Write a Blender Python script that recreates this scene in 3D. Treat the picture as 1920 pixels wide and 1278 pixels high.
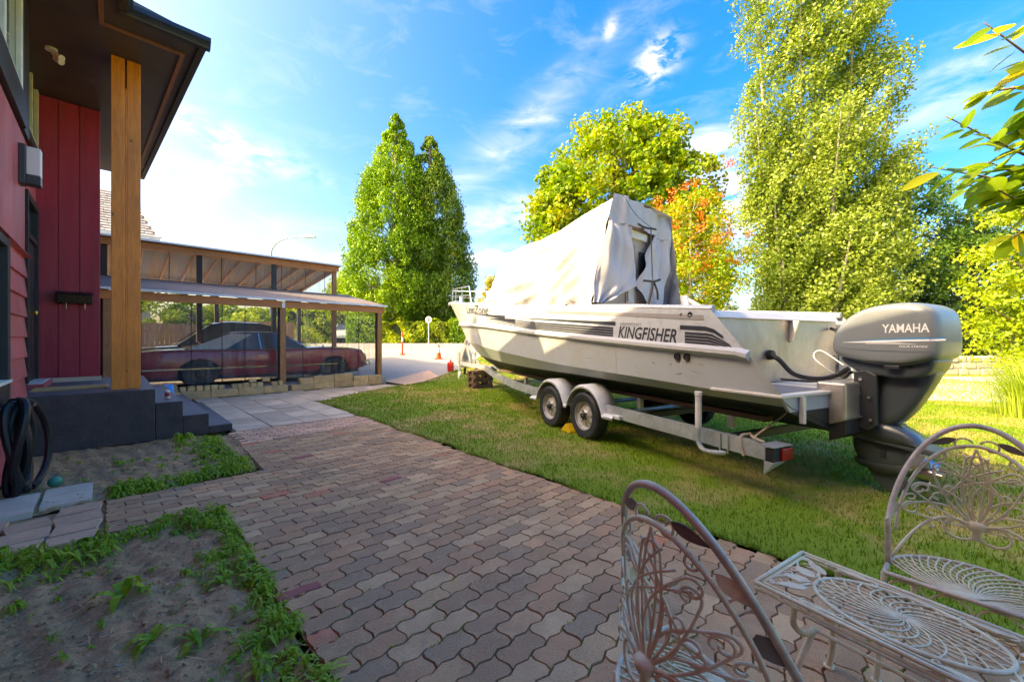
import bpy, math, random
import numpy as np
from mathutils import Vector, Matrix

# ------------------------------------------------------------------ scene, camera, light
for o in list(bpy.data.objects):
    bpy.data.objects.remove(o, do_unlink=True)
S = bpy.context.scene
COL = S.collection
R = math.radians
PI = math.pi
rnd = random.Random(7)
rng = np.random.default_rng(11)

cam_d = bpy.data.cameras.new('camera')
cam_d.sensor_width = 36.0
cam_d.lens = 13.99
cam_d.clip_start = 0.05
cam_d.clip_end = 2000
cam = bpy.data.objects.new('camera', cam_d)
cam.location = (0, 0, 1.4)
cam.rotation_euler = (R(90), 0, 0)
COL.objects.link(cam)
S.camera = cam

SUN_PSI, SUN_EL = R(20), R(38)
SUN = Vector((-math.cos(SUN_PSI)*math.cos(SUN_EL), -math.sin(SUN_PSI)*math.cos(SUN_EL), math.sin(SUN_EL)))

W = bpy.data.worlds.new('World')
S.world = W
W.use_nodes = True
nt = W.node_tree
nt.nodes.clear()


class NB:
    """small node builder"""
    def __init__(self, nt):
        self.nt = nt
    def n(self, t, **kw):
        nd = self.nt.nodes.new(t)
        for k, v in kw.items():
            setattr(nd, k, v)
        return nd
    def put(self, sock, val):
        if hasattr(val, 'is_linked') or hasattr(val, 'links'):
            self.nt.links.new(val, sock)
        else:
            sock.default_value = val
    def math(self, op, a, b=None, c=None, clamp=False):
        nd = self.n('ShaderNodeMath', operation=op)
        nd.use_clamp = clamp
        self.put(nd.inputs[0], a)
        if b is not None:
            self.put(nd.inputs[1], b)
        if c is not None:
            self.put(nd.inputs[2], c)
        return nd.outputs[0]
    def mix(self, fac, a, b, mode='MIX'):
        nd = self.n('ShaderNodeMix', data_type='RGBA', blend_type=mode)
        self.put(nd.inputs[0], fac)
        for s, v in ((nd.inputs[6], a), (nd.inputs[7], b)):
            if isinstance(v, (tuple, list)):
                s.default_value = (v[0], v[1], v[2], 1)
            else:
                self.put(s, v)
        return nd.outputs[2]
    def ramp(self, fac, stops, interp='LINEAR'):
        nd = self.n('ShaderNodeValToRGB')
        cr = nd.color_ramp
        cr.interpolation = interp
        while len(cr.elements) < len(stops):
            cr.elements.new(0.5)
        for e, (p, c) in zip(cr.elements, stops):
            e.position = p
            e.color = (c[0], c[1], c[2], 1) if isinstance(c, (tuple, list)) else (c, c, c, 1)
        self.put(nd.inputs[0], fac)
        return nd.outputs[0]
    def noise(self, vec, scale, detail=4, rough=.55, dist=0.0, out='Fac'):
        nd = self.n('ShaderNodeTexNoise')
        if vec is not None:
            self.nt.links.new(vec, nd.inputs['Vector'])
        nd.inputs['Scale'].default_value = scale
        nd.inputs['Detail'].default_value = detail
        nd.inputs['Roughness'].default_value = rough
        nd.inputs['Distortion'].default_value = dist
        return nd.outputs[out]
    def mapping(self, vec, scale=(1, 1, 1), rot=(0, 0, 0), loc=(0, 0, 0)):
        nd = self.n('ShaderNodeMapping')
        self.nt.links.new(vec, nd.inputs[0])
        nd.inputs['Location'].default_value = loc
        nd.inputs['Rotation'].default_value = rot
        nd.inputs['Scale'].default_value = scale
        return nd.outputs[0]


def build_world():
    b = NB(nt)
    out = b.n('ShaderNodeOutputWorld')
    bg = b.n('ShaderNodeBackground')
    nt.links.new(bg.outputs[0], out.inputs[0])
    bg.inputs[1].default_value = SKY_STRENGTH
    sky = b.n('ShaderNodeTexSky', sky_type='NISHITA')
    sky.sun_disc = False
    sky.sun_elevation = SUN_EL
    sky.sun_rotation = math.atan2(SUN.x, SUN.y)
    sky.air_density = 1.0
    sky.dust_density = 5.2
    sky.ozone_density = 3.0
    # clouds: thin wisps placed by compass direction and height
    tc = b.n('ShaderNodeTexCoord')
    sep = b.n('ShaderNodeSeparateXYZ')
    nt.links.new(tc.outputs['Generated'], sep.inputs[0])
    az = b.math('ARCTAN2', sep.outputs[0], sep.outputs[1])
    el = b.math('ARCSINE', sep.outputs[2])
    comb = b.n('ShaderNodeCombineXYZ')
    nt.links.new(az, comb.inputs[0]); nt.links.new(el, comb.inputs[1])
    uv = comb.outputs[0]
    wisp = b.noise(b.mapping(uv, (2.2, 6.0, 1), (0, 0, R(18))), 3.0, 7, .62, .6)
    wisp2 = b.noise(b.mapping(uv, (5, 11, 1), (0, 0, R(12))), 3.0, 6, .6, .4)
    base = b.ramp(wisp, [(.52, 0.0), (.80, 1.0)])
    low = b.ramp(el, [(.0, .2), (.35, .5), (.8, .6)])
    total = b.math('MULTIPLY', b.math("MULTIPLY", base, low), .22)
    def spot(a0, e0, ra, re, rot, amp, lo=.36, hi=.72, tex=None):
        da = b.math('SUBTRACT', az, a0); de = b.math('SUBTRACT', el, e0)
        c, s_ = math.cos(rot), math.sin(rot)
        p = b.math('ADD', b.math('MULTIPLY', da, c / ra), b.math('MULTIPLY', de, s_ / ra))
        q = b.math('SUBTRACT', b.math('MULTIPLY', de, c / re), b.math('MULTIPLY', da, s_ / re))
        d2 = b.math('ADD', b.math('MULTIPLY', p, p), b.math('MULTIPLY', q, q))
        g = b.math('POWER', 2.718, b.math('MULTIPLY', d2, -1.0))
        t = b.ramp(tex if tex is not None else wisp, [(lo, 0.0), (hi, 1.0)])
        return b.math('MULTIPLY', b.math('MULTIPLY', g, t), amp * .8)
    # azimuth = atan(dx/f), elevation = atan(dz/len)
    spots = [(0.02, .485, .24, .042, R(33), .62, .30, .74, wisp),      # long diagonal streak
             (-.62, .385, .15, .030, R(-12), .55, .38, .62, wisp2),   # wisp by the eave
             (-.66, .305, .10, .035, R(20), .45, .40, .66, wisp2),
             (-.70, .245, .30, .030, R(0), .15, .34, .66, wisp),
             (-.02, .305, .13, .036, R(8), .85, .33, .60, wisp),
             (-.04, .205, .10, .026, R(5), .85, .34, .60, wisp2),
             (.35, .585, .045, .030, R(20), 1.2, .42, .58, wisp2),     # small bright puff
             (.24, .650, .018, .012, R(40), .8, .40, .60, wisp2),
             (.47, .40, .10, .055, R(5), .8, .34, .62, wisp),
             (.50, .285, .10, .07, R(0), 1.1, .36, .58, wisp2),
             (.82, .40, .16, .05, R(12), .45, .34, .66, wisp),
             (-.42, .18, .30, .04, R(0), .3, .36, .62, wisp)]
    for sp in spots:
        total = b.math('ADD', total, spot(*sp))
    total = b.math('MINIMUM', total, .93)
    col = b.mix(total, sky.outputs[0], CLOUD_COL)
    # polarised look of the photograph's sky: slightly deeper blue
    hsv = b.n('ShaderNodeHueSaturation')
    hsv.inputs['Saturation'].default_value = 1.60
    hsv.inputs['Value'].default_value = 1.0
    hsv.inputs['Hue'].default_value = .512
    nt.links.new(sky.outputs[0], hsv.inputs['Color'])
    col = b.mix(total, hsv.outputs[0], CLOUD_COL)
    nt.links.new(col, bg.inputs[0])


SKY_STRENGTH = 0.15
CLOUD_COL = (2.7, 2.65, 2.6)
build_world()

sun_d = bpy.data.lights.new('sun', 'SUN')
sun_d.energy = 2.05
sun_d.angle = R(0.5)
sun_d.color = (1.0, .86, .64)
sun = bpy.data.objects.new('sun', sun_d)
sun.rotation_euler = (-SUN).to_track_quat('-Z', 'Y').to_euler()
COL.objects.link(sun)

S.render.engine = 'CYCLES'
S.render.resolution_x = 1024
S.render.resolution_y = 681
S.view_settings.view_transform = 'Standard'
S.view_settings.look = 'None'
S.view_settings.exposure = 2.30
S.view_settings.gamma = 1.0
S.view_settings.use_curve_mapping = False
S.view_settings.use_white_balance = True          # camera set for open shade
S.view_settings.white_balance_temperature = 9000
S.view_settings.white_balance_tint = 8
try:
    S.cycles.max_bounces = 6
    S.cycles.diffuse_bounces = 3
    S.cycles.glossy_bounces = 3
    S.cycles.transmission_bounces = 3
    S.cycles.transparent_max_bounces = 12
    S.cycles.caustics_reflective = False
    S.cycles.caustics_refractive = False
except Exception:
    pass

# ------------------------------------------------------------------ frames (metres)
s45 = math.sqrt(.5)
HF = Matrix.Rotation(R(45), 4, 'Z')          # house frame: x = out from the wall (b), y = along the wall (a)
BF = Matrix.Rotation(R(26.4), 4, 'Z')        # boat frame: x = across, y = towards the bow
BF_INV = BF.inverted()
IDT = Matrix.Identity(4)


def hw(b, a, z=0.0):
    return HF @ Vector((b, a, z))


def bw(u, v, z=0.0):
    return BF @ Vector((u, v, z))


def sstep(a, b, x):
    t = min(1.0, max(0.0, (x - a) / (b - a)))
    return t * t * (3 - 2 * t)


def gz(X, Y):
    """height of the land: level yard, rising driveway towards the street"""
    b, a = (X + Y) * s45, (Y - X) * s45
    d = 0.35 * X * -0.0 + Y
    m = 1.0 - sstep(1.0, 9.0, X)
    z = 0.0
    if d > 13.8:
        z += min(1.24, (d - 13.8) * .105) * m
    # level pad under the carport
    k = sstep(-3.2, -4.6, X) if False else 0.0
    return z
# ------------------------------------------------------------------ materials
MATS = {}


def new_mat(name):
    m = bpy.data.materials.new(name)
    m.use_nodes = True
    t = m.node_tree
    t.nodes.clear()
    b = NB(t)
    out = b.n('ShaderNodeOutputMaterial')
    p = b.n('ShaderNodeBsdfPrincipled')
    t.links.new(p.outputs[0], out.inputs[0])
    MATS[name] = m
    return m, b, p, out


def vec_of(b, space):
    if space == 'world':
        return b.n('ShaderNodeNewGeometry').outputs['Position']
    return b.n('ShaderNodeTexCoord').outputs['Object']


def M(name, col, rough=.6, metal=0.0, var=.18, scale=8.0, stretch=(1, 1, 1), bump=0.0, bscale=60.0,
      dirt=None, dirt_amt=.35, dirt_scale=2.0, spec=.5, space='world', rvar=.08, island=0.0, objrand=0.0, coat=0.0):
    """principled with mottled colour, optional blotchy dirt, fine bump"""
    m, b, p, out = new_mat(name)
    v = b.mapping(vec_of(b, space), stretch)
    n1 = b.noise(v, scale, 6, .6)
    n2 = b.noise(v, scale * 6.3, 4, .6)
    f = b.math('ADD', b.math('MULTIPLY', n1, .65), b.math('MULTIPLY', n2, .35))
    lo = tuple(c * (1 - var) for c in col)
    hi = tuple(min(1, c * (1 + var)) for c in col)
    c = b.mix(b.ramp(f, [(.3, 0.0), (.7, 1.0)]), lo, hi)
    if island:
        r = b.n('ShaderNodeNewGeometry').outputs['Random Per Island']
        c = b.mix(1.0, c, b.ramp(r, [(0, 1 - island), (1, 1 + island)]), 'MULTIPLY')
    if objrand:
        r = b.n('ShaderNodeObjectInfo').outputs['Random']
        c = b.mix(1.0, c, b.ramp(r, [(0, 1 - objrand), (1, 1 + objrand)]), 'MULTIPLY')
    if dirt:
        d = b.ramp(b.noise(v, dirt_scale, 7, .65, .5), [(.47, 0.0), (.70, dirt_amt)])
        c = b.mix(d, c, dirt)
    b.nt.links.new(c, p.inputs['Base Color'])
    rr = b.math('ADD', b.math('MULTIPLY', n2, rvar * 2), rough - rvar, clamp=True)
    b.nt.links.new(rr, p.inputs['Roughness'])
    p.inputs['Metallic'].default_value = metal
    p.inputs['Specular IOR Level'].default_value = spec
    if coat:
        p.inputs['Coat Weight'].default_value = coat
        p.inputs['Coat Roughness'].default_value = .06
    if bump:
        bp = b.n('ShaderNodeBump')
        bp.inputs['Strength'].default_value = bump
        bp.inputs['Distance'].default_value = .01
        b.nt.links.new(b.noise(v, bscale, 5, .6), bp.inputs['Height'])
        b.nt.links.new(bp.outputs[0], p.inputs['Normal'])
    return m


LEAF_GAIN = 1.7


def leafmat(name, cols, trans=.35, rough=.5, big=0.25, patch=None):
    """leaf: colour differs from leaf to leaf and from spray to spray; light passes through"""
    m, b, p, out = new_mat(name)
    g = b.n('ShaderNodeNewGeometry')
    r = g.outputs['Random Per Island']
    n = b.noise(g.outputs['Position'], big, 3, .6)
    f = b.math('ADD', b.math('MULTIPLY', r, .55), b.math('MULTIPLY', b.ramp(n, [(.35, 0.0), (.65, 1.0)]), .45))
    cols = [tuple(x * LEAF_GAIN for x in c) for c in cols]
    k = len(cols)
    c = b.ramp(f, [(i / (k - 1), cols[i]) for i in range(k)])
    if patch:
        pc, sc, lo, hi = patch
        c = b.mix(b.ramp(b.noise(g.outputs['Position'], sc, 2, .5), [(lo, 0.0), (hi, 1.0)]), c, pc)
    b.nt.links.new(c, p.inputs['Base Color'])
    p.inputs['Roughness'].default_value = rough
    p.inputs['Specular IOR Level'].default_value = .35
    tr = b.n('ShaderNodeBsdfTranslucent')
    hs = b.n('ShaderNodeHueSaturation')
    hs.inputs['Value'].default_value = 1.25
    hs.inputs['Saturation'].default_value = 1.1
    b.nt.links.new(c, hs.inputs['Color'])
    b.nt.links.new(hs.outputs[0], tr.inputs['Color'])
    mx = b.n('ShaderNodeMixShader')
    mx.inputs[0].default_value = trans
    b.nt.links.new(p.outputs[0], mx.inputs[1])
    b.nt.links.new(tr.outputs[0], mx.inputs[2])
    b.nt.links.new(mx.outputs[0], out.inputs[0])
    return m


def wood(name, col, dark, scale=3.0, axis='Z', knots=True, rough=.55, amt=.6, space='world'):
    m, b, p, out = new_mat(name)
    st = {'Z': (9, 9, .55), 'X': (.55, 9, 9), 'Y': (9, .55, 9)}[axis]
    v = vec_of(b, space)
    g = b.noise(b.mapping(v, st), scale, 6, .6, 1.2)
    g2 = b.noise(b.mapping(v, tuple(k * 5 for k in st)), scale, 3, .6)
    blot = b.noise(v, 1.6, 5, .6)
    f = b.math('ADD', b.math('MULTIPLY', g, .6), b.math('MULTIPLY', g2, .4))
    c = b.mix(b.ramp(f, [(.42, 0.0), (.66, amt)]), col, dark)
    c = b.mix(b.ramp(blot, [(.45, 0.0), (.7, .55)]), c, tuple(x * .55 for x in col))
    if knots:
        vo = b.n('ShaderNodeTexVoronoi')
        vo.inputs['Scale'].default_value = 1.7
        b.nt.links.new(b.mapping(v, (2.2, 2.2, 1.5)), vo.inputs['Vector'])
        c = b.mix(b.ramp(vo.outputs['Distance'], [(.03, .85), (.09, 0.0)]), c, tuple(x * .35 for x in dark))
    b.nt.links.new(c, p.inputs['Base Color'])
    p.inputs['Roughness'].default_value = rough
    bp = b.n('ShaderNodeBump')
    bp.inputs['Strength'].default_value = .25
    bp.inputs['Distance'].default_value = .006
    b.nt.links.new(f, bp.inputs['Height'])
    b.nt.links.new(bp.outputs[0], p.inputs['Normal'])
    return m


def make_materials():
    M('siding', (.54, .105, .115), .55, var=.28, scale=3.5, stretch=(1, 1, .35), bump=.25, bscale=40,
      dirt=(.55, .22, .20), dirt_amt=.55, dirt_scale=2.6, objrand=.12)
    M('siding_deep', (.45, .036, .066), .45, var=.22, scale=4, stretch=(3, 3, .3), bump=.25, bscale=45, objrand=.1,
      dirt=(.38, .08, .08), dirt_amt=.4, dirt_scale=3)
    M('soffit', (.055, .042, .034), .45, var=.35, scale=2.2, dirt=(.075, .06, .05), dirt_amt=.7, dirt_scale=1.3, bump=.15, bscale=30)
    M('black_trim', (.022, .022, .024), .5, var=.3, scale=6, bump=.1)
    M('gutter', (.020, .024, .028), .3, var=.2, scale=5)
    M('copper_trim', (.24, .10, .05), .45, var=.25, scale=9, stretch=(1, 1, 3))
    M('cream_paint', (.62, .60, .40), .5, var=.1, scale=5, dirt=(.4, .36, .22), dirt_amt=.4)
    M('white_paint', (.78, .77, .72), .5, var=.06, scale=6, dirt=(.5, .45, .36), dirt_amt=.3)
    M('render_black', (.065, .06, .056), .75, var=.4, scale=5, bump=.6, bscale=26, dirt=(.075, .07, .062), dirt_amt=.7, dirt_scale=3.5)
    M('porch_top_skylit', (.10, .105, .115), .55, var=.25, scale=3, bump=.1, dirt=(.11, .11, .11), dirt_amt=.5)  # sky light on the porch tops put into the colour: lighter, bluer
    wood('post_wood', (.95, .33, .05), (.56, .17, .03), 2.6, 'Z', True, .42, .8)
    wood('beam_wood', (.66, .25, .075), (.40, .14, .05), 3.0, 'X', False, .5, .7)
    wood('carport_post', (.52, .24, .085), (.11, .05, .022), 3.0, 'Z', True, .55, .7)
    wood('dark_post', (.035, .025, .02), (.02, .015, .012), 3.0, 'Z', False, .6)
    wood('rafter_wood', (.60, .32, .13), (.2, .11, .05), 3.0, 'Y', True, .6)
    wood('fence_grey', (.26, .215, .165), (.12, .10, .08), 3.0, 'Z', True, .8)
    wood('fence_tan', (.40, .23, .11), (.22, .12, .06), 3.0, 'Z', True, .75)
    wood('crib_wood', (.16, .10, .065), (.06, .045, .035), 4.0, 'X', True, .85)
    M('mat_fibre', (.66, .43, .17), .95, var=.35, scale=60, bump=.5, bscale=200)
    M('mailbox', (.010, .011, .011), .25, var=.2)
    M('lamp_dark', (.05, .055, .06), .4)
    M('lamp_white', (.78, .78, .76), .35, var=.04)
    M('brass', (.75, .55, .18), .28, 1.0, var=.1)
    M('black_rubber', (.013, .014, .016), .42, var=.3, scale=15, spec=.4)
    M('green_plastic', (.02, .30, .19), .35, var=.15)
    M('blue_tarp', (.02, .36, .78), .5, var=.12, scale=12, bump=.3, bscale=25)
    M('can_white', (.75, .68, .62), .3, var=.05)
    M('can_red', (.45, .05, .04), .3)
    # roofs / carport
    M('shingle', (.46, .40, .34), .9, var=.3, scale=8, objrand=.22, island=.22, bump=.3)
    M('roof_dark', (.085, .10, .115), .75, var=.25, scale=3, bump=.3, bscale=50)
    M('roof_felt', (.19, .155, .135), .8, var=.2, scale=4, bump=.3, bscale=50)
    M('white_edge', (.80, .80, .80), .4, var=.06)
    M('panel_grey', (.30, .225, .155), .55, var=.3, scale=2.5, stretch=(1, 6, 1))
    # stone
    M('block', (.70, .48, .22), .9, var=.28, scale=6, bump=.7, bscale=35, objrand=.14, dirt=(.28, .26, .18), dirt_amt=.5, dirt_scale=5)
    M('slab', (.64, .48, .32), .75, var=.22, scale=2.5, bump=.3, bscale=50, objrand=.22, dirt=(.42, .30, .195), dirt_amt=.7, dirt_scale=2.2)
    M('tile_grey', (.68, .60, .45), .6, var=.1, scale=5, bump=.15, dirt=(.3, .3, .26), dirt_amt=.4, objrand=.05)
    M('flagstone', (.70, .43, .26), .85, var=.22, scale=5, bump=.5, bscale=30, objrand=.16)
    M('small_brick', (.72, .42, .25), .85, var=.2, scale=9, bump=.4, bscale=45, objrand=.25)
    M('joint', (.40, .27, .14), 1.0, var=.4, scale=15, bump=.8, bscale=60, dirt=(.06, .10, .02), dirt_amt=.75, dirt_scale=5)
    M('concrete_lane', (.36, .33, .29), .85, var=.12, scale=1.2, bump=.2, bscale=30, dirt=(.27, .245, .22), dirt_amt=.5, dirt_scale=.6)
    M('street', (.30, .28, .26), .85, var=.1, scale=1.5, bump=.2, bscale=40)
    M('gravel', (.52, .47, .40), .95, var=.4, scale=9, bump=.9, bscale=30)
    M('soil', (.43, .265, .125), 1.0, var=.55, scale=16, bump=1.0, bscale=32, dirt=(.58, .38, .19), dirt_amt=.7, dirt_scale=2.2)
    M('pebble', (.30, .25, .20), .9, var=.5, scale=30, island=.5)
    M('straw', (.46, .34, .17), .9, var=.3, scale=30, island=.35)
    M('old_wood_bit', (.14, .10, .07), .9, var=.4, island=.4)
    # boat
    M('hull_white', (.42, .455, .48), .32, var=.06, scale=1.6, dirt=(.40, .37, .30), dirt_amt=.55, dirt_scale=2.4, coat=.2, bump=.06, bscale=3.5)
    M('hull_light', (.47, .505, .535), .28, var=.05, scale=1.4, dirt=(.44, .42, .38), dirt_amt=.45, dirt_scale=2.6, coat=.2, bump=.06, bscale=3.5)
    M('hull_black', (.016, .016, .017), .55, var=.5, scale=3, dirt=(.07, .06, .05), dirt_amt=.7, dirt_scale=3)
    M('hull_rail', (.50, .50, .49), .35, var=.08, scale=3)
    M('gun_grey', (.29, .28, .28), .4, var=.1, scale=4)
    M('decal_dark', (.030, .035, .045), .4, var=.15)
    M('decal_grey', (.22, .23, .24), .4, var=.12)
    M('alu', (.50, .45, .40), .42, .75, var=.22, scale=2.2, stretch=(1, 1, .6), dirt=(.26, .22, .18), dirt_amt=.65, dirt_scale=1.8)
    M('alu_top', (.74, .69, .62), .4, .25, var=.1, scale=3)
    M('deck_grey', (.17, .175, .185), .75, var=.2, scale=8, bump=.3)
    M('cabin_tan', (.40, .315, .245), .5, var=.1, scale=2.5, dirt=(.2, .14, .1), dirt_amt=.5, dirt_scale=1.8)
    M('cabin_light', (.62, .60, .54), .4, var=.06)
    M('glass_dark', (.03, .035, .04), .08, var=.1)
    m = M('canvas', (.41, .41, .425), .85, var=.04, scale=3, bump=.35, bscale=10, dirt=(.52, .50, .48), dirt_amt=.35, dirt_scale=1.2)
    M('strap_black', (.012, .012, .013), .6)
    M('rope', (.42, .35, .25), .9, var=.3, scale=40, bump=.5, bscale=150)
    M('stainless', (.74, .72, .69), .25, 1.0, var=.08)
    M('galv', (.60, .63, .64), .45, .65, var=.22, scale=6, dirt=(.30, .32, .33), dirt_amt=.6, dirt_scale=5)
    M('fender', (.70, .71, .71), .5, .15, var=.1, scale=5, dirt=(.36, .36, .34), dirt_amt=.5, dirt_scale=4)
    M('tyre', (.016, .018, .021), .65, var=.3, scale=10, dirt=(.05, .05, .05), dirt_amt=.5, dirt_scale=6)
    M('rim', (.56, .54, .50), .45, .2, var=.12, scale=12, dirt=(.22, .17, .12), dirt_amt=.7, dirt_scale=9)
    M('hub', (.06, .055, .05), .5, .5)
    M('pvc', (.76, .74, .69), .4, var=.05, scale=6, dirt=(.48, .40, .28), dirt_amt=.5, dirt_scale=7)
    M('rust', (.25, .12, .06), .9, var=.4, scale=12)
    M('red_lens', (.42, .012, .012), .15, var=.1)
    M('yellow_plastic', (.75, .46, .02), .45, var=.12)
    # outboard
    M('cowl', (.19, .215, .23), .34, .0, var=.05, scale=2, coat=.25, rvar=.03)
    M('motor_grey', (.060, .075, .090), .36, .1, var=.10, scale=3, coat=.3, rvar=.04)
    M('motor_dark', (.035, .040, .046), .4, .2, var=.15, scale=5)
    M('motor_text', (.86, .86, .85), .35, var=.02)
    M('motor_blue', (.03, .25, .52), .35, var=.02)
    M('prop_steel', (.55, .54, .52), .3, 1.0)
    # car
    M('car_red', (.52, .014, .03), .16, var=.06, scale=1.5, coat=1.0)
    M('car_roof', (.78, .72, .60), .4, var=.06)
    M('chrome', (.80, .79, .77), .12, 1.0, var=.03)
    M('car_glass', (.035, .05, .055), .05, var=.05, coat=.6)
    M('car_black', (.008, .009, .010), .12, var=.1, coat=1.0)
    M('car_inside', (.010, .010, .010), .8)
    M('car_white', (.72, .72, .70), .25, coat=.5)
    # wrought iron
    M('iron', (.90, .76, .50), .55, .1, var=.2, scale=12, bump=.2, bscale=80, dirt=(.40, .27, .17), dirt_amt=.28, dirt_scale=9)
    M('iron_grey', (.72, .60, .43), .5, .2, var=.15, scale=10, dirt=(.24, .21, .18), dirt_amt=.6, dirt_scale=9)
    M('iron_leaf', (.90, .74, .47), .5, .05, var=.15, scale=14, dirt=(.50, .27, .11), dirt_amt=.75, dirt_scale=7)
    M('iron_leaf_brown', (.21, .165, .12), .55, .1, var=.25, scale=14)
    # plants
    leafmat('leaf_conifer', [(.035, .085, .006), (.080, .165, .008), (.14, .235, .010), (.21, .285, .015)], .18, .55, .35)
    leafmat('leaf_pine', [(.030, .070, .010), (.065, .125, .014), (.115, .18, .018), (.24, .25, .02)], .18, .55, .5)
    leafmat('leaf_maple', [(.050, .105, .008), (.10, .175, .012), (.15, .215, .016), (.21, .23, .025), (.27, .18, .03)], .38, .5, .28)
    leafmat('leaf_rowan', [(.055, .13, .010), (.10, .18, .012), (.16, .22, .014), (.28, .24, .018), (.40, .16, .015)], .38, .5, .55)
    leafmat('leaf_poplar', [(.065, .105, .018), (.115, .165, .024), (.175, .225, .036), (.27, .31, .09)], .36, .42, .45)
    leafmat('leaf_green', [(.020, .060, .012), (.045, .105, .014), (.085, .15, .018), (.13, .19, .02)], .35, .5, .35)
    leafmat('leaf_dark', [(.015, .035, .010), (.028, .060, .012), (.055, .09, .016)], .25, .5, .35)
    leafmat('leaf_shrub', [(.070, .130, .010), (.135, .20, .014), (.21, .26, .018), (.30, .31, .03)], .35, .5, .6)
    leafmat('leaf_hedge', [(.05, .12, .008), (.10, .19, .010), (.17, .25, .014)], .3, .55, .6)
    leafmat('leaf_gold', [(.16, .16, .012), (.28, .25, .02), (.36, .28, .03)], .3, .55, .6)
    leafmat('leaf_big', [(.055, .115, .010), (.10, .175, .014), (.17, .235, .018), (.30, .28, .02)], .45, .4, 2.5)
    leafmat('weed', [(.075, .170, .010), (.125, .235, .014), (.19, .29, .02), (.25, .31, .035)], .35, .5, 1.5)
    leafmat('reed', [(.10, .17, .02), (.19, .26, .03), (.32, .35, .07)], .35, .5, 1.5)
    M('bark', (.15, .115, .085), .95, var=.4, scale=6, stretch=(1, 1, .3), bump=.8, bscale=20)
    M('bark_pale', (.34, .30, .24), .9, var=.3, scale=6, stretch=(1, 1, .3), bump=.5, bscale=20)
    M('twig', (.23, .15, .09), .9, var=.3)
    # street things
    M('orange_plastic', (.75, .10, .015), .45, var=.08)
    M('sign_back', (.66, .66, .62), .45, var=.06)
    M('lamp_metal', (.42, .44, .45), .4, .6)
    M('jerry_red', (.60, .025, .02), .35)
    M('grey_cloth', (.36, .34, .31), .9, var=.25, scale=7, bump=.5, bscale=20)
    M('chain_steel', (.35, .31, .27), .5, .7, var=.3)
    M('strap_yellow', (.62, .42, .10), .7)
    M('stucco', (.70, .68, .63), .85, var=.06, scale=5)
    M('window_dark', (.03, .04, .05), .06)
    M('wall_stone', (.50, .47, .43), .9, var=.3, scale=3, bump=.6, bscale=12, objrand=.2)
    # vinyl curtain
    m, b, p, out = new_mat('vinyl')
    v = b.mapping(vec_of(b, 'world'), (7, 7, .55))
    st = b.ramp(b.noise(v, 1.6, 4, .6, .5), [(.38, .10), (.70, .42)])
    tr = b.n('ShaderNodeBsdfTransparent')
    tr.inputs[0].default_value = (.86, .86, .85, 1)
    p.inputs['Base Color'].default_value = (.30, .30, .30, 1)
    p.inputs['Roughness'].default_value = .12
    mx = b.n('ShaderNodeMixShader')
    b.nt.links.new(st, mx.inputs[0])
    b.nt.links.new(tr.outputs[0], mx.inputs[1])
    b.nt.links.new(p.outputs[0], mx.inputs[2])
    b.nt.links.new(mx.outputs[0], out.inputs[0])
    # window glass of the house
    m, b, p, out = new_mat('pane')
    p.inputs['Base Color'].default_value = (.20, .25, .18, 1)
    p.inputs['Roughness'].default_value = .06
    p.inputs['Specular IOR Level'].default_value = .8
    # grass: base turf and blades share the dry patches
    for nm, isb in (('turf', False), ('grass_blade', True)):
        m, b, p, out = new_mat(nm)
        pos = vec_of(b, 'world')
        big = b.noise(b.mapping(pos, (1, 1, 0)), .55, 4, .62, .4)
        mid = b.noise(b.mapping(pos, (1, 1, 0)), 2.1, 4, .6)
        fine = b.noise(pos, 40 if not isb else 9, 3, .7)
        f = b.math('ADD', b.math('MULTIPLY', big, .6), b.math('MULTIPLY', mid, .4))
        green = b.mix(fine, (.11, .20, .012), (.24, .33, .022))
        dry = b.mix(fine, (.38, .28, .085), (.52, .37, .15))
        if isb:
            r = b.n('ShaderNodeNewGeometry').outputs['Random Per Island']
            green = b.mix(r, (.10, .21, .012), (.27, .37, .03))
            dry = b.mix(r, (.27, .28, .035), (.56, .41, .16))
        c = b.mix(b.ramp(f, [(.47, 0.0), (.58, .85)]), green, dry)
        b.nt.links.new(c, p.inputs['Base Color'])
        p.inputs['Roughness'].default_value = .75
        p.inputs['Specular IOR Level'].default_value = .25
        if isb:
            tr = b.n('ShaderNodeBsdfTranslucent')
            b.nt.links.new(c, tr.inputs[0])
            mx = b.n('ShaderNodeMixShader'); mx.inputs[0].default_value = .3
            b.nt.links.new(p.outputs[0], mx.inputs[1]); b.nt.links.new(tr.outputs[0], mx.inputs[2])
            b.nt.links.new(mx.outputs[0], out.inputs[0])
        else:
            bp = b.n('ShaderNodeBump'); bp.inputs['Strength'].default_value = .9; bp.inputs['Distance'].default_value = .02
            b.nt.links.new(fine, bp.inputs['Height']); b.nt.links.new(bp.outputs[0], p.inputs['Normal'])
    # pavers: greyed rose, brown, purple, now and then a fresh red one
    m, b, p, out = new_mat('paver')
    pos = vec_of(b, 'world')
    oi = b.n('ShaderNodeObjectInfo').outputs['Random']
    isl = b.n('ShaderNodeNewGeometry').outputs['Random Per Island']
    r = b.math('FRACT', b.math('ADD', b.math('MULTIPLY', oi, 7.13), b.math('MULTIPLY', isl, 5.37)))
    c = b.ramp(r, [(0, (.47, .27, .14)), (.14, (.62, .365, .18)), (.28, (.70, .385, .19)), (.40, (.50, .28, .15)),
                   (.52, (.68, .42, .215)), (.66, (.43, .275, .155)), (.76, (.60, .31, .155)), (.88, (.76, .47, .24)), (.975, (.72, .22, .11))], 'CONSTANT')
    blot = b.noise(pos, 2.0, 6, .65)
    sp = b.noise(pos, 160, 3, .7)
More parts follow.
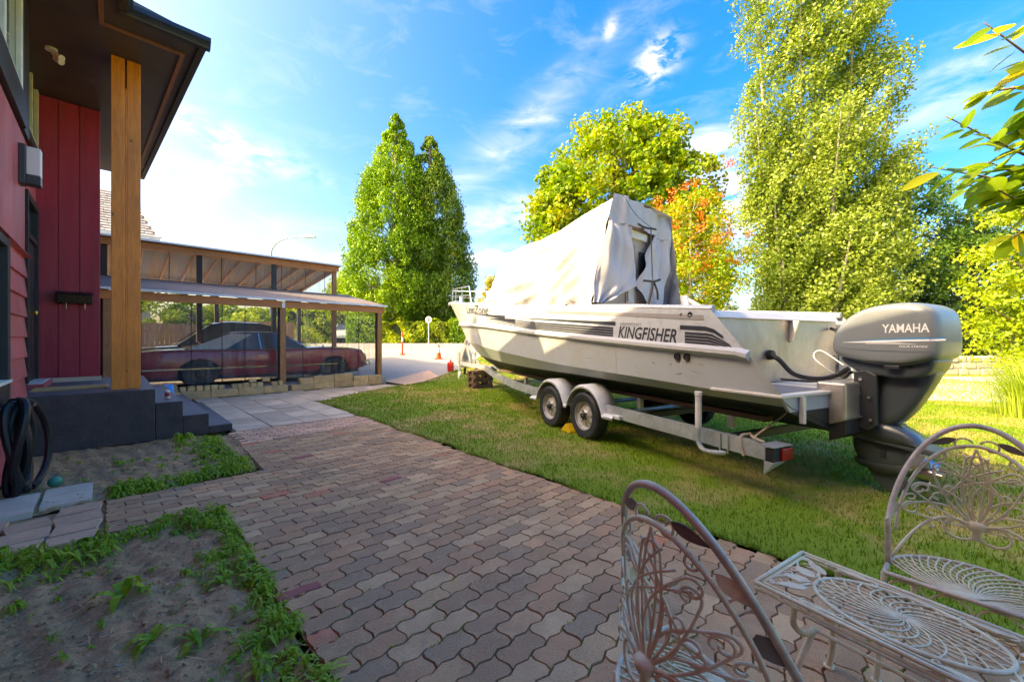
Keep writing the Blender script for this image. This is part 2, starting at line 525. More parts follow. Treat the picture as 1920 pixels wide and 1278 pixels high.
    c = b.mix(b.ramp(blot, [(.42, 0.0), (.62, .6)]), c, (.38, .235, .125))
    c = b.mix(b.ramp(b.noise(pos, 6.5, 5, .6), [(.52, 0.0), (.72, .45)]), c, (.68, .45, .235))
    c = b.mix(b.ramp(b.noise(pos, 1.1, 5, .6), [(.56, 0.0), (.70, .35)]), c, (.30, .25, .10))
    c = b.mix(b.math('MULTIPLY', b.ramp(sp, [(.56, 0.0), (.66, 1.0)]), .55), c, (.76, .53, .31))
    c = b.mix(b.math('MULTIPLY', b.ramp(sp, [(.34, 1.0), (.44, 0.0)]), .5), c, (.06, .05, .045))
    b.nt.links.new(c, p.inputs['Base Color'])
    p.inputs['Roughness'].default_value = .88
    p.inputs['Specular IOR Level'].default_value = .25
    bp = b.n('ShaderNodeBump'); bp.inputs['Strength'].default_value = .55; bp.inputs['Distance'].default_value = .006
    b.nt.links.new(b.noise(pos, 90, 5, .7), bp.inputs['Height']); b.nt.links.new(bp.outputs[0], p.inputs['Normal'])


make_materials()


# ------------------------------------------------------------------ mesh helpers
class MB:
    """collects shapes in a frame T, build() links them as one mesh object with its origin at its own base"""
    def __init__(self, T=IDT):
        self.T = T
        self.v = []
        self.f = []
        self.mi = []
        self.cur = 0
    def mat(self, i):
        self.cur = i
        return self
    def add(self, vs, fs):
        n = len(self.v)
        self.v.extend([tuple(x) for x in vs])
        for q in fs:
            self.f.append([i + n for i in q])
            self.mi.append(self.cur)
        return self
    def box(self, x0, x1, y0, y1, z0, z1):
        vs = [(x, y, z) for z in (z0, z1) for y in (y0, y1) for x in (x0, x1)]
        return self.add(vs, [(0, 2, 3, 1), (4, 5, 7, 6), (0, 1, 5, 4), (2, 6, 7, 3), (0, 4, 6, 2), (1, 3, 7, 5)])
    def bar(self, p, q, w, h, up=(0, 0, 1)):
        p, q = Vector(p), Vector(q)
        d = (q - p).normalized()
        side = d.cross(Vector(up))
        if side.length < 1e-6:
            side = Vector((1, 0, 0))
        side.normalize()
        u = side.cross(d)
        vs = []
        for c in (p, q):
            for a, b in ((-1, -1), (1, -1), (1, 1), (-1, 1)):
                vs.append(c + side * (a * w / 2) + u * (b * h / 2))
        return self.add(vs, [(3, 2, 1, 0), (4, 5, 6, 7), (0, 1, 5, 4), (1, 2, 6, 5), (2, 3, 7, 6), (3, 0, 4, 7)])
    def tube(self, path, r, n=6, closed=False, caps=True):
        P = [Vector(p) for p in path]
        m = len(P)
        if m < 2:
            return self
        rr = r if isinstance(r, (list, tuple)) else [r] * m
        vs, fs = [], []
        prev = None
        for i in range(m):
            if closed:
                t = P[(i + 1) % m] - P[i - 1]
            else:
                t = P[min(i + 1, m - 1)] - P[max(i - 1, 0)]
            if t.length < 1e-9:
                t = Vector((0, 0, 1))
            t.normalize()
            if prev is None:
                a = t.cross(Vector((0, 0, 1)))
                if a.length < 1e-3:
                    a = t.cross(Vector((1, 0, 0)))
            else:
                a = prev - t * prev.dot(t)
                if a.length < 1e-6:
                    a = t.orthogonal()
            a.normalize()
            prev = a
            b = t.cross(a)
            for k in range(n):
                an = 2 * PI * k / n
                vs.append(P[i] + (a * math.cos(an) + b * math.sin(an)) * rr[i])
        for i in range(m if closed else m - 1):
            j = (i + 1) % m
            for k in range(n):
                l = (k + 1) % n
                fs.append((i * n + k, i * n + l, j * n + l, j * n + k))
        if caps and not closed:
            fs.append(tuple(range(n))[::-1])
            fs.append(tuple((m - 1) * n + k for k in range(n)))
        return self.add(vs, fs)
    def lathe(self, prof, c=(0, 0, 0), axis='Z', n=20, ang=(0, 2 * PI)):
        """prof: (radius, along)"""
        full = abs(ang[1] - ang[0] - 2 * PI) < 1e-6
        m = n if full else n + 1
        vs, fs = [], []
        for (r, h) in prof:
            for k in range(m):
                t = ang[0] + (ang[1] - ang[0]) * k / n
                x, y = r * math.cos(t), r * math.sin(t)
                p = {'Z': (x, y, h), 'X': (h, x, y), 'Y': (x, h, y)}[axis]
                vs.append((c[0] + p[0], c[1] + p[1], c[2] + p[2]))
        for i in range(len(prof) - 1):
            for k in range(n):
                l = (k + 1) % m if full else k + 1
                fs.append((i * m + k, i * m + l, (i + 1) * m + l, (i + 1) * m + k))
        return self.add(vs, fs)
    def prism(self, poly, h0, h1, plane='XY'):
        """extrude a polygon; plane XY: h=z, YZ: poly=(y,z), h=x ; XZ: poly=(x,z), h=y"""
        def P(a, b, h):
            return {'XY': (a, b, h), 'YZ': (h, a, b), 'XZ': (a, h, b)}[plane]
        n = len(poly)
        vs = [P(a, b, h0) for a, b in poly] + [P(a, b, h1) for a, b in poly]
        fs = [tuple(range(n))[::-1], tuple(range(n, 2 * n))]
        for i in range(n):
            j = (i + 1) % n
            fs.append((i, j, n + j, n + i))
        return self.add(vs, fs)
    def grid(self, fn, nu, nv):
        vs = [fn(i / nu, j / nv) for j in range(nv + 1) for i in range(nu + 1)]
        fs = [(j * (nu + 1) + i, j * (nu + 1) + i + 1, (j + 1) * (nu + 1) + i + 1, (j + 1) * (nu + 1) + i)
              for j in range(nv) for i in range(nu)]
        return self.add(vs, fs)
    def mesh(self, name, origin):
        T = self.T
        V = [T @ Vector(p) - origin for p in self.v]
        me = bpy.data.meshes.new(name)
        me.from_pydata(V, [], self.f)
        return me
    def build(self, name, mats, parent=None, label=None, cat=None, group=None, kind=None, smooth=False, bevel=0.0, seg=2, autosmooth=None):
        W_ = [self.T @ Vector(p) for p in self.v]
        lo = Vector((min(p[i] for p in W_) for i in range(3)))
        hi = Vector((max(p[i] for p in W_) for i in range(3)))
        org = Vector(((lo.x + hi.x) / 2, (lo.y + hi.y) / 2, lo.z))
        me = bpy.data.meshes.new(name)
        me.from_pydata([p - org for p in W_], [], self.f)
        return finish(me, name, org, mats, self.mi, parent, label, cat, group, kind, smooth, bevel, seg)


def finish(me, name, org, mats, mi=None, parent=None, label=None, cat=None, group=None, kind=None, smooth=False, bevel=0.0, seg=2):
    if isinstance(mats, str):
        mats = [mats]
    for m in mats:
        me.materials.append(MATS[m])
    if mi is not None and len(mats) > 1:
        me.polygons.foreach_set('material_index', mi)
    if smooth:
        me.polygons.foreach_set('use_smooth', [True] * len(me.polygons))
        if smooth != 'all':
            ang = R(smooth) if not isinstance(smooth, bool) else R(38)
            try:
                me.set_sharp_from_angle(angle=ang)
            except Exception:
                pass
    me.update()
    o = bpy.data.objects.new(name, me)
    COL.objects.link(o)
    place(o, org, parent)
    tag(o, label, cat, group, kind)
    if bevel:
        bm = o.modifiers.new('bevel', 'BEVEL')
        bm.width = bevel
        bm.segments = seg
        bm.limit_method = 'ANGLE'
        bm.angle_limit = R(35)
        bm.harden_normals = False
    return o


WLOC = {}


def place(o, org, parent):
    WLOC[o.name] = Vector(org)
    if parent is not None:
        o.parent = parent
        o.location = Vector(org) - WLOC[parent.name]
    else:
        o.location = org


def tag(o, label=None, cat=None, group=None, kind=None):
    if label:
        o['label'] = label
    if cat:
        o['category'] = cat
    if group:
        o['group'] = group
    if kind:
        o['kind'] = kind
    return o


def thing(name, label, cat, loc, group=None, kind=None):
    o = bpy.data.objects.new(name, None)
    o.empty_display_size = .2
    COL.objects.link(o)
    WLOC[o.name] = Vector(loc)
    o.location = loc
    return tag(o, label, cat, group, kind)


def inst(me, name, org, rotz, parent, tilt=(0, 0)):
    o = bpy.data.objects.new(name, me)
    COL.objects.link(o)
    place(o, org, parent)
    o.rotation_euler = (tilt[0], tilt[1], rotz)
    return o


def np_mesh(name, V, nper, mats, parent=None, **kw):
    """V: (N*nper,3) float array; one polygon of nper corners per island"""
    V = np.asarray(V, dtype=np.float32)
    n = len(V) // nper
    lo, hi = V.min(0), V.max(0)
    org = Vector(((lo[0] + hi[0]) / 2, (lo[1] + hi[1]) / 2, lo[2]))
    V = V - np.array(org, dtype=np.float32)
    me = bpy.data.meshes.new(name)
    me.vertices.add(len(V))
    me.vertices.foreach_set('co', V.ravel())
    me.loops.add(n * nper)
    me.loops.foreach_set('vertex_index', np.arange(n * nper, dtype=np.int32))
    me.polygons.add(n)
    me.polygons.foreach_set('loop_start', np.arange(0, n * nper, nper, dtype=np.int32))
    me.update(calc_edges=True)
    me.validate()
    return finish(me, name, org, mats, None, parent, **kw)


def text_mesh(s, size=1.0, shear=0.0, bold=0.0, space=1.0, align='CENTER'):
    cu = bpy.data.curves.new('lettering', 'FONT')
    cu.body = s
    cu.size = size
    cu.shear = shear
    cu.offset = bold
    cu.space_character = space
    cu.align_x = align
    cu.resolution_u = 3
    o = bpy.data.objects.new('lettering', cu)
    COL.objects.link(o)
    dg = bpy.context.evaluated_depsgraph_get()
    me = bpy.data.meshes.new_from_object(o.evaluated_get(dg))
    vs = [tuple(v.co) for v in me.vertices]
    fs = [tuple(p.vertices) for p in me.polygons]
    bpy.data.objects.remove(o, do_unlink=True)
    bpy.data.meshes.remove(me)
    bpy.data.curves.remove(cu)
    return vs, fs


def interp(tab, x):
    if x <= tab[0][0]:
        return tab[0][1]
    for (a, b), (c, d) in zip(tab, tab[1:]):
        if x <= c:
            return b + (d - b) * (x - a) / (c - a)
    return tab[-1][1]


def cat_path(pts, n=8, closed=False):
    """smooth curve through points"""
    P = [Vector(p) for p in pts]
    m = len(P)
    out = []
    for i in range(m if closed else m - 1):
        p0 = P[i - 1] if (i > 0 or closed) else P[0] * 2 - P[1]
        p1 = P[i]
        p2 = P[(i + 1) % m]
        p3 = P[(i + 2) % m] if (i + 2 < m or closed) else P[-1] * 2 - P[-2]
        for k in range(n):
            t = k / n
            out.append(.5 * ((2 * p1) + (p2 - p0) * t + (2 * p0 - 5 * p1 + 4 * p2 - p3) * t * t + (3 * p1 - p0 - 3 * p2 + p3) * t ** 3))
    if not closed:
        out.append(P[-1])
    return out
# ------------------------------------------------------------------ ground
from mathutils.geometry import delaunay_2d_cdt


def in_poly(x, y, poly):
    c = False
    j = len(poly) - 1
    for i in range(len(poly)):
        xi, yi = poly[i]
        xj, yj = poly[j]
        if (yi > y) != (yj > y) and x < (xj - xi) * (y - yi) / (yj - yi) + xi:
            c = not c
        j = i
    return c


def sheet(name, poly, step, zoff, mat, kind='structure', zfn=gz, label=None, lim=None, parent=None, smooth=True):
    """a flat piece of land with subdivided surface following the terrain"""
    pts = [Vector(p) for p in poly]
    edge_pts = []
    n = len(pts)
    for i in range(n):
        a, b = pts[i], pts[(i + 1) % n]
        k = max(1, int((b - a).length / (step * 1.5)))
        for t in range(k):
            edge_pts.append(a + (b - a) * t / k)
    m = len(edge_pts)
    vs = list(edge_pts)
    es = [(i, (i + 1) % m) for i in range(m)]
    x0, x1 = min(p.x for p in pts), max(p.x for p in pts)
    y0, y1 = min(p.y for p in pts), max(p.y for p in pts)
    pl = [(p.x, p.y) for p in pts]
    y = y0 + step / 2
    while y < y1:
        x = x0 + step / 2
        while x < x1:
            if (lim is None or (lim[0] < x < lim[1] and lim[2] < y < lim[3])) and in_poly(x, y, pl):
                vs.append(Vector((x + rnd.uniform(-.2, .2) * step, y + rnd.uniform(-.2, .2) * step)))
            x += step
        y += step
    r = delaunay_2d_cdt(vs, es, [list(range(m))], 1, 1e-5)
    mb = MB()
    V = [(p.x, p.y, zfn(p.x, p.y) + zoff) for p in r[0]]
    F = []
    for f_ in r[2]:
        a, b, c = (r[0][i] for i in f_)
        F.append(tuple(f_) if (b - a).cross(c - a) > 0 else tuple(f_)[::-1])
    mb.add(V, F)
    return mb.build(name, mat, parent, label=label, kind=kind, smooth='all' if smooth else False)


def H2(*pts):
    return [tuple(hw(b, a).xy) for b, a in pts]


# far ground, one sheet to the horizon
mb = MB()
xs = [-400, -200, -100, -60, -40, -30] + list(range(-24, 25, 2)) + [30, 40, 60, 100, 200, 400]
ys = [-300, -100, -40, -20, -10] + list(range(-4, 41, 2)) + [50, 70, 110, 200, 500]
mb.add([(x, y, gz(x, y) - .10) for y in ys for x in xs],
       [(j * len(xs) + i, j * len(xs) + i + 1, (j + 1) * len(xs) + i + 1, (j + 1) * len(xs) + i)
        for j in range(len(ys) - 1) for i in range(len(xs) - 1)])
mb.build('ground', 'turf', kind='structure', smooth='all')


def wob(b, a):
    return b + .025 * math.sin(a * 3.1) + .02 * math.sin(a * 7.3 + 1)


LAWN = H2((3.0, -9), (3.0, -4)) + H2(*[(wob(3.0 + .035 * max(0, a), a), a) for a in np.arange(-2, 9.6, .3)]) + \
    H2((3.42, 9.72), (4.0, 10.15), (4.9, 10.62), (6.2, 11.15), (7.4, 11.6), (8.5, 12.3)) + \
    [(-1.9, 17), (-1.3, 22.4), (60, 22.4), (60, -9), (9.0, -9)]


def lawn_z(x, y):
    return gz(x, y) + .012 * math.sin(x * 1.3) * math.sin(y * 1.1 + .7)


sheet('lawn', LAWN, .5, .006, 'turf', zfn=lawn_z, lim=(-6, 16, -2, 22))

# grass blades, thick near the camera and thinner far away
def grass_blades(n, poly, hmin, hmax, zf, name, mat, dens_pow=1.6, xr=(-5, 16), yr=(1.0, 20), wid=.0055, lean=.5, test=None):
    out = []
    tries = 0
    V = []
    minx, maxx, miny, maxy = xr[0], xr[1], yr[0], yr[1]
    while len(V) < n and tries < n * 60:
        tries += 1
        y = miny + (maxy - miny) * rnd.random() ** 2.2
        x = minx + (maxx - minx) * rnd.random()
        if abs(x) > y * 1.45 + .8:
            continue
        if not in_poly(x, y, poly):
            continue
        if test and not test(x, y):
            continue
        V.append((x, y))
    A = np.array(V)
    n = len(A)
    d = np.sqrt((A ** 2).sum(1))
    h = rng.uniform(hmin, hmax, n) * (1 + .25 * rng.standard_normal(n)).clip(.4, 2)
    w = wid * (0.7 + .25 * d) * rng.uniform(.7, 1.4, n)
    th = rng.uniform(0, 2 * PI, n)
    z = np.array([zf(x, y) for x, y in A])
    base = np.column_stack([A, z])
    side = np.column_stack([np.cos(th), np.sin(th), np.zeros(n)]) * w[:, None] / 2
    ph = rng.uniform(0, 2 * PI, n)
    tip = base + np.column_stack([np.cos(ph) * h * lean * rng.random(n), np.sin(ph) * h * lean * rng.random(n), h])
    VV = np.stack([base - side, base + side, tip], 1).reshape(-1, 3)
    return np_mesh(name, VV, 3, mat, kind='stuff', label='short patchy lawn grass growing under and around the boat trailer', cat='grass')


grass_blades(190000, LAWN, .018, .045, lambda x, y: lawn_z(x, y) + .004, 'grass', 'grass_blade')

# planting beds of bare soil left of the path
BED_UP = H2((-.75, 5.02), (1.10, 5.02), (1.16, 5.8), (1.24, 6.6), (1.30, 7.34), (.4, 7.5), (-.75, 7.5))
BED_LOW = H2((-.75, -6), (.62, -6), (.62, 0), (.61, 2), (.63, 4.04), (.1, 4.1), (-.35, 4.16), (-.75, 4.2))


def soil_z(x, y):
    return .014 * math.sin(x * 5.1 + y * 2.3) + .012 * math.sin(x * 11 - y * 9.0) + .010 * math.sin(x * 23 + y * 31 + math.sin(x * 7)) + .007 * math.sin(x * 47 - y * 39 + 2 * math.sin(y * 13)) - .006


sheet('planting_bed', BED_UP, .045, 0, 'soil', zfn=soil_z, lim=(-8, 0, 2.5, 8))
sheet('planting_bed', BED_LOW, .04, 0, 'soil', zfn=soil_z, lim=(-4.5, 0, 1.0, 4.5))


def scatter_bits():
    # pebbles and crumbs of soil, straw: too many to count
    V = []
    for k in range(11000):
        y = 1.2 + 5.2 * rnd.random() ** 1.5
        x = rnd.uniform(-5.6, -.4)
        if not (in_poly(x, y, BED_LOW) or in_poly(x, y, BED_UP)):
            continue
        r = rnd.uniform(.003, .006) if rnd.random() < .85 else rnd.uniform(.006, .016)
        z = soil_z(x, y)
        c = Vector((x, y, z + r * .3))
        t = [Vector((rnd.gauss(0, 1), rnd.gauss(0, 1), rnd.gauss(0, .6))).normalized() * r for _ in range(4)]
        for tri in ((0, 1, 2), (0, 2, 3), (0, 3, 1), (1, 3, 2)):
            V += [c + t[i] for i in tri]
    CL = []
    for k in range(7000):
        y = 1.2 + 5.2 * rnd.random() ** 1.5
        x = rnd.uniform(-5.6, -.4)
        if not (in_poly(x, y, BED_LOW) or in_poly(x, y, BED_UP)):
            continue
        r = rnd.uniform(.004, .011) if rnd.random() < .88 else rnd.uniform(.011, .026)
        c = Vector((x, y, soil_z(x, y) + r * .25))
        top = [c + Vector((math.cos(t) * r * rnd.uniform(.6, 1.2), math.sin(t) * r * rnd.uniform(.6, 1.2), rnd.uniform(-.2, .3) * r)) for t in np.linspace(0, 2 * PI, 7)[:-1]]
        apex = c + Vector((rnd.uniform(-.3, .3) * r, rnd.uniform(-.3, .3) * r, r * rnd.uniform(.5, .9)))
        for i in range(6):
            CL += [top[i], top[(i + 1) % 6], apex]
    np_mesh('clods', [tuple(p) for p in CL], 3, 'soil', kind='stuff', label='crumbled clods of dry earth on the bare soil beds', cat='soil')
    np_mesh('pebbles', [tuple(p) for p in V], 3, 'pebble', kind='stuff', label='small stones and crumbs scattered over the bare soil', cat='pebbles')
    V = []
    for k in range(3200):
        y = 1.2 + 4.8 * rnd.random() ** 1.4
        x = rnd.uniform(-5.4, -.4)
        if not (in_poly(x, y, BED_LOW) or in_poly(x, y, BED_UP)):
            continue
        L = rnd.uniform(.015, .075)
        t = rnd.uniform(0, PI)
        w = rnd.uniform(.001, .0022)
        z = soil_z(x, y) + .006 + rnd.random() * .008
        d = Vector((math.cos(t), math.sin(t), rnd.uniform(-.12, .12))) * L
        s_ = Vector((-math.sin(t), math.cos(t), 0)) * w
        c = Vector((x, y, z))
        V += [c - d - s_, c - d + s_, c + d + s_, c + d - s_]
    np_mesh('straw', [tuple(p) for p in V], 4, 'straw', kind='stuff', label='dry straw and twigs littering the bare soil beds', cat='straw')
    V = []
    for k in range(420):
        y = 1.2 + 4.8 * rnd.random() ** 1.4
        x = rnd.uniform(-5.4, -.4)
        if not (in_poly(x, y, BED_LOW) or in_poly(x, y, BED_UP)):
            continue
        L = rnd.uniform(.012, .03)
        t = rnd.uniform(0, 2 * PI)
        d = Vector((math.cos(t), math.sin(t), rnd.uniform(-.2, .2))) * L
        s_ = Vector((-math.sin(t), math.cos(t), rnd.uniform(-.4, .4))) * L * .35
        c = Vector((x, y, soil_z(x, y) + .010))
        V += [c - d, c - s_, c + d + Vector((0, 0, .006)), c + s_]
    np_mesh('dead_leaves', [tuple(p) for p in V], 4, 'dead_leaf', kind='stuff', label='small dry brown leaves lying on the soil beds', cat='dead leaves')


M('dead_leaf', (.50, .30, .11), .9, var=.3, scale=30, island=.45)
scatter_bits()

# ------------------------------------------------------------------ paved path
PATH = H2((.64, -6), (3.02, -6), (3.02, 0), (3.08, 2), (3.14, 4), (3.24, 6.45), (1.20, 6.45), (1.14, 5.0), (-.05, 5.0), (-.05, 4.1), (.64, 4.06))
path = sheet('paved_path', PATH, 1.0, -.020, 'joint', zfn=lambda x, y: 0.0)
WLOC[path.name] = path.location.copy()

L_, W_P, A_ = .225, .118, .010
J = .0016


def zz(x):
    t = (x / (L_ / 2)) % 1.0
    return A_ * (4 * t if t < .25 else (2 - 4 * t if t < .75 else 4 * t - 4))


def paver_outline():
    xs_ = [0, .125, .375, .625, .875, 1.0]
    lo = [(-L_ / 2 + L_ * t, -W_P / 2 + zz(-L_ / 2 + L_ * t)) for t in xs_]
    hi = [(-L_ / 2 + L_ * t, W_P / 2 + zz(-L_ / 2 + L_ * t)) for t in xs_]
    right = [(L_ / 2 + .008, -.02), (L_ / 2 - .008, .03)]
    left = [(-L_ / 2 - .008, .03 - 0), (-L_ / 2 + .008, -.02)]
    left = [(-L_ / 2 - .008, .03), (-L_ / 2 + .008, -.02)]
    right = [(L_ / 2 + .008, -.02), (L_ / 2 - .008, .03)]
    # same zigzag on both ends so neighbours interlock
    right = [(L_ / 2 + .007, -.028), (L_ / 2 - .007, .028)]
    left = [(-L_ / 2 - .007, .028), (-L_ / 2 + .007, -.028)]
    left = [(-L_ / 2 - .007, .028), (-L_ / 2 + .007, -.028)]
    # ends must be the same curve
    left = [(-L_ / 2 - .007, .028), (-L_ / 2 + .007, -.028)]
    return lo + right + hi[::-1] + left


def paver_verts(jit=0.0):
    o = paver_outline()
    n = len(o)
    top = [(x * (1 - 2 * (J + .0035) / L_), y * (1 - 2 * (J + .0035) / W_P), 0) for x, y in o]
    bot = [(x * (1 - 2 * J / L_), y * (1 - 2 * J / W_P), -.022) for x, y in o]
    fs = [tuple(range(n))] + [(i, n + i, n + (i + 1) % n, (i + 1) % n) for i in range(n)]
    return top + bot, fs


pv, pf = paver_verts()
pf = [f_[::-1] if k else f_ for k, f_ in enumerate(pf)]
me_paver = bpy.data.meshes.new('paver')
me_paver.from_pydata(pv, [], pf)
me_paver.materials.append(MATS['paver'])
cells = []
def row_span(a):
    hit = [b for b in np.arange(-.2, 3.5, .01) if in_poly(*hw(b, a).xy, PATH)]
    return (hit[0], hit[-1]) if hit else None
na = int(12.45 / W_P)
for i in range(na):
    a = -6 + W_P * (i + .5)
    sp = row_span(a)
    if not sp:
        continue
    b = sp[0] + .002
    first = True
    while b < sp[1] - .05:
        w = L_ * (.5 if first and i % 2 else 1.0)
        first = False
        w = min(w, sp[1] - b)
        p = hw(b + w / 2, a)
        vis = p.y > 1.3 and abs(p.x) < p.y * 1.4
        cells.append((p.length if vis else 50 + p.length, p, w / L_))
        b += w
cells.sort(key=lambda c: c[0])
rest = MB()
for k, (d, p, sc) in enumerate(cells):
    z = rnd.uniform(-.003, .003)
    rz = R(45) + rnd.gauss(0, R(.8))
    tl = (rnd.gauss(0, R(.5)), rnd.gauss(0, R(.5)))
    if k < 296:
        o = inst(me_paver, 'paver', Vector((p.x, p.y, z)), rz, path, tl)
        o.scale = (sc, 1, 1)
    else:
        mt = Matrix.Translation((p.x, p.y, z)) @ Matrix.Rotation(rz, 4, 'Z') @ Matrix.Rotation(tl[0], 4, 'X')
        rest.add([mt @ Vector((v[0] * sc, v[1], v[2])) for v in pv], pf)
rest.build('pavers', 'paver', path, kind='stuff')
# a fresh red paver near the bed
red = bpy.data.meshes.new('paver')
red.from_pydata([(x * 1.0, y * .62, z + .002) for x, y, z in pv], [], pf)
M('paver_red', (.42, .125, .10), .85, var=.15, scale=20, bump=.5, bscale=90)
red.materials.append(MATS['paver_red'])
for (b, a, rz) in ((.73, 2.42, 40), (1.98, 3.72, 45), (1.62, 5.2, 45)):
    inst(red, 'paver', hw(b, a, .003), R(rz), path)

# weeds and moss in the joints
V = []
for k in range(2600):
    b = rnd.uniform(.66, 3.05)
    a = -.3 + 6.5 * rnd.random() ** 1.3
    i = round((a + 6) / W_P)
    a = -6 + i * W_P + zz(b - .64) + rnd.gauss(0, .004)
    if math.sin(b * 3.7 + a * 2.1) + math.sin(a * 5.3 - b * 1.9) < .55:
        continue
    c = hw(b, a, -.004)
    for t in range(3):
        th = rnd.uniform(0, 2 * PI)
        h = rnd.uniform(.004, .018)
        d = Vector((math.cos(th), math.sin(th), 0))
        s_ = Vector((-d.y, d.x, 0)) * .003
        V += [c - s_, c + s_, c + d * h * .8 + Vector((0, 0, h))]
np_mesh('joint_weeds', [tuple(p) for p in V], 3, 'weed', kind='stuff', label='tiny weeds sprouting in the joints of the paved path', cat='weeds')

# band of small rosy bricks between pavers and slabs
BAND = H2((1.20, 6.42), (3.26, 6.42), (3.30, 7.36), (1.31, 7.36))
band = sheet('brick_band', BAND, 1.0, -.022, 'joint', zfn=lambda x, y: 0.0)
WLOC[band.name] = band.location.copy()
mb = MB(); mb.box(-.097, .097, -.047, .047, -.03, 0)
tmp = mb
me_sb = bpy.data.meshes.new('brick')
me_sb.from_pydata([(x, y, z) if z < 0 else (x * .96, y * .93, z) for x, y, z in mb.v], [], mb.f)
me_sb.materials.append(MATS['small_brick'])
row = 0
a = 6.48
while a < 7.34:
    b = 1.22 + .5 * (row % 2) * .2
    while b < 3.26:
        if rnd.random() < .97:
            inst(me_sb, 'brick', hw(b + .1, a, rnd.uniform(-.004, .003)), R(45) + rnd.gauss(0, R(1.5)), band)
        b += .2
    a += .1
    row += 1
# path to the house: loose flagstones and two grey tiles
STONES = H2((-.75, 4.2), (-.05, 4.1), (-.05, 5.02), (-.75, 5.02))
stones = sheet('stone_walk', STONES, .5, -.03, 'soil', zfn=lambda x, y: 0.0)
WLOC[stones.name] = stones.location.copy()
for (b0, a0, sx, sy, rz) in ((-.20, 4.66, .26, .22, 8), (-.20, 4.42, .24, .2, -6), (-.46, 4.72, .22, .2, 12), (-.45, 4.48, .23, .22, 4),
                             (-.21, 4.22, .25, .16, 0), (-.47, 4.28, .22, .15, -4), (-.68, 4.6, .15, .24, 3), (-.2, 4.9, .24, .2, -3),
                             (-.66, 4.86, .16, .22, 0)):
    m2 = MB()
    n = 8
    jx = lambda: rnd.uniform(-.10, .10)
    ring = [((cx_ + jx() * .5) * sx * .52, (cy_ + jx() * .5) * sy * .52) for cx_, cy_ in ((-1, -1), (0, -1), (1, -1), (1, 0), (1, 1), (0, 1), (-1, 1), (-1, 0))]
    m2.add([(x * .96, y * .96, .003) for x, y in ring] + [(x, y, -.02) for x, y in ring], [tuple(range(n))] + [(k, n + k, n + (k + 1) % n, (k + 1) % n)[::-1] for k in range(n)])
    me = bpy.data.meshes.new('flagstone')
    me.from_pydata(m2.v, [], m2.f)
    me.materials.append(MATS['flagstone'])
    inst(me, 'flagstone', hw(b0, a0, rnd.uniform(-.004, .006)), R(45 + rz), stones)
for (b0, a0) in ((-.29, 5.36), (-.62, 5.30)):
    m2 = MB(); m2.box(-.15, .15, -.29, .29, -.03, .022)
    me = bpy.data.meshes.new('tile')
    me.from_pydata(m2.v, [], m2.f)
    me.materials.append(MATS['tile_grey'])
    inst(me, 'tile', hw(b0, a0, .004), R(45) + rnd.gauss(0, R(1)), stones)

# grey concrete slabs in front of the carport
TERR = H2((1.31, 7.36), (3.32, 7.36), (3.42, 9.72), (4.0, 10.15), (4.9, 10.62), (6.2, 11.15), (6.6, 11.35), (6.5, 12.3), (.2, 12.3), (.2, 10.6), (1.31, 10.6))
terr = sheet('slab_terrace', TERR, 1.5, -.03, 'joint', zfn=lambda x, y: 0.0)
WLOC[terr.name] = terr.location.copy()
slab_cache = {}


def slab(b0, b1, a0, a1):
    sx, sy = round(b1 - b0, 2), round(a1 - a0, 2)
    if (sx, sy) not in slab_cache:
        m2 = MB()
        g = .006
        e = .012
        m2.add([(x, y, z) for z, k in ((-.03, g), (-.006, g), (0, g + e * .5)) for x, y in
                ((-sx / 2 + k, -sy / 2 + k), (sx / 2 - k, -sy / 2 + k), (sx / 2 - k, sy / 2 - k), (-sx / 2 + k, sy / 2 - k))],
               [(8, 9, 10, 11)] + [(r * 4 + i, r * 4 + (i + 1) % 4, r * 4 + 4 + (i + 1) % 4, r * 4 + 4 + i) for r in (0, 1) for i in range(4)])
        me = bpy.data.meshes.new('slab')
        me.from_pydata(m2.v, [], m2.f)
        me.materials.append(MATS['slab'])
        slab_cache[(sx, sy)] = me
    o = inst(slab_cache[(sx, sy)], 'slab', hw((b0 + b1) / 2, (a0 + a1) / 2, rnd.uniform(-.004, .004)), R(45) + rnd.gauss(0, R(.3)), terr,
             (rnd.gauss(0, R(.25)), rnd.gauss(0, R(.25))))


bcol = [1.34 + .49 * k for k in range(11)]
for k in range(len(bcol) - 1):
    a = 7.40 + (.31 if k % 2 else 0)
    if k % 2:
        ctr = hw((bcol[k] + bcol[k + 1]) / 2, 7.55)
        if in_poly(ctr.x, ctr.y, TERR):
            slab(bcol[k], bcol[k + 1], 7.40, 7.71)
    while a < 12.2:
        c = [hw(bb, aa) for bb in (bcol[k] + .1, bcol[k + 1] - .1) for aa in (a + .1, a + .5)]
        if sum(in_poly(q.x, q.y, TERR) for q in c) >= 3:
            slab(bcol[k], bcol[k + 1], a, a + .62)
        a += .62
for b0 in (.25, .74):
    for a0 in (10.62, 11.24):
        slab(b0, b0 + .49, a0, a0 + .62)

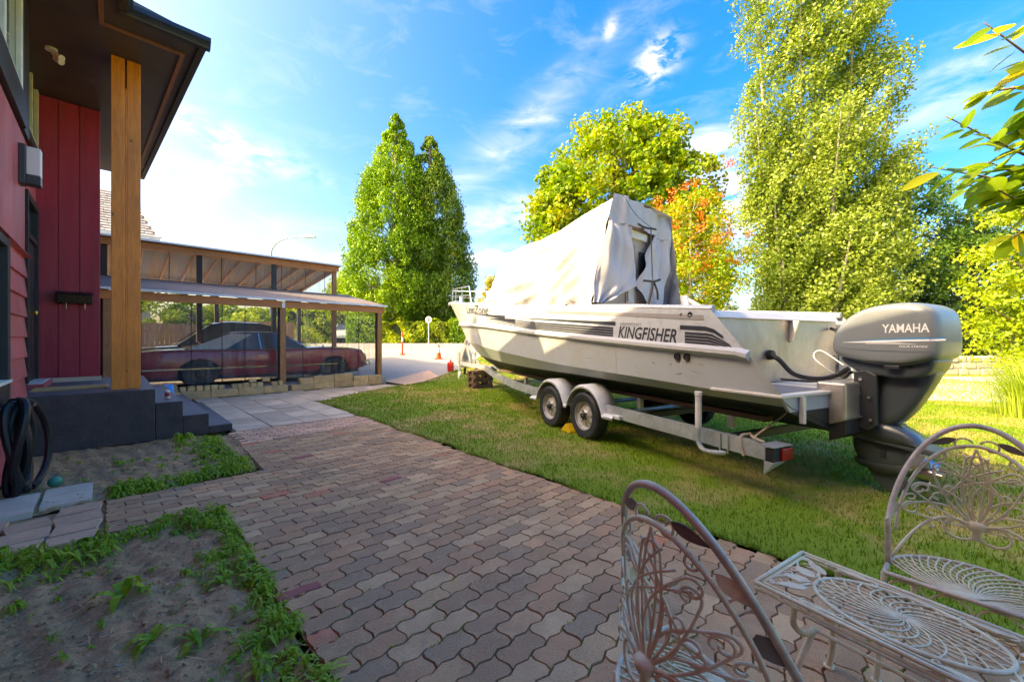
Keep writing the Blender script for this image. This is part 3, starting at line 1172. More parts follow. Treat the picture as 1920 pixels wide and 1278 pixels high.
# reddish brick apron, driveway, street, gravel lane on the far right
sheet('brick_apron', H2((6.6, 11.38), (8.5, 12.32), (8.9, 13.6), (6.6, 12.9)), .5, .004, 'small_brick')
DRIVE = H2((6.5, 12.3), (6.6, 12.9), (8.9, 13.6), (8.5, 12.3)) + [(-1.9, 17), (-1.4, 20), (-1.0, 23.0), (-26, 23.0), (-26, 16)] + H2((-2, 19.5), (6.5, 19.5))
sheet('driveway', DRIVE, .9, .0, 'concrete_lane', lim=(-26, 0, 10, 23))
sheet('street', [(-60, 22.9), (60, 22.9), (60, 27.2), (-60, 27.2)], 2.0, .006, 'street', lim=(-30, 20, 22, 27))
sheet('gravel_lane', [(7.6, 10.2), (9.5, 9.4), (14, 8.6), (22, 7.6), (30, 7), (30, 15), (20, 15.5), (11, 15), (8.2, 13)], .8, .014, 'gravel', zfn=lawn_z)

# ------------------------------------------------------------------ house
house = thing('house', 'red two-storey house with black trim and dark overhanging eave', 'house', tuple(hw(-2, 7, 0)))


def HB():
    return MB(HF)


ZS = 5.35          # soffit height
mb = HB()
mb.box(-7.6, -.80, -7.5, 7.50, 0, ZS + .02)
mb.box(-7.6, -.92, 7.50, 13.0, 0, ZS + .02)
mb.build('wall', 'siding_deep', house)
mb = HB(); mb.box(-.80, -.775, -7.5, 7.49, 0, .52)
mb.build('foundation', 'siding', house)
# lap boards below the ledge
k = 0
for (a0, a1) in ((6.22, 7.49), (-7.5, 4.78)):
    z = .50
    while z < 2.25:
        m2 = HB()
        m2.prism([(-.795, z), (-.735, z), (-.735, z + .012), (-.762, z + .25), (-.795, z + .25)], a0, a1, 'XZ')
        m2.build('lap_board', 'siding', house)
        z += .2365
m2 = HB(); m2.prism([(-.795, 2.39), (-.795, 2.45), (-.715, 2.425), (-.70, 2.40)], -7.5, 7.50, 'XZ')
m2.build('ledge', 'siding', house)
# vertical boards above
a = 4.3
while a < 7.45:
    m2 = HB()
    m2.box(-.80, -.752, a + .004, a + .098, 2.46, 3.80)
    m2.build('board', 'siding', house)
    a += .102
m2 = HB(); m2.box(-.80, -.752, -7.5, 4.29, 2.46, 5.34); m2.build('board', 'siding', house)
# upper window (black surround, white frame)
win = MB(HF); win.box(-.80, -.757, 4.9, 7.0, 4.16, 5.34)
wo = win.build('window', 'pane', house)
m2 = HB()
for (a0, a1) in ((4.85, 4.93), (5.92, 6.02), (6.86, 6.98)):
    m2.box(-.757, -.715, a0, a1, 4.16, 5.34)
m2.box(-.757, -.718, 4.93, 6.86, 4.16, 4.22)
m2.build('frame', 'white_paint', wo, bevel=.004)
m2 = HB(); m2.box(-.80, -.705, 4.75, 7.14, 3.82, 4.155); m2.box(-.80, -.71, 6.985, 7.14, 4.157, 5.345)
m2.build('trim', 'black_trim', house, bevel=.006)
m2 = HB(); m2.box(-.80, -.722, 7.145, 7.50, 3.805, 5.345); m2.build('corner_board', 'black_trim', house)
# lower window
win = HB(); win.box(-.80, -.775, 4.9, 6.10, 1.0, 2.36)
wo = win.build('window', 'pane', house)
m2 = HB(); m2.box(-.80, -.715, 6.10, 6.215, .80, 2.385); m2.box(-.80, -.715, 4.79, 4.9, .80, 2.385)
m2.box(-.80, -.718, 4.9, 6.10, .80, 1.0); m2.box(-.80, -.718, 4.9, 6.10, 2.30, 2.384)
m2.build('frame', 'black_trim', wo, bevel=.005)
m2 = HB(); m2.box(-.775, -.70, 4.8, 6.2, 1.001, 1.03); m2.build('sill', 'white_paint', wo)
# recessed entry: door, transom, upper window, board panel beside it
m2 = HB(); m2.box(-.92, -.885, 7.50, 8.62, .78, 5.34); m2.box(-.92, -.885, 8.62, 9.86, 3.52, 4.28); m2.build('wall_panel', 'siding', house)
door = HB(); door.box(-.92, -.875, 8.72, 9.66, .80, 2.86)
for (z0, z1) in ((1.0, 1.75), (1.9, 2.7)):
    for (a0, a1) in ((8.82, 9.14), (9.24, 9.56)):
        door.box(-.875, -.868, a0, a1, z0, z1)
do = door.build('door', 'black_trim', house, bevel=.004)
m2 = HB(); m2.lathe([(0, .0), (.028, .0), (.030, .018), (.014, .03), (.014, .05), (.034, .06), (.036, .085), (.02, .1), (0, .1)], (-.868, 8.80, 1.80), 'X', 14)
m2.lathe([(0, 0), (.026, 0), (.024, .016), (0, .018)], (-.868, 8.80, 1.98), 'X', 12)
m2.build('knob', 'brass', do, smooth=True)
m2 = HB(); m2.box(-.92, -.84, 8.62, 8.715, .78, 3.50); m2.box(-.92, -.84, 9.665, 9.76, .78, 3.50); m2.box(-.92, -.842, 8.715, 9.665, 3.40, 3.50); m2.box(-.92, -.846, 8.715, 9.665, 2.87, 2.95)
m2.build('door_frame', 'black_trim', house, bevel=.004)
m2 = HB(); m2.box(-.92, -.885, 8.715, 9.665, 2.952, 3.398); m2.build('transom_pane', 'glass_dark', house)
m2 = HB(); m2.box(-.92, -.70, 8.60, 9.78, .722, .795); m2.build('door_sill', 'siding', house, bevel=.006)
m2 = HB(); m2.box(-.90, -.72, 8.62, 9.74, .7955, .808); m2.build('threshold', 'white_paint', house)
win = HB(); win.box(-.92, -.89, 8.5, 9.80, 4.36, 5.34)
wo = win.build('window', 'pane', house)
m2 = HB(); m2.box(-.89, -.845, 8.5, 8.62, 4.36, 5.34); m2.box(-.89, -.845, 9.68, 9.80, 4.36, 5.34); m2.box(-.89, -.85, 9.12, 9.2, 4.36, 5.34); m2.box(-.89, -.846, 8.62, 9.68, 4.36, 4.44)
m2.build('frame', 'cream_paint', wo, bevel=.004)
m2 = HB(); m2.box(-.92, -.83, 8.4, 9.86, 4.22, 4.355); m2.build('trim', 'black_trim', house, bevel=.005)
# fin wall of three wide boards
m2 = HB(); m2.box(-.885, -.17, 9.90, 9.985, .80, ZS - .004); m2.build('wall_backing', 'siding_deep', house)
for i in range(3):
    m2 = HB()
    b0 = -.884 + i * .239
    m2.box(b0, b0 + .231, 9.86, 9.899, .80, ZS - .006)
    m2.build('board', 'siding_deep', house, bevel=.004)
m2 = HB(); m2.box(-.885, -.155, 9.84, 9.99, .722, .797); m2.build('sill_plate', 'tile_grey', house)
# porch post with its saw cut
m2 = HB()
m2.box(-.03, .108, 7.78, 8.08, .724, ZS - .002)
m2.box(.126, .27, 7.78, 8.08, .724, ZS - .002)
m2.box(.108, .126, 7.78, 8.08, .724, 4.94)
m2.box(.108, .126, 7.95, 8.08, 4.94, ZS - .004)
m2.build('porch_post', 'post_wood', house, bevel=.006)
# soffit
m2 = HB()
m2.prism([(-.93, -7.6), (.04, -7.6), (.04, 6.74), (.80, 6.74), (.44, 13.2), (-.93, 13.2)], ZS, ZS + .03)
m2.build('soffit', 'soffit', house)
m2 = HB()
m2.bar((-.11, -7.6, ZS - .012), (-.11, 7.085, ZS - .012), .045, .024)
m2.bar((-.13, 7.085, ZS - .0125), (.69, 7.085, ZS - .0125), .045, .025)
m2.bar((.668, 7.10, ZS - .012), (.36, 13.1, ZS - .012), .045, .024)
m2.build('soffit_trim', 'copper_trim', house)


def gutter_prof(o, side):
    return [(o, ZS - .03), (o + side * .075, ZS - .03), (o + side * .085, ZS + .0), (o + side * .12, ZS + .045), (o + side * .12, ZS + .10), (o + side * .10, ZS + .10), (o, ZS + .10)]


m2 = HB(); m2.prism([(p[0], p[1]) for p in gutter_prof(.04, 1)], -7.6, 6.62, 'XZ'); m2.build('gutter', 'gutter', house, smooth=30)
m2 = HB()
pr = gutter_prof(6.74, -1)
m2.prism(pr, .04, .92, 'YZ'); m2.build('gutter', 'gutter', house, smooth=30)
m2 = HB(); m2.bar((.84, 6.745, ZS + .035), (.48, 13.2, ZS + .035), .085, .13); m2.build('barge_board', 'black_trim', house, bevel=.01)
# roofs
m2 = HB(); m2.prism([(.10, ZS + .10), (.10, ZS + .14), (-4.0, 7.0), (-8.1, ZS + .14), (-8.1, ZS + .10)], -8.0, 12.0, 'XZ'); m2.build('roof', 'roof_dark', house)
m2 = HB(); m2.prism([(-.7, 5.0), (-.7, 5.6), (-4.0, 10.75), (-7.3, 5.6), (-7.3, 5.0)], 12.01, 16.7, 'XZ'); m2.build('roof', 'roof_dark', house)  # unseen tall wing, added and shaped for its shadow on the boat
m2 = HB(); m2.box(-7.3, -1.0, 12.5, 16.4, 0, 5.1); m2.build('wall', 'siding_deep', house)  # unseen wall added below the shadow-casting wing roof
m2 = HB()
m2.add([(.80, 6.74, ZS + .10), (.80, 6.74, ZS + .14), (.44, 13.2, ZS + .10), (.44, 13.2, ZS + .14), (-1.2, 6.74, ZS + .40), (-1.2, 13.2, ZS + .40), (-1.2, 6.74, ZS + .10), (-1.2, 13.2, ZS + .10)],
       [(0, 1, 3, 2), (1, 4, 5, 3), (0, 6, 4, 1), (2, 3, 5, 7), (0, 2, 7, 6)])
m2.build('porch_roof', 'roof_dark', house)

# porch and steps
porch = thing('porch_steps', 'dark rendered concrete porch with three steps going down to the slabs', 'porch', tuple(hw(.2, 8.5, 0)))
m2 = HB()
m2.prism([(-.92, 0), (.41, 0), (.41, .722), (-.92, .722)], 7.5, 10.6, 'XZ')
m2.build('porch_base', 'render_black', porch, bevel=.012)
m2 = HB(); m2.box(-.915, .405, 7.506, 10.59, .7225, .7255); m2.build('porch_floor', 'porch_top_skylit', porch)
for (b0, b1, z) in ((.41, .71, .525), (.71, 1.015, .305), (1.015, 1.31, .11)):
    m2 = HB(); m2.box(b0 + .001, b1, 7.501, 10.55, 0, z); so = m2.build('step', 'render_black', porch, bevel=.01)
    m2 = HB(); m2.box(b0 + .004, b1 - .006, 7.508, 10.54, z + .0005, z + .0035); m2.build('tread', 'porch_top_skylit', so)

m2 = HB()
m2.box(-.78, -.06, 8.12, 8.66, .728, .742)
for i in range(34):
    b0 = -.775 + i * .0209
    m2.box(b0, b0 + .013, 8.125, 8.655, .742, .748)
m2.build('doormat', 'mat_fibre', label='ribbed coir doormat lying on the porch by the black door', cat='doormat')

# mailbox
mbx = thing('mailbox', 'black wall mailbox with two hooks on the dark red boards', 'mailbox', tuple(hw(-.46, 9.8, 2.0)))
m2 = HB()
m2.prism([(9.855, 2.02), (9.735, 2.02), (9.72, 2.16), (9.855, 2.20)], -.66, -.26, 'YZ'); m2.build('box', 'mailbox', mbx, bevel=.006)
m2 = HB(); m2.prism([(9.857, 2.205), (9.71, 2.165), (9.705, 2.18), (9.857, 2.222)], -.672, -.248, 'YZ'); m2.build('lid', 'mailbox', mbx, bevel=.003)
for b0 in (-.555, -.345):
    m2 = HB(); m2.tube(cat_path([(b0, 9.80, 2.02), (b0, 9.80, 1.93), (b0, 9.78, 1.905), (b0, 9.755, 1.93)], 4), .006, 6); m2.build('hook', 'stainless', mbx)

# wall light
wl = thing('wall_light', 'square wall light with white face on the red wall above the ledge', 'wall light', tuple(hw(-.72, 7.05, 3.1)))
m2 = HB(); m2.box(-.752, -.70, 6.98, 7.16, 3.16, 3.60); m2.build('back_plate', 'lamp_dark', wl, bevel=.006)
m2 = HB(); m2.box(-.70, -.59, 7.00, 7.14, 3.27, 3.585); m2.build('lamp_shade', 'lamp_white', wl, bevel=.01)
m2 = HB(); m2.box(-.70, -.59, 6.995, 7.145, 3.165, 3.269); m2.build('base', 'lamp_dark', wl, bevel=.006)
# flood light under the soffit
fl = thing('flood_light', 'small white twin flood light fixed under the dark soffit', 'flood light', tuple(hw(-.62, 8.3, 5.3)))
m2 = HB(); m2.lathe([(0, 0), (.06, 0), (.06, .03), (0, .03)], (-.60, 8.2, 5.317), 'Z', 16); m2.build('base', 'lamp_white', fl)
for i, (b0, a0) in enumerate(((-.55, 8.16), (-.56, 8.27))):
    m2 = HB(); m2.tube([(-.60, 8.2 + i * .03, 5.31), (b0, a0, 5.26)], .012, 8); m2.tube([(b0 - .01, a0 + .01, 5.265), (b0 + .05, a0 - .04, 5.22)], [.032, .042], 12); m2.build('lamp', 'lamp_white', fl)

# hose hanging on the wall
hose = thing('hose_coil', 'thick black hose hanging in loops on the red wall', 'hose', tuple(hw(-.62, 5.8, .0)))
for i, (da, top, bot, db, wv) in enumerate(((0, .84, .02, 0, .08), (.07, .85, .05, .02, .10), (.14, .83, .03, .035, .11), (.03, .86, .10, .05, .13), (.20, .845, .07, .01, .12), (.11, .86, .13, .06, .14))):
    c = (-.64 + db, 5.62 + da)
    pts = []
    for k in range(14):
        t = 2 * PI * k / 14
        zz_ = (top + bot) / 2 + (top - bot) / 2 * math.cos(t)
        pts.append((c[0] + .035 * math.sin(t * 2 + i), c[1] + wv * math.sin(t), zz_))
    m2 = HB(); m2.tube(cat_path(pts, 5, True), .031, 9, True); m2.build('loop', 'black_rubber', hose, smooth=True)
m2 = HB(); m2.tube(cat_path([(-.62, 5.78, .86), (-.56, 6.0, .80), (-.50, 6.16, .62), (-.47, 6.2, .40), (-.48, 6.16, .18), (-.52, 6.02, .05), (-.55, 5.85, .03)], 7), .029, 9)
m2.build('tail', 'black_rubber', hose, smooth=True)
m2 = HB(); m2.tube([(-.57, 5.97, .81), (-.545, 6.05, .77)], .029, 9); m2.build('coupling', 'stainless', hose)
m2 = HB(); m2.tube(cat_path([(-.77, 5.72, .80), (-.70, 5.72, .79), (-.60, 5.72, .80), (-.58, 5.72, .85)], 4), .012, 6); m2.build('hook', 'galv', hose)
m2 = HB()
m2.lathe([(0, 0)] + [(.052 * math.sin(t), .052 - .052 * math.cos(t)) for t in np.linspace(.2, PI - .2, 9)] + [(0, .104)], tuple((-.40, 5.80, .0)), 'Z', 18)
m2.build('ball', 'green_plastic', label='teal green ball on the ground beside the hanging hose', cat='ball', smooth='all')
# drinks can
cn = thing('drink_can', 'white and red drinks can standing on the top step', 'can', tuple(hw(.57, 7.93, .529)))
m2 = HB(); m2.lathe([(0, .529), (.026, .529), (.033, .537), (.033, .648), (.026, .66), (0, .657)], (.57, 7.93, 0), 'Z', 18); m2.build('body', 'can_white', cn, smooth=True)
m2 = HB(); m2.lathe([(.0335, .565), (.0335, .625)], (.57, 7.93, 0), 'Z', 18, (R(-150), R(-30))); m2.build('print', 'can_red', cn, smooth=True)
# blue tarp by the steps
m2 = HB()
m2.grid(lambda s_, t: (.28 + .62 * s_, 10.65 + .55 * t, .50 - .30 * s_ * (1 - t) + .10 * math.sin(s_ * 5 + t * 4) * .4 + .06 * math.sin(t * 9) - .10 * t), 10, 8)
ta = m2.build('tarp', 'blue_tarp', label='crumpled bright blue tarp beside the porch steps', cat='tarp', smooth='all')
so = ta.modifiers.new('thick', 'SOLIDIFY'); so.thickness = .008

# ------------------------------------------------------------------ carport
PAD = .18
mb = HB(); mb.box(-2.0, 6.45, 12.42, 20.0, -.05, PAD); mb.build('carport_slab', 'concrete_lane', kind='structure')
cp = thing('carport', 'open wooden carport with two lean-to roofs and clear plastic curtains', 'carport', tuple(hw(3, 15, PAD)))
for b0 in (-.1, 3.37, 6.27):
    m2 = HB(); m2.box(b0 - .075, b0 + .075, 12.50, 12.65, 0.0 if b0 > 0 else .1, 2.34); m2.build('post', 'carport_post', cp, bevel=.006)
for b0 in (-.2, 1.86, 3.9, 5.93):
    m2 = HB(); m2.box(b0 - .07, b0 + .07, 15.45, 15.59, PAD, 4.02)
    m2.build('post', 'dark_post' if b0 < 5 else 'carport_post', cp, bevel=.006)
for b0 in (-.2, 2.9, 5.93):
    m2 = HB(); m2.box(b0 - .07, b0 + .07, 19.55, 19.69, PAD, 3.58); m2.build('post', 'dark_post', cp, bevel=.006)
m2 = HB(); m2.box(-.9, 6.42, 12.47, 12.51, 2.33, 2.525); m2.build('fascia', 'beam_wood', cp, bevel=.004)
m2 = HB(); m2.box(-.9, 6.36, 12.515, 12.63, 2.345, 2.50); m2.build('beam', 'beam_wood', cp, bevel=.004)
m2 = HB(); m2.box(-.9, 6.05, 15.36, 15.42, 4.02, 4.20); m2.build('fascia', 'beam_wood', cp, bevel=.004)
m2 = HB(); m2.box(-.9, 6.0, 15.43, 15.60, 4.02, 4.15); m2.build('beam', 'beam_wood', cp, bevel=.004)
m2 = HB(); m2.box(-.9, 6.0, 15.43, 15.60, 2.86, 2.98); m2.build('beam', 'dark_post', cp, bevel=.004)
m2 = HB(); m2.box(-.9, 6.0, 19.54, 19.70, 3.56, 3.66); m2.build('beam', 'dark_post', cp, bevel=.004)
for b0 in np.arange(-.6, 6.3, .62):
    m2 = HB(); m2.bar((b0, 12.55, 2.50), (b0, 15.45, 3.03), .05, .10); m2.build('rafter', 'rafter_wood', cp)
for b0 in np.arange(-.6, 6.05, .60):
    m2 = HB(); m2.bar((b0, 15.36, 4.145), (b0, 19.8, 3.64), .05, .12); m2.build('rafter', 'rafter_wood', cp)
m2 = HB(); m2.add([(-1.0, 12.38, 2.545), (6.46, 12.38, 2.545), (6.46, 15.55, 3.165), (-1.0, 15.55, 3.165), (-1.0, 12.38, 2.57), (6.46, 12.38, 2.57), (6.46, 15.55, 3.19), (-1.0, 15.55, 3.19)],
                  [(3, 2, 1, 0), (4, 5, 6, 7), (0, 1, 5, 4), (1, 2, 6, 5), (2, 3, 7, 6), (3, 0, 4, 7)])
m2.build('roof', 'roof_felt', cp)
m2 = HB(); m2.add([(-1.0, 15.2, 4.225), (6.1, 15.2, 4.225), (6.1, 19.95, 3.685), (-1.0, 19.95, 3.685), (-1.0, 15.2, 4.245), (6.1, 15.2, 4.245), (6.1, 19.95, 3.705), (-1.0, 19.95, 3.705)],
                  [(3, 2, 1, 0), (4, 5, 6, 7), (0, 1, 5, 4), (1, 2, 6, 5), (2, 3, 7, 6), (3, 0, 4, 7)])
m2.build('roof', 'panel_grey', cp)
m2 = HB(); m2.box(-1.0, 6.48, 12.35, 12.377, 2.53, 2.585); m2.build('flashing', 'white_edge', cp)
m2 = HB(); m2.box(-1.0, 6.12, 15.17, 15.197, 4.215, 4.262); m2.build('flashing', 'white_edge', cp)
m2 = HB(); m2.box(3.33, 3.41, 12.455, 12.468, 2.33, 2.50); m2.build('bracket', 'galv', cp)


def curtain(b0, b1, a0, z0, z1, name='curtain'):
    m2 = HB()
    n = int((b1 - b0) / .06)
    m2.grid(lambda s_, t: (b0 + (b1 - b0) * s_, a0 + .012 * math.sin(s_ * (b1 - b0) * 19) * (1 - .4 * t) + .01 * math.sin(s_ * 31), z0 + (z1 - z0) * t), n, 4)
    o = m2.build(name, 'vinyl', cp, smooth='all')
    b = b0 + .45
    while b < b1 - .1:
        m3 = HB(); m3.box(b, b + .018, a0 - .016, a0 - .013, z0, z1); m3.build('seam', 'strap_black', o)
        b += rnd.uniform(.5, .95)


curtain(-.02, 3.29, 12.58, .34, 2.33)
curtain(3.45, 6.19, 12.58, .30, 2.33)
curtain(-.1, 1.78, 15.44, 3.19, 4.01)
curtain(1.95, 5.85, 15.44, 3.19, 4.01)
for b0 in (3.28, 3.44, 6.18):
    m2 = HB(); m2.box(b0 - .03, b0 + .01, 12.57, 12.60, .30, 2.33); m2.build('curtain_edge', 'strap_black', cp)

# low wall of tan blocks along the carport
bw_ = thing('block_wall', 'low tan concrete block edging with loose bricks on top beside the carport', 'block wall', tuple(hw(2, 12.3, 0)))
def block(b0, b1, a0, a1, z0, z1, p=bw_, nm='block'):
    m2 = HB()
    j = lambda: rnd.uniform(-.006, .006)
    vs = [(x + j(), y + j(), z) for z in (z0, z1) for y in (a0, a1) for x in (b0, b1)]
    m2.add(vs, [(0, 2, 3, 1), (4, 5, 7, 6), (0, 1, 5, 4), (2, 6, 7, 3), (0, 4, 6, 2), (1, 3, 7, 5)])
    m2.build(nm, 'block', p, bevel=.008, seg=1)
b0 = .55
while b0 < 3.0:
    block(b0, b0 + .56, 12.16, 12.38, 0, .19); b0 += .57
block(.62, 1.05, 12.15, 12.36, .192, .36)
b0 = 1.10
while b0 < 3.2:
    w = rnd.uniform(.10, .15)
    if rnd.random() < .93:
        block(b0, b0 + w, 12.19, 12.36, .192, .192 + rnd.uniform(.10, .12), nm='brick')
    b0 += w + rnd.uniform(.012, .04)
block(2.5, 2.66, 12.2, 12.36, .32, .41, nm='brick'); block(2.8, 2.97, 12.2, 12.36, .32, .41, nm='brick')
bw2 = thing('block_wall', 'low wall of stacked tan blocks between the two right carport posts', 'block wall', tuple(hw(5, 12.3, 0)))
for (b0, b1, z0, z1) in ((3.5, 4.08, 0, .17), (4.09, 4.66, 0, .17), (4.67, 5.24, 0, .17), (3.72, 4.08, .172, .34), (4.09, 4.66, .172, .38), (4.67, 5.22, .172, .40), (5.25, 5.72, 0, .30), (5.73, 6.17, 0, .30)):
    block(b0, b1, 12.18, 12.40, z0, z1, bw2)
# ------------------------------------------------------------------ cars
def car(name, label, T, half, wid, tab_top, green, wheels, wr, zw, mats, group=None, trim_z=None, tall=False, sides_lo=.26, front_face=None):
    """half: length/2; tab_top: hood/belt/boot line; green: greenhouse outline (x,z) list; lofted body"""
    body_m, roof_m = mats
    root = thing(name, label, 'car', tuple(T @ Vector((0, 0, 0))), group)
    hw_ = wid / 2
    xs_ = sorted(set([round(x, 3) for x in np.linspace(-half, half, 45)] +
                     [round(w + wr * 1.2 * math.cos(t), 3) for w in wheels for t in np.linspace(0, PI, 15)]))
    def section(x):
        e = abs(x) / half
        taper = 1 - .10 * max(0, (e - .72) / .28) ** 2
        top = interp(tab_top, x)
        drop = 0 if e < .965 else .16 * ((e - .965) / .035)
        top -= drop
        w = hw_ * taper
        zb = sides_lo + (.12 * max(0, (e - .85) / .15))
        for wx in wheels:
            d = abs(x - wx)
            if d < wr * 1.2:
                zb = max(zb, zw + math.sqrt((wr * 1.2) ** 2 - d * d))
        mid = .5 * (top + .42)
        P = [(w * .90, sides_lo - .04), (w * .975, sides_lo + .08), (w, .50), (w * .992, mid + .1), (w * .965, top - .06), (w * .90, top - .012), (w * .6, top + .018), (0, top + .03)]
        P = [(y, max(z, min(zb, top - .05))) for y, z in P]
        return P
    mb = MB(T)
    secs = [section(x) for x in xs_]
    n = len(secs[0])
    for sgn in (1, -1):
        vs = [(x, sgn * y, z) for x, s_ in zip(xs_, secs) for y, z in s_]
        fs = []
        for i in range(len(xs_) - 1):
            for k in range(n - 1):
                q = (i * n + k, i * n + k + 1, (i + 1) * n + k + 1, (i + 1) * n + k)
                fs.append(q if sgn > 0 else q[::-1])
        mb.add(vs, fs)
    for x, s_, rev in ((xs_[0], secs[0], False), (xs_[-1], secs[-1], True)):
        vs = [(x, y, z) for y, z in s_] + [(x, -y, z) for y, z in s_[::-1]]
        mb.add(vs, [tuple(range(len(vs)))[::-1 if rev else 1]])
    mb.build('body', body_m, root, smooth=32)
    mb = MB(T); mb.box(-half + .25, half - .25, -hw_ * .86, hw_ * .86, .2, .62); mb.build('underbody', 'car_inside', root)
    # greenhouse
    gx = [p[0] for p in green]; gzs = [p[1] for p in green]
    def gy(z, zb, zt):
        return hw_ * (.90 - .17 * (z - zb) / (zt - zb))
    zb, zt = min(gzs), max(gzs)
    mb = MB(T)
    k = len(green)
    vs = [(x, -gy(z, zb, zt), z) for x, z in green] + [(x, gy(z, zb, zt), z) for x, z in green]
    fs = [tuple(range(k)), tuple(range(k, 2 * k))[::-1]] + [(i, k + i, k + (i + 1) % k, (i + 1) % k) for i in range(k)]
    mb.add(vs, fs)
    mb.build('windows', 'car_glass', root)
    # roof skin
    top = [(x, z) for x, z in green if z > zt - .13]
    top.sort()
    mb = MB(T)
    def roof_pt(s_, t):
        x = top[0][0] + (top[-1][0] - top[0][0]) * s_
        z = interp(top, x)
        y = gy(z, zb, zt) * 1.015 * (2 * t - 1)
        return (x, y, z + .035 * (1 - (2 * t - 1) ** 2) + .006 - (.03 if abs(2 * t - 1) > .99 else 0))
    mb.grid(roof_pt, 10, 10)
    mb.build('roof', roof_m, root, smooth='all')
    # pillars
    for sgn in (-1, 1):
        for (a, b, wd) in ((0, 1, .05), (k - 1, k - 2, .05)):
            pass
    mb = MB(T)
    for sgn in (-1, 1):
        lo, hi = green[0], green[1]
        wq = .62 if not tall else .14
        pol = [(lo[0] + .02, lo[1]), (lo[0] + .16 + wq, lo[1]), (hi[0] + .10 + wq * .55, hi[1] - .02), (hi[0], hi[1])]
        y0 = [sgn * (gy(z, zb, zt) + .006) for _, z in pol]
        y1 = [sgn * (gy(z, zb, zt) - .03) for _, z in pol]
        m0 = MB(T)
        m0.add([(x, y, z) for (x, z), y in zip(pol, y0)] + [(x, y, z) for (x, z), y in zip(pol, y1)],
               [(0, 1, 2, 3), (7, 6, 5, 4), (0, 4, 5, 1), (1, 5, 6, 2), (2, 6, 7, 3), (3, 7, 4, 0)])
        m0.build('rear_pillar', roof_m, root)
        f0, f1 = green[-1], green[-2]
        m0 = MB(T)
        pth = [(x, sgn * (gy(z, zb, zt) + .008), z) for x, z in ((f0[0], f0[1]), (f1[0], f1[1]))]
        m0.tube(pth, .022, 6); m0.build('front_pillar', 'chrome' if not tall else body_m, root)
        xm = (green[-1][0] + green[0][0]) / 2 + (.22 if not tall else .1)
        m0 = MB(T); m0.tube([(xm, sgn * (gy(zb, zb, zt) + .006), zb), (xm - .04, sgn * (gy(zt, zb, zt) + .004), zt - .02)], .014, 5); m0.build('window_bar', 'chrome' if not tall else body_m, root)
        # sill chrome and side trim
        m0 = MB(T); m0.tube([(green[0][0], sgn * hw_ * .915, zb + .006), (green[-1][0], sgn * hw_ * .915, zb + .006)], .012, 5); m0.build('belt_trim', 'chrome' if not tall else 'car_black', root)
        if trim_z:
            m0 = MB(T); m0.bar((-half * .92, sgn * (hw_ * .995 + .004), trim_z), (half * .66, sgn * (hw_ * 1.0 + .004), trim_z), .02, .035); m0.build('side_trim', 'chrome', root)
            m0 = MB(T); m0.bar((xm - .12, sgn * (hw_ + .01), .80), (xm + .03, sgn * (hw_ + .01), .80), .02, .025); m0.build('door_handle', 'chrome', root)
    # wheels
    for wx in wheels:
        for sgn in (-1, 1):
            yc = sgn * (hw_ - .13)
            wroot = MB(T)
            prof = [(wr * .62, -.10), (wr * .90, -.11), (wr, -.075), (wr, .075), (wr * .90, .11), (wr * .62, .10)]
            wroot.lathe([(r, h) for r, h in prof], (wx, yc, zw), 'Y', 28)
            w_ = wroot.build('wheel', 'tyre', root, smooth=True)
            rm = MB(T)
            o = sgn * .085
            rm.lathe([(0, o + sgn * .02), (wr * .18, o + sgn * .025), (wr * .24, o), (wr * .5, o - sgn * .01), (wr * .60, o + sgn * .012), (wr * .64, o - sgn * .02)], (wx, yc, zw), 'Y', 24)
            rm.build('rim', 'hub' if trim_z else 'rim', w_, smooth=True)
    return root


# red hardtop in the carport
TC = HF @ Matrix.Translation((3.15, 14.02, PAD)) @ Matrix.Diagonal((1.11, 1, 1, 1))
red_top = [(-2.65, .90), (-2.2, .97), (-1.7, .99), (0, .985), (.95, 1.0), (1.3, 1.02), (2.2, .99), (2.55, .93), (2.65, .88)]
rc = car('classic_car', 'dark red classic hardtop with beige roof parked behind the plastic curtain', TC, 2.65, 1.98, red_top,
         [(-1.72, .98), (-.78, 1.43), (-.45, 1.465), (.15, 1.465), (.38, 1.43), (.98, .98)], (1.66, -1.42), .345, .345, ('car_red', 'car_roof'), trim_z=.50)
m0 = MB(TC)
m0.tube(cat_path([(2.48, -1.0, .47), (2.66, -.96, .47), (2.76, -.75, .47), (2.79, 0, .47), (2.76, .75, .47), (2.66, .96, .47), (2.48, 1.0, .47)], 5), .085, 8)
m0.build('front_bumper', 'chrome', rc, smooth=True)
m0 = MB(TC)
m0.tube(cat_path([(-2.5, -1.0, .46), (-2.70, -.93, .46), (-2.76, 0, .46), (-2.70, .93, .46), (-2.5, 1.0, .46)], 5), .08, 8)
m0.build('rear_bumper', 'chrome', rc, smooth=True)
for y in (-.72, -.52, .52, .72):
    m0 = MB(TC); m0.lathe([(0, 2.69), (.07, 2.685), (.085, 2.655), (.085, 2.62)], (0, y, .72), 'X', 16); m0.build('headlight', 'chrome', rc, smooth=True)
m0 = MB(TC); m0.box(2.63, 2.668, -.42, .42, .60, .80); m0.build('grille', 'gun_grey', rc)
m0 = MB(TC); m0.tube([(1.35, -.97, .99), (1.33, -1.06, 1.03)], .012, 6); m0.tube([(1.30, -1.05, 1.05), (1.345, -1.07, 1.05)], .05, 10); m0.build('mirror', 'chrome', rc)

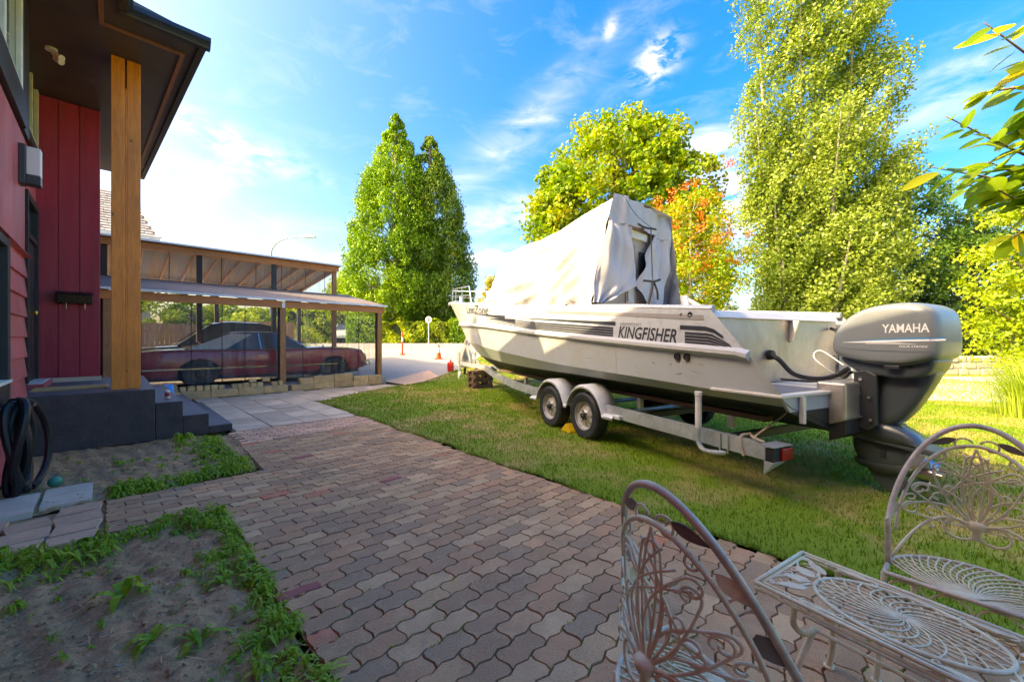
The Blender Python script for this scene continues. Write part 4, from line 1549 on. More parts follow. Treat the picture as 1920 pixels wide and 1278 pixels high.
# black wagon parked in the second bay, nose to the left
TS = HF @ Matrix.Translation((2.55, 17.0, PAD)) @ Matrix.Rotation(PI, 4, 'Z')
blk_top = [(-2.3, 1.0), (-2.0, 1.08), (-.9, 1.1), (1.0, 1.08), (1.9, 1.02), (2.3, .86)]
bk = car('black_wagon', 'glossy black wagon parked in the rear bay behind the red car', TS, 2.3, 1.86, blk_top,
         [(-2.1, 1.08), (-1.62, 1.72), (-1.1, 1.84), (-.2, 1.86), (.25, 1.78), (1.15, 1.07)], (1.4, -1.35), .35, .35, ('car_black', 'car_black'), tall=True)
for y in (-.74, .74):
    m0 = MB(TS); m0.box(-2.36, -2.30, y - .12, y + .12, .80, 1.02); m0.build('tail_light', 'red_lens', bk)

# ------------------------------------------------------------------ boat
UC = 4.62
def wd(v): return 1.2 if v < 8 else 1.2 * max(0, 1 - ((v - 8) / 6.35) ** 2.3)
def wr_(v): return 1.2 if v < 7.5 else 1.2 * max(0, 1 - ((v - 7.5) / 5.75) ** 2.2)
def wc(v): return 1.165 if v < 7 else 1.165 * max(0, 1 - ((v - 7) / 5.5) ** 2.1)
def wb(v): return 1.03 if v < 6.5 else 1.03 * max(0, 1 - ((v - 6.5) / 5.2) ** 2.0)
GUN = [(1.94, .965), (2.58, 1.70), (3.69, 1.80), (6.35, 2.01), (7.38, 2.125), (8.56, 2.24), (10.87, 2.45), (14.35, 2.80)]
RAIL = [(1.9, 1.27), (2.2, 1.28), (3.5, 1.36), (6.05, 1.54), (7.38, 1.65), (8.33, 1.73), (13.25, 1.98)]
CRE = [(1.9, .905), (2.16, .915), (3.4, .965), (5.3, 1.03), (6.3, 1.095), (7.5, 1.18), (8.7, 1.27), (9.4, 1.325), (12.5, 1.40)]
BLK = [(1.9, .835), (2.36, .84), (3.5, .86), (5.0, .89), (6.4, .905), (7.3, .925), (8.4, .96), (11.7, 1.04)]
KEE = [(1.9, .50), (8.0, .50), (10.0, .62), (11.0, .80), (11.7, 1.03)]
STEM = [(11.0, .80), (11.7, 1.03), (12.5, 1.40), (13.25, 1.98), (14.35, 2.80)]
V_AFT = 1.94
def lev(v):
    top = interp(GUN, v)
    out = []
    for w, tab, end in ((wd, GUN, 14.35), (wr_, RAIL, 13.25), (wc, CRE, 12.5), (wb, BLK, 11.7), (None, KEE, 11.7)):
        if v >= end:
            out.append((0.0, min(interp(STEM, v), top)))
        else:
            out.append(((w(v) if w else 0.0), min(interp(tab, v), top)))
    return out


boat = thing('motor_boat', 'white aluminium motor boat with dark side stripes and lettering, standing on the trailer', 'boat', tuple(bw(UC, 6, .4)))
VST = sorted(set([V_AFT, 2.0, 2.1, 2.2, 2.3, 2.4, 2.5, 2.58] + list(np.round(np.arange(2.8, 8.0, .4), 3)) + list(np.round(np.arange(8.0, 14.36, .18), 3)) + [11.7, 12.5, 13.25, 14.35]))


def BB():
    return MB(BF)


def band(name, i0, i1, mat, sub=1, inset=0.0):
    for_side = BB()
    for sg in (-1, 1):
        rows = []
        for v in VST:
            L = lev(v)
            a, b = L[i0], L[i1]
            rows.append([(UC + sg * (a[0] + (b[0] - a[0]) * t), v, a[1] + (b[1] - a[1]) * t) for t in [k / sub for k in range(sub + 1)]])
        n = sub + 1
        vs = [p for r in rows for p in r]
        fs = []
        for i in range(len(rows) - 1):
            for k in range(sub):
                q = (i * n + k, i * n + k + 1, (i + 1) * n + k + 1, (i + 1) * n + k)
                fs.append(q if sg > 0 else q[::-1])
        for_side.add(vs, fs)
    o = for_side.build(name, mat, boat, smooth=25)
    return o


hull_up = band('upper_side', 0, 1, 'hull_light', 2)
hull_mid = band('lower_side', 1, 2, 'hull_white', 2)
band('chine_strip', 2, 3, 'hull_white', 1)
band('bottom', 3, 4, 'hull_black', 3)


def side_pt(v, t, off=.004, sg=-1):
    """point on the side between gunwale (t=0) and rail (t=1)"""
    L = lev(v)
    a, b = L[0], L[1]
    return (UC + sg * (a[0] + (b[0] - a[0]) * t + off), v, a[1] + (b[1] - a[1]) * t)


def strip(name, v0, v1, t0, t1, mat, par, n=24, off=.004, taper0=False, t0b=None, t1b=None, sg=-1):
    m2 = BB()
    rows = []
    for i in range(n + 1):
        s_ = i / n
        v = v0 + (v1 - v0) * s_
        a = t0 + ((t0b if t0b is not None else t0) - t0) * s_
        b = t1 + ((t1b if t1b is not None else t1) - t1) * s_
        rows += [side_pt(v, a, off, sg), side_pt(v, b, off, sg)]
    m2.add(rows, [(2 * i, 2 * i + 1, 2 * i + 3, 2 * i + 2) for i in range(n)])
    return m2.build(name, mat, par)


# gunwale cap and grey strip, rub rail
for sg in (-1, 1):
    m2 = BB()
    pth = [(UC + sg * (lev(v)[0][0] - .035), v, lev(v)[0][1] + .012) for v in VST if v > 2.57]
    m2.tube(pth, .035, 8); m2.build('gunwale', 'hull_light', boat, smooth=True)
    m2 = BB()
    rows = []
    vv = [v for v in VST if 2.15 < v < 12.9]
    for v in vv:
        w, z = lev(v)[1]
        f_ = min(1, (12.9 - v) / 1.5)
        rows += [(UC + sg * w, v, z + .055), (UC + sg * (w + .055 * f_), v, z + .022), (UC + sg * (w + .055 * f_), v, z - .012), (UC + sg * w, v, z - .05)]
    m2.add(rows, [((i * 4 + k), (i * 4 + k + 1), (i * 4 + 4 + k + 1), (i * 4 + 4 + k))[::-1 if sg > 0 else 1] for i in range(len(vv) - 1) for k in range(3)] + [(0, 1, 2, 3)])
    m2.build('rub_rail', 'hull_rail', boat, smooth=20)
    strip('grey_band', 2.66, 5.6, .135, .26, 'gun_grey', boat, 20, .004, sg=sg, t1b=.20)
    strip('stripe', 2.45, 3.02, .41, .52, 'decal_dark', boat, 6, .004, t0b=.41, t1b=.52, sg=sg)
    strip('stripe', 3.00, 3.55, .41, .52, 'decal_dark', boat, 10, .0042, t0b=.41, t1b=.52, sg=sg)
    strip('stripe', 3.92, 6.6, .41, .525, 'decal_dark', boat, 30, .004, t0b=.44, t1b=.445, sg=sg)
    for (t0, t1, va, vb) in ((.575, .635, 2.38, 2.88), (.655, .715, 2.34, 2.88), (.735, .79, 2.30, 2.88), (.81, .855, 2.26, 2.88)):
        strip('stripe', va, vb, t0, t1, 'decal_dark', boat, 8, sg=sg)
    for (t0, t1, vb, c) in ((.575, .635, 7.5, .53), (.655, .715, 7.8, .60), (.735, .79, 8.1, .66), (.81, .855, 8.3, .72)):
        strip('stripe', 3.98, 6.1, t0, t1, 'decal_dark', boat, 16, sg=sg)
        strip('stripe', 6.1, vb, t0, t1, 'decal_dark', boat, 12, t0b=c, t1b=c + .008, sg=sg)
    strip('stripe', 8.9, 7.2, .46, .47, 'decal_dark', boat, 14, t0b=.42, t1b=.58, sg=sg)
    strip('stripe', 8.2, 6.75, .60, .61, 'decal_dark', boat, 14, t0b=.52, t1b=.70, sg=sg)


def side_text(s_, v_c, t_c, height, mat, name, width=None, shear=0.0, bold=.0, space=1.0, off=.006):
    vs, fs = text_mesh(s_, 1.0, shear, bold, space)
    x0, x1 = min(p[0] for p in vs), max(p[0] for p in vs)
    y0, y1 = min(p[1] for p in vs), max(p[1] for p in vs)
    k = height / (y1 - y0)
    kx = (width / (x1 - x0)) if width else k
    m2 = BB()
    P = []
    for x, y, z in vs:
        v = v_c - (x - (x0 + x1) / 2) * kx
        L = lev(v)
        hgt = L[0][1] - L[1][1]
        t = t_c - (y - (y0 + y1) / 2) * k / hgt
        P.append(side_pt(v, t, off))
    m2.add(P, fs)
    return m2.build(name, mat, boat)


# letters: plate behind, then the name
strip('letter_plate', 2.94, 3.93, .37, .92, 'hull_light', boat, 10, .0055)
side_text('KINGFISHER', 3.43, .70, .150, 'decal_dark', 'lettering', .90, .30, .018, 1.0, .008)
side_text('HARBERCRAFT', 3.66, .46, .035, 'decal_grey', 'lettering', .36, .1, .01, 1.0, .008)
side_text('REGISTERED', 3.15, .90, .022, 'decal_grey', 'lettering', .28, 0, .0, 1.1, .008)
side_text('LexiZone', 8.85, .24, .20, 'decal_dark', 'lettering', 1.6, .2, .0, 1.0, .010)
# drains and fittings on the side
for (v, z) in ((2.86, 1.235), (2.98, 1.235)):
    m2 = BB(); m2.lathe([(0, -.006), (.03, -.006), (.036, -.012), (.04, 0)], (UC - 1.197, v, z), 'X', 16); m2.build('drain', 'strap_black', boat)
for (v, z, r) in ((2.82, 1.665, .035), (2.93, 1.672, .018)):
    m2 = BB(); m2.lathe([(0, -.006), (r * .8, -.008), (r, 0)], (UC - 1.197, v, z), 'X', 16); m2.build('vent', 'strap_black', boat)
# scuffs and weld seams on the lower side
def low_pt(v, t, off=.0025):
    L = lev(v)
    a, b = L[1], L[2]
    return (UC - (a[0] + (b[0] - a[0]) * t + off), v, a[1] + (b[1] - a[1]) * t)


for (v0, v1, t0, t1, th) in ((2.72, 2.84, .62, .58, .012), (2.93, 3.02, .70, .74, .03), (3.06, 3.10, .50, .47, .02), (3.30, 3.34, .52, .50, .03), (2.66, 2.74, .40, .38, .01), (4.4, 4.62, .60, .66, .010), (5.2, 5.35, .45, .43, .012)):
    m2 = BB()
    P = []
    for i in range(7):
        s_ = i / 6
        v = v0 + (v1 - v0) * s_
        w = th * math.sin(PI * (s_ * .9 + .05)) * rnd.uniform(.5, 1.2)
        t = t0 + (t1 - t0) * s_
        P += [low_pt(v, t - w), low_pt(v, t + w)]
    m2.add(P, [(2 * i, 2 * i + 1, 2 * i + 3, 2 * i + 2) for i in range(6)])
    m2.build('scuff', 'decal_grey', boat)
for v in (3.95, 5.75, 7.6):
    m2 = BB(); m2.tube([low_pt(v, t, .0) for t in np.linspace(.12, 1, 8)], .004, 5); m2.build('weld_seam', 'hull_white', boat)
# deck
m2 = BB()
vv = [v for v in VST if v >= 2.6]
m2.add([(UC + sg * lev(v)[0][0] * .985, v, lev(v)[0][1] - .03) for v in vv for sg in (-1, 1)], [(2 * i, 2 * i + 1, 2 * i + 3, 2 * i + 2) for i in range(len(vv) - 1)])
m2.build('deck', 'hull_light', boat)
# transom bulkhead with cap, platform, knees
m2 = BB(); m2.prism([(UC - 1.14, .955), (UC + 1.10, .955), (UC + 1.10, 1.665), (UC - 1.18, 1.665), (UC - 1.18, 1.35)], 2.60, 2.63, 'XZ'); bh = m2.build('transom', 'alu', boat, bevel=.006)
m2 = BB(); m2.prism([(2.56, 1.63), (2.60, 1.70), (2.74, 1.715), (2.74, 1.67), (2.632, 1.667), (2.60, 1.64)], UC - 1.17, UC + 1.08, 'YZ'); m2.build('transom_cap', 'alu_top', boat, bevel=.004)
m2 = BB(); m2.prism([(2.598, 1.63), (2.598, 1.38), (2.57, 1.40), (2.50, 1.62)], UC + .12, UC + .15, 'YZ'); m2.build('knee', 'alu_top', boat)
m2 = BB(); m2.box(UC - 1.15, UC - 1.09, 2.63, 2.70, 1.52, 1.69); m2.build('hinge', 'stainless', boat)
m2 = BB(); m2.box(UC - 1.19, UC + 1.19, 1.93, 2.60, .925, .952); m2.build('swim_platform', 'alu_top', boat, bevel=.006)
m2 = BB(); m2.box(UC - 1.10, UC - .40, 2.02, 2.56, .9525, .957); m2.build('deck_pad', 'deck_grey', boat)
m2 = BB(); m2.box(UC + .42, UC + 1.10, 2.02, 2.56, .9525, .957); m2.build('deck_pad', 'deck_grey', boat)
m2 = BB(); m2.prism([(UC - 1.18, .93), (UC + 1.18, .93), (UC + 1.05, .80), (UC - 1.05, .80)], 1.95, 1.975, 'XZ'); m2.build('transom_plate', 'hull_white', boat)
m2 = BB(); m2.prism([(UC - 1.05, .799), (UC + 1.05, .799), (UC + .15, .50), (UC - .15, .50)], 1.945, 2.0, 'XZ'); m2.build('transom_plate', 'hull_black', boat)
m2 = BB(); m2.prism([(2.05, 1.03), (1.82, 1.03), (1.82, .70), (1.95, .64), (2.05, .62)], UC - .46, UC + .46, 'YZ'); m2.build('engine_bracket', 'alu', boat, bevel=.02)
m2 = BB(); m2.prism([(1.95, .635), (1.825, .695), (1.825, .58), (1.95, .50)], UC - .45, UC + .45, 'YZ'); m2.build('bracket_base', 'hull_black', boat)
m2 = BB(); m2.box(UC - .93, UC - .89, 1.91, 1.944, .70, .925); m2.build('bracket_strap', 'alu_top', boat)
# rigging hoses across the platform
m2 = BB(); m2.tube(cat_path([(UC - .25, 2.585, 1.25), (UC - .24, 2.5, 1.20), (UC - .2, 2.38, 1.06), (UC - .1, 2.22, 1.02), (UC + 0, 2.1, 1.06), (UC + .02, 2.0, 1.14)], 7), .024, 8); m2.build('rigging_hose', 'black_rubber', boat, smooth=True)
m2 = BB(); m2.lathe([(0, -.05), (.05, -.045), (.055, 0)], (UC - .25, 2.60, 1.25), 'Y', 14); m2.build('grommet', 'black_rubber', boat)
m2 = BB(); m2.tube(cat_path([(UC - .22, 2.5, 1.0), (UC - .05, 2.3, .985), (UC + .1, 2.1, 1.02), (UC + .05, 2.0, 1.10)], 6), .012, 6); m2.build('fuel_line', 'black_rubber', boat, smooth=True)
m2 = BB(); m2.tube(cat_path([(UC + .95, 2.585, 1.55), (UC + .9, 2.5, 1.50), (UC + .88, 2.48, 1.3), (UC + .7, 2.4, 1.02), (UC + .3, 2.1, 1.08)], 6), .018, 6); m2.build('rigging_hose', 'black_rubber', boat, smooth=True)
m2 = BB(); m2.tube(cat_path([(UC + .1, 2.12, 1.04), (UC + .02, 2.3, 1.22), (UC + .1, 2.28, 1.3), (UC + .14, 2.1, 1.16)], 6), .005, 6); m2.build('cable', 'white_edge', boat, smooth=True)
# bow rail
m2 = BB()
for sg in (-1, 1):
    pth = [(UC + sg * max(0, lev(v)[0][0] - .08), v, lev(v)[0][1] + .46) for v in np.arange(9.6, 14.2, .35)]
    pth = [(UC + sg * (lev(9.4)[0][0] - .08), 9.4, lev(9.4)[0][1] + .02)] + pth
    m2.tube(pth, .017, 6)
    mid = [(UC + sg * max(0, lev(v)[0][0] - .08), v, lev(v)[0][1] + .24) for v in np.arange(9.6, 14.2, .45)]
    m2.tube(mid, .011, 5)
    for v in (10.4, 11.4, 12.4, 13.3):
        w, z = lev(v)[0]
        m2.tube([(UC + sg * (w - .08), v, z), (UC + sg * (w - .08), v, z + .46)], .014, 6)
m2.build('bow_rail', 'stainless', boat, smooth=True)
m2 = BB(); m2.box(UC - .09, UC + .09, 13.7, 14.55, 2.76, 2.85); m2.build('anchor_roller', 'stainless', boat, bevel=.01)
m2 = BB(); m2.tube([(UC, 13.3, 2.7), (UC, 13.3, 2.95)], .06, 10); m2.build('windlass', 'white_edge', boat)
# cabin under the cover: tan bulkhead, side, door
def fv(u, off=0.0):
    return 4.58 + .30 * (u - UC + .70) - off


cab = BB()
for (w0, z0, z1) in ((.94, 1.80, 2.20), (.66, 2.201, 3.34)):
    P = [(UC - w0, fv(UC - w0)), (UC + .56, fv(UC + .56)), (UC + .56, 7.9), (UC - w0, 7.9)]
    cab.prism(P, z0, z1)
cb = cab.build('cabin', 'cabin_tan', boat, bevel=.02)


def aft_plate(name, u0, u1, z0, z1, mat, th=.03, bevel=.03):
    m2 = BB()
    P = [(u0, fv(u0, .002)), (u1, fv(u1, .002)), (u1, fv(u1, .002 + th)), (u0, fv(u0, .002 + th))]
    m2.prism(P, z0, z1)
    return m2.build(name, mat, cb, bevel=bevel)


aft_plate('door', UC - .36, UC - .12, 1.98, 2.88, 'cabin_light')
m2 = BB(); m2.tube(cat_path([(UC - .34, fv(UC - .34, .04), 2.0), (UC - .34, fv(UC - .34, .04), 2.8), (UC - .24, fv(UC - .24, .04), 2.87), (UC - .14, fv(UC - .14, .04), 2.8), (UC - .14, fv(UC - .14, .04), 2.0)], 4), .010, 6); m2.build('door_seal', 'gun_grey', cb)
aft_plate('window', UC + .02, UC + .22, 2.25, 2.78, 'glass_dark', .012, .01)
m2 = BB(); m2.tube(cat_path([(UC + .02, fv(UC + .02, .02), 2.25), (UC + .02, fv(UC + .02, .02), 2.76), (UC + .08, fv(UC + .08, .02), 2.80), (UC + .22, fv(UC + .22, .02), 2.80)], 4), .012, 6); m2.build('window_seal', 'strap_black', cb)
aft_plate('lamp_shelf', UC - .36, UC + .22, 3.0, 3.12, 'cabin_light', .05, .01)
m2 = BB(); m2.tube([(UC + .42, 4.2, 1.72), (UC + .40, 4.25, 2.08)], .06, 10); m2.tube([(UC + .40, 4.25, 2.06), (UC + .66, 3.95, 1.80)], .03, 8); m2.build('downrigger', 'cabin_light', boat, smooth=True)

# canvas cover
cover = thing('boat_cover', 'pale grey canvas cover draped over the cabin of the boat', 'boat cover', tuple(bw(UC, 6.5, 1.95)))


def gun_at(v):
    return interp(GUN, v)


def cov_pt(s_, q):
    """s along the boat (0 aft .. 1 front), q across (0 near gunwale .. 1 far gunwale)"""
    e = s_
    v0 = 4.45 + .46 * sstep(.2, .85, q)
    v = v0 + (8.75 - v0) * e
    nose = max(0.0, (e - .84) / .16)
    zt = 3.52 - .10 * math.sin(PI * min(1, e / .9)) - .05 * e - 1.05 * (1 - math.sqrt(max(0, 1 - nose ** 5)))
    us = .77 - .10 * e - .10 * nose
    ub = 1.17 if v < 8 else lev(v)[0][0] * .975
    ub = ub - .12 * nose ** 2
    zb = gun_at(v) + .045
    sg = -1
    qq = q
    if q > .5:
        sg, qq = 1, 1 - q
    if qq < .36:
        t = qq / .36                      # side
        z = zb + (zt - .04 - zb) * t
        bulge = .10 * math.sin(PI * t) * (1 - .5 * t)
        u = ub + (us - ub) * (t ** .85) + bulge * .5
        side = math.sin(PI * min(1, t * 1.0)) ** .6 if t < 1 else 0
        ph = math.atan2(3.5 - z, (v - 4.3))
        rr = math.hypot(3.5 - z, v - 4.3)
        grow = min(1, rr / 1.4) * min(1, (1.02 - t) * 5)
        sharp = lambda x: (1 - abs(math.sin(x))) ** 1.6 - .35
        fold = .085 * sharp(ph * 9.5 + .5 * math.sin(rr * 1.9) + .3) + .050 * sharp(ph * 17 + 1.7 + rr * .7) + .022 * math.sin(ph * 47 + rr * 3)
        low = sstep(.5, .0, t)
        cat_ = .10 * ((1 - abs(math.sin(8.5 * (z - .13 * (v - 6.9) ** 2) + .8 * math.sin(v * 1.1)))) ** 1.5 - .3) * low
        u += fold * grow * (.35 + .65 * sstep(0, .5, 1 - e)) * sstep(-.02, .10, e) + cat_ * (1 if 4.9 < v else .4)
        u += .010 * math.sin(v * 9 + z * 6) + .007 * math.sin(ph * 95 + 2.5 * math.sin(rr * 4)) * grow + .005 * math.sin(v * 31 + 3 * math.sin(z * 9))
    else:
        t = (qq - .36) / .14
        u = us * (1 - t) + 0.0
        z = zt - .04 * (1 - t) ** 2 + .03 * t + .02 * math.sin(v * 3.3 + u * 4)
    return (UC + sg * u, v + .02 * math.sin(q * 30), z)


m2 = BB(); m2.grid(lambda s_, q: cov_pt(s_, q), 110, 90)
m2.add([cov_pt(1.0, k / 40) for k in range(41)] + [(UC, 8.82, gun_at(8.8) + .3)], [(k, k + 1, 41) for k in range(40)])
o = m2.build('drape', 'canvas', cover, smooth='all')


def aft_v(u, z, amp=1.0):
    x = u - UC
    return 4.42 + .46 * sstep(-.8, .85, x) + amp * (.035 * math.sin(u * 15 + z * 2.0) + .02 * math.sin(u * 27 - z * 5) + .018 * math.sin(z * 11 + u * 6))


OUT_L = [(1.92, 3.42), (2.6, 3.58), (3.05, 3.69), (3.52, 3.82)]
OUT_R = [(1.93, 5.24), (2.3, 5.32), (2.6, 5.42), (3.0, 5.46), (3.52, 5.40)]
IN_L = [(1.93, 3.66), (2.10, 4.02), (2.24, 4.35), (2.30, 4.39), (2.7, 4.29), (3.07, 4.20)]
IN_R = [(1.93, 4.72), (2.15, 4.50), (2.26, 4.41), (2.32, 4.43), (2.75, 4.72), (3.1, 4.92)]
m2 = BB()
m2.grid(lambda s_, t: ((lambda z, s2: ((lambda u: (u, aft_v(u, z, .6), z))(interp(OUT_L, z) + (interp(OUT_R, z) - interp(OUT_L, z)) * s2)))(3.50 - (.43 - .05 * math.sin(s_ * PI)) * t, s_)), 40, 12)
m2.build('valance', 'canvas', cover, smooth='all')
for nm, A, B_ in (('flap', OUT_L, IN_L), ('flap', IN_R, OUT_R)):
    m2 = BB()
    def fp(s_, t, A=A, B_=B_):
        z = 3.09 - (3.09 - 1.93) * t
        a, b = interp(A, z), interp(B_, z)
        u = a + (b - a) * s_
        squeeze = 1 / max(.25, (b - a))
        return (u, aft_v(u, z, .8) + .012 * min(3, squeeze) * math.sin(s_ * 19 + z * 3), z)
    m2.grid(fp, 22, 40)
    m2.build(nm, 'canvas', cover, smooth='all')
m2 = BB()
m2.tube(cat_path([(4.25, 4.30, 2.27), (4.37, 4.27, 2.265), (4.46, 4.28, 2.27), (4.60, 4.32, 2.31)], 5), .018, 6)
m2.tube(cat_path([(4.40, 4.26, 2.27), (4.36, 4.26, 2.1), (4.31, 4.27, 1.93)], 5), .022, 6)
m2.tube(cat_path([(4.41, 4.26, 2.27), (4.47, 4.25, 2.12), (4.48, 4.25, 2.0)], 5), .014, 6)
m2.tube(cat_path([(4.40, 4.27, 2.27), (4.47, 4.36, 2.7), (4.50, 4.40, 3.06)], 5), .009, 5)
m2.tube(cat_path([(4.20, 4.36, 3.10), (4.34, 4.36, 3.06), (4.56, 4.36, 3.06)], 5), .016, 5)
m2.tube(cat_path([(3.92, 4.38, 3.50), (4.16, 4.35, 3.22), (4.48, 4.36, 3.07)], 5), .004, 5)  # no strap: thin dark line drawn for the shade in a canvas fold
m2.build('tie_strap', 'strap_black', cover, smooth=True)

# ------------------------------------------------------------------ trailer
tr = thing('boat_trailer', 'galvanised tandem axle boat trailer under the white boat', 'trailer', tuple(bw(UC, 5, 0)))
for sg in (-1, 1):
    o_ = sg * 1.08
    m2 = BB()
    pts = [(UC + o_, 2.08, .435), (UC + o_, 6.2, .50), (UC + o_ * .92, 7.3, .53), (UC + sg * .55, 9.2, .56), (UC + sg * .10, 10.9, .60)]
    sm = [Vector(p) for p in pts]
    P = [sm[0], sm[1]] + [Vector(p) for p in cat_path(pts[1:], 5)[1:]]
    for a, b in zip(P, P[1:]):
        m2.bar(a, b + (b - a).normalized() * .01, .07, .14)
    m2.build('side_beam', 'galv', tr)
    m2 = BB(); m2.bar((UC + sg * .75, 2.3, .66), (UC + sg * .62, 8.6, .70), .12, .05); m2.build('bunk', 'crib_wood', tr)
    for v in (2.7, 4.0, 5.6, 7.2):
        m2 = BB(); m2.box(UC + sg * .72 - .03, UC + sg * .72 + .03, v - .03, v + .03, .50, .645); m2.build('bunk_bracket', 'galv', tr)
    # fenders: two arches joined, flat tabs at both ends
    m2 = BB()
    prof = []
    rr = .425
    for vc in (4.62, 5.53):
        for t in np.linspace(-8, 188, 22):
            prof.append((vc - rr * math.cos(R(t)), .345 + rr * math.sin(R(t))))
    prof = [(4.00, .42), (4.02, .42)] + [p for p in prof] + [(6.14, .42), (6.16, .42)]
    pts2 = []
    for (v, z) in prof:
        if 5.02 < v < 5.13:
            z = max(z, .43)
        pts2.append((v, max(.42, z)))
    pts2 = [p for i, p in enumerate(pts2) if i == 0 or p[0] > pts2[i - 1][0] + .002]
    u0, u1 = (UC + sg * 1.21, UC + sg * .94)
    rows = []
    for (v, z) in pts2:
        rows += [(u0 - sg * 0, v, z - .045), (u0, v, z - .012), (u0 - sg * .03, v, z + .012), (u1, v, z + .02)]
    m2.add(rows, [((i * 4 + k), (i * 4 + k + 1), (i * 4 + 4 + k + 1), (i * 4 + 4 + k))[::-1 if sg > 0 else 1] for i in range(len(pts2) - 1) for k in range(3)])
    fo = m2.build('fender', 'fender', tr, smooth=40)
    sd = fo.modifiers.new('thick', 'SOLIDIFY'); sd.thickness = .012
    m2 = BB(); m2.box(UC + sg * 1.11 - .06, UC + sg * 1.11 + .06, 3.90, 4.06, .40, .445); m2.build('step_pad', 'fender', tr, bevel=.006)
    # wheels
    for vc in (4.62, 5.53):
        uo = UC + sg * 1.20
        s2 = sg
        m2 = BB()
        prof = [(.195, -.02), (.235, .0), (.30, .004), (.325, -.012), (.337, -.04), (.338, -.10), (.337, -.16), (.325, -.19), (.29, -.205), (.195, -.19)]
        m2.lathe([(r, s2 * h) for r, h in prof], (uo, vc, .338), 'X', 40)
        m2.build('wheel', 'tyre', tr, smooth=28)
        wob_ = tr.children[-1] if tr.children else None
        wo = bpy.data.objects[[o.name for o in COL.objects if o.name.startswith('wheel') and o.parent == tr][-1]]
        m2 = BB()
        m2.lathe([(.205, s2 * -.002), (.198, s2 * -.03), (.185, s2 * -.055), (.165, s2 * -.062), (.150, s2 * -.055)], (uo, vc, .338), 'X', 32)
        m2.lathe([(.085, s2 * -.038), (.060, s2 * -.02), (.045, s2 * -.02)], (uo, vc, .338), 'X', 24)
        for k in range(8):
            t0, t1 = 2 * PI * (k + .16) / 8, 2 * PI * (k + .84) / 8
            c0 = [(uo + s2 * h, vc + r * math.cos(t), .338 + r * math.sin(t)) for r, h, t in ((.152, -.055, t0 - .05), (.152, -.055, t1 + .05), (.084, -.038, t1 - .02 + .12), (.084, -.038, t0 + .02 - .12))]
            m2.add(c0, [(0, 1, 2, 3)])
        m2.build('rim', 'rim', wo, smooth=28)
        m2 = BB(); m2.lathe([(.15, s2 * -.10), (.0, s2 * -.10)], (uo, vc, .338), 'X', 20)
        m2.lathe([(.045, s2 * -.05), (.045, s2 * .012), (.036, s2 * .022), (0, s2 * .024)], (uo, vc, .338), 'X', 16)
        for k in range(5):
            t = 2 * PI * k / 5
            m2.lathe([(.011, s2 * -.03), (.011, s2 * -.005), (0, s2 * -.004)], (uo, vc + .066 * math.cos(t), .338 + .066 * math.sin(t)), 'X', 6)
        m2.build('hub', 'hub', wo, smooth=30)
    # tail light on the rear end of each beam
    e = UC + o_
    m2 = BB(); m2.box(e - .12, e + .12, 2.00, 2.065, .385, .495); m2.build('light_box', 'strap_black', tr)
    m2 = BB(); m2.box(e - .02, e + .125, 1.98, 1.999, .39, .49); m2.box(e + .126, e + .135, 2.0, 2.06, .40, .48); m2.build('tail_light', 'red_lens', tr, bevel=.006)
    m2 = BB(); m2.box(e - .125, e + .13, 1.99, 2.12, .5065, .516); m2.build('light_guard', 'galv', tr)
    m2 = BB(); m2.prism([(2.05, .50), (2.05, .27), (1.99, .27), (1.99, .50)] if False else [(2.068, .505), (2.072, .505), (2.072, .29), (2.068, .29)], e - .13, e - .125, 'YZ'); m2.build('bracket', 'galv', tr)
    m2 = BB(); m2.add([(e - .13, 2.07, .385), (e - .13, 1.99, .385), (e - .13, 2.07, .27), (e + .05, 2.07, .385), (e + .05, 1.99, .385)], [(0, 1, 2), (0, 3, 4, 1), (0, 2, 3), (1, 4, 2), (2, 4, 3)]); m2.build('bracket', 'galv', tr)
    # guide post
    gu = UC + sg * 1.20
    m2 = BB(); m2.lathe([(0, .90), (.032, .90), (.036, .895), (.036, .86), (.031, .855), (.031, .54), (0, .54)], (gu, 2.72, 0), 'Z', 18); gp = m2.build('guide_post', 'pvc', tr, smooth=30)
    m2 = BB(); m2.tube(cat_path([(gu, 2.72, .56), (gu, 2.72, .40), (gu, 2.66, .335), (gu - sg * .03, 2.56, .33), (gu - sg * .10, 2.50, .33)], 5), .022, 8); m2.build('post_bracket', 'galv', gp, smooth=True)
    m2 = BB()
    for v in (2.46, 2.54):
        m2.tube([(UC + o_ + sg * .045, v, .34), (UC + o_ + sg * .045, v, .53)], .007, 6)
    m2.build('u_bolt', 'galv', gp)
for v in (2.6, 3.9, 6.6, 8.4):
    m2 = BB(); w = 1.06 if v < 7 else (.86 if v < 8 else .68)
    m2.box(UC - w, UC + w, v - .04, v + .04, .395, .465); m2.build('cross_member', 'galv' if v > 4 else 'motor_dark', tr)
for vc in (4.62, 5.53):
    m2 = BB(); m2.tube([(UC - 1.05, vc, .338), (UC + 1.05, vc, .338)], .035, 8); m2.build('axle', 'galv', tr)
m2 = BB(); m2.bar((UC, 10.6, .60), (UC, 13.4, .62), .10, .12); m2.build('tongue', 'galv', tr)
m2 = BB(); m2.bar((UC, 12.3, .66), (UC, 12.75, 1.5), .08, .10); m2.bar((UC, 11.6, .66), (UC, 12.6, 1.25), .05, .05); m2.build('winch_post', 'galv', tr)
m2 = BB(); m2.lathe([(0, -.08), (.09, -.08), (.09, -.06), (.04, -.06), (.04, .06), (.09, .06), (.09, .08), (0, .08)], (UC, 12.72, 1.35), 'X', 16); m2.build('winch', 'chain_steel', tr)
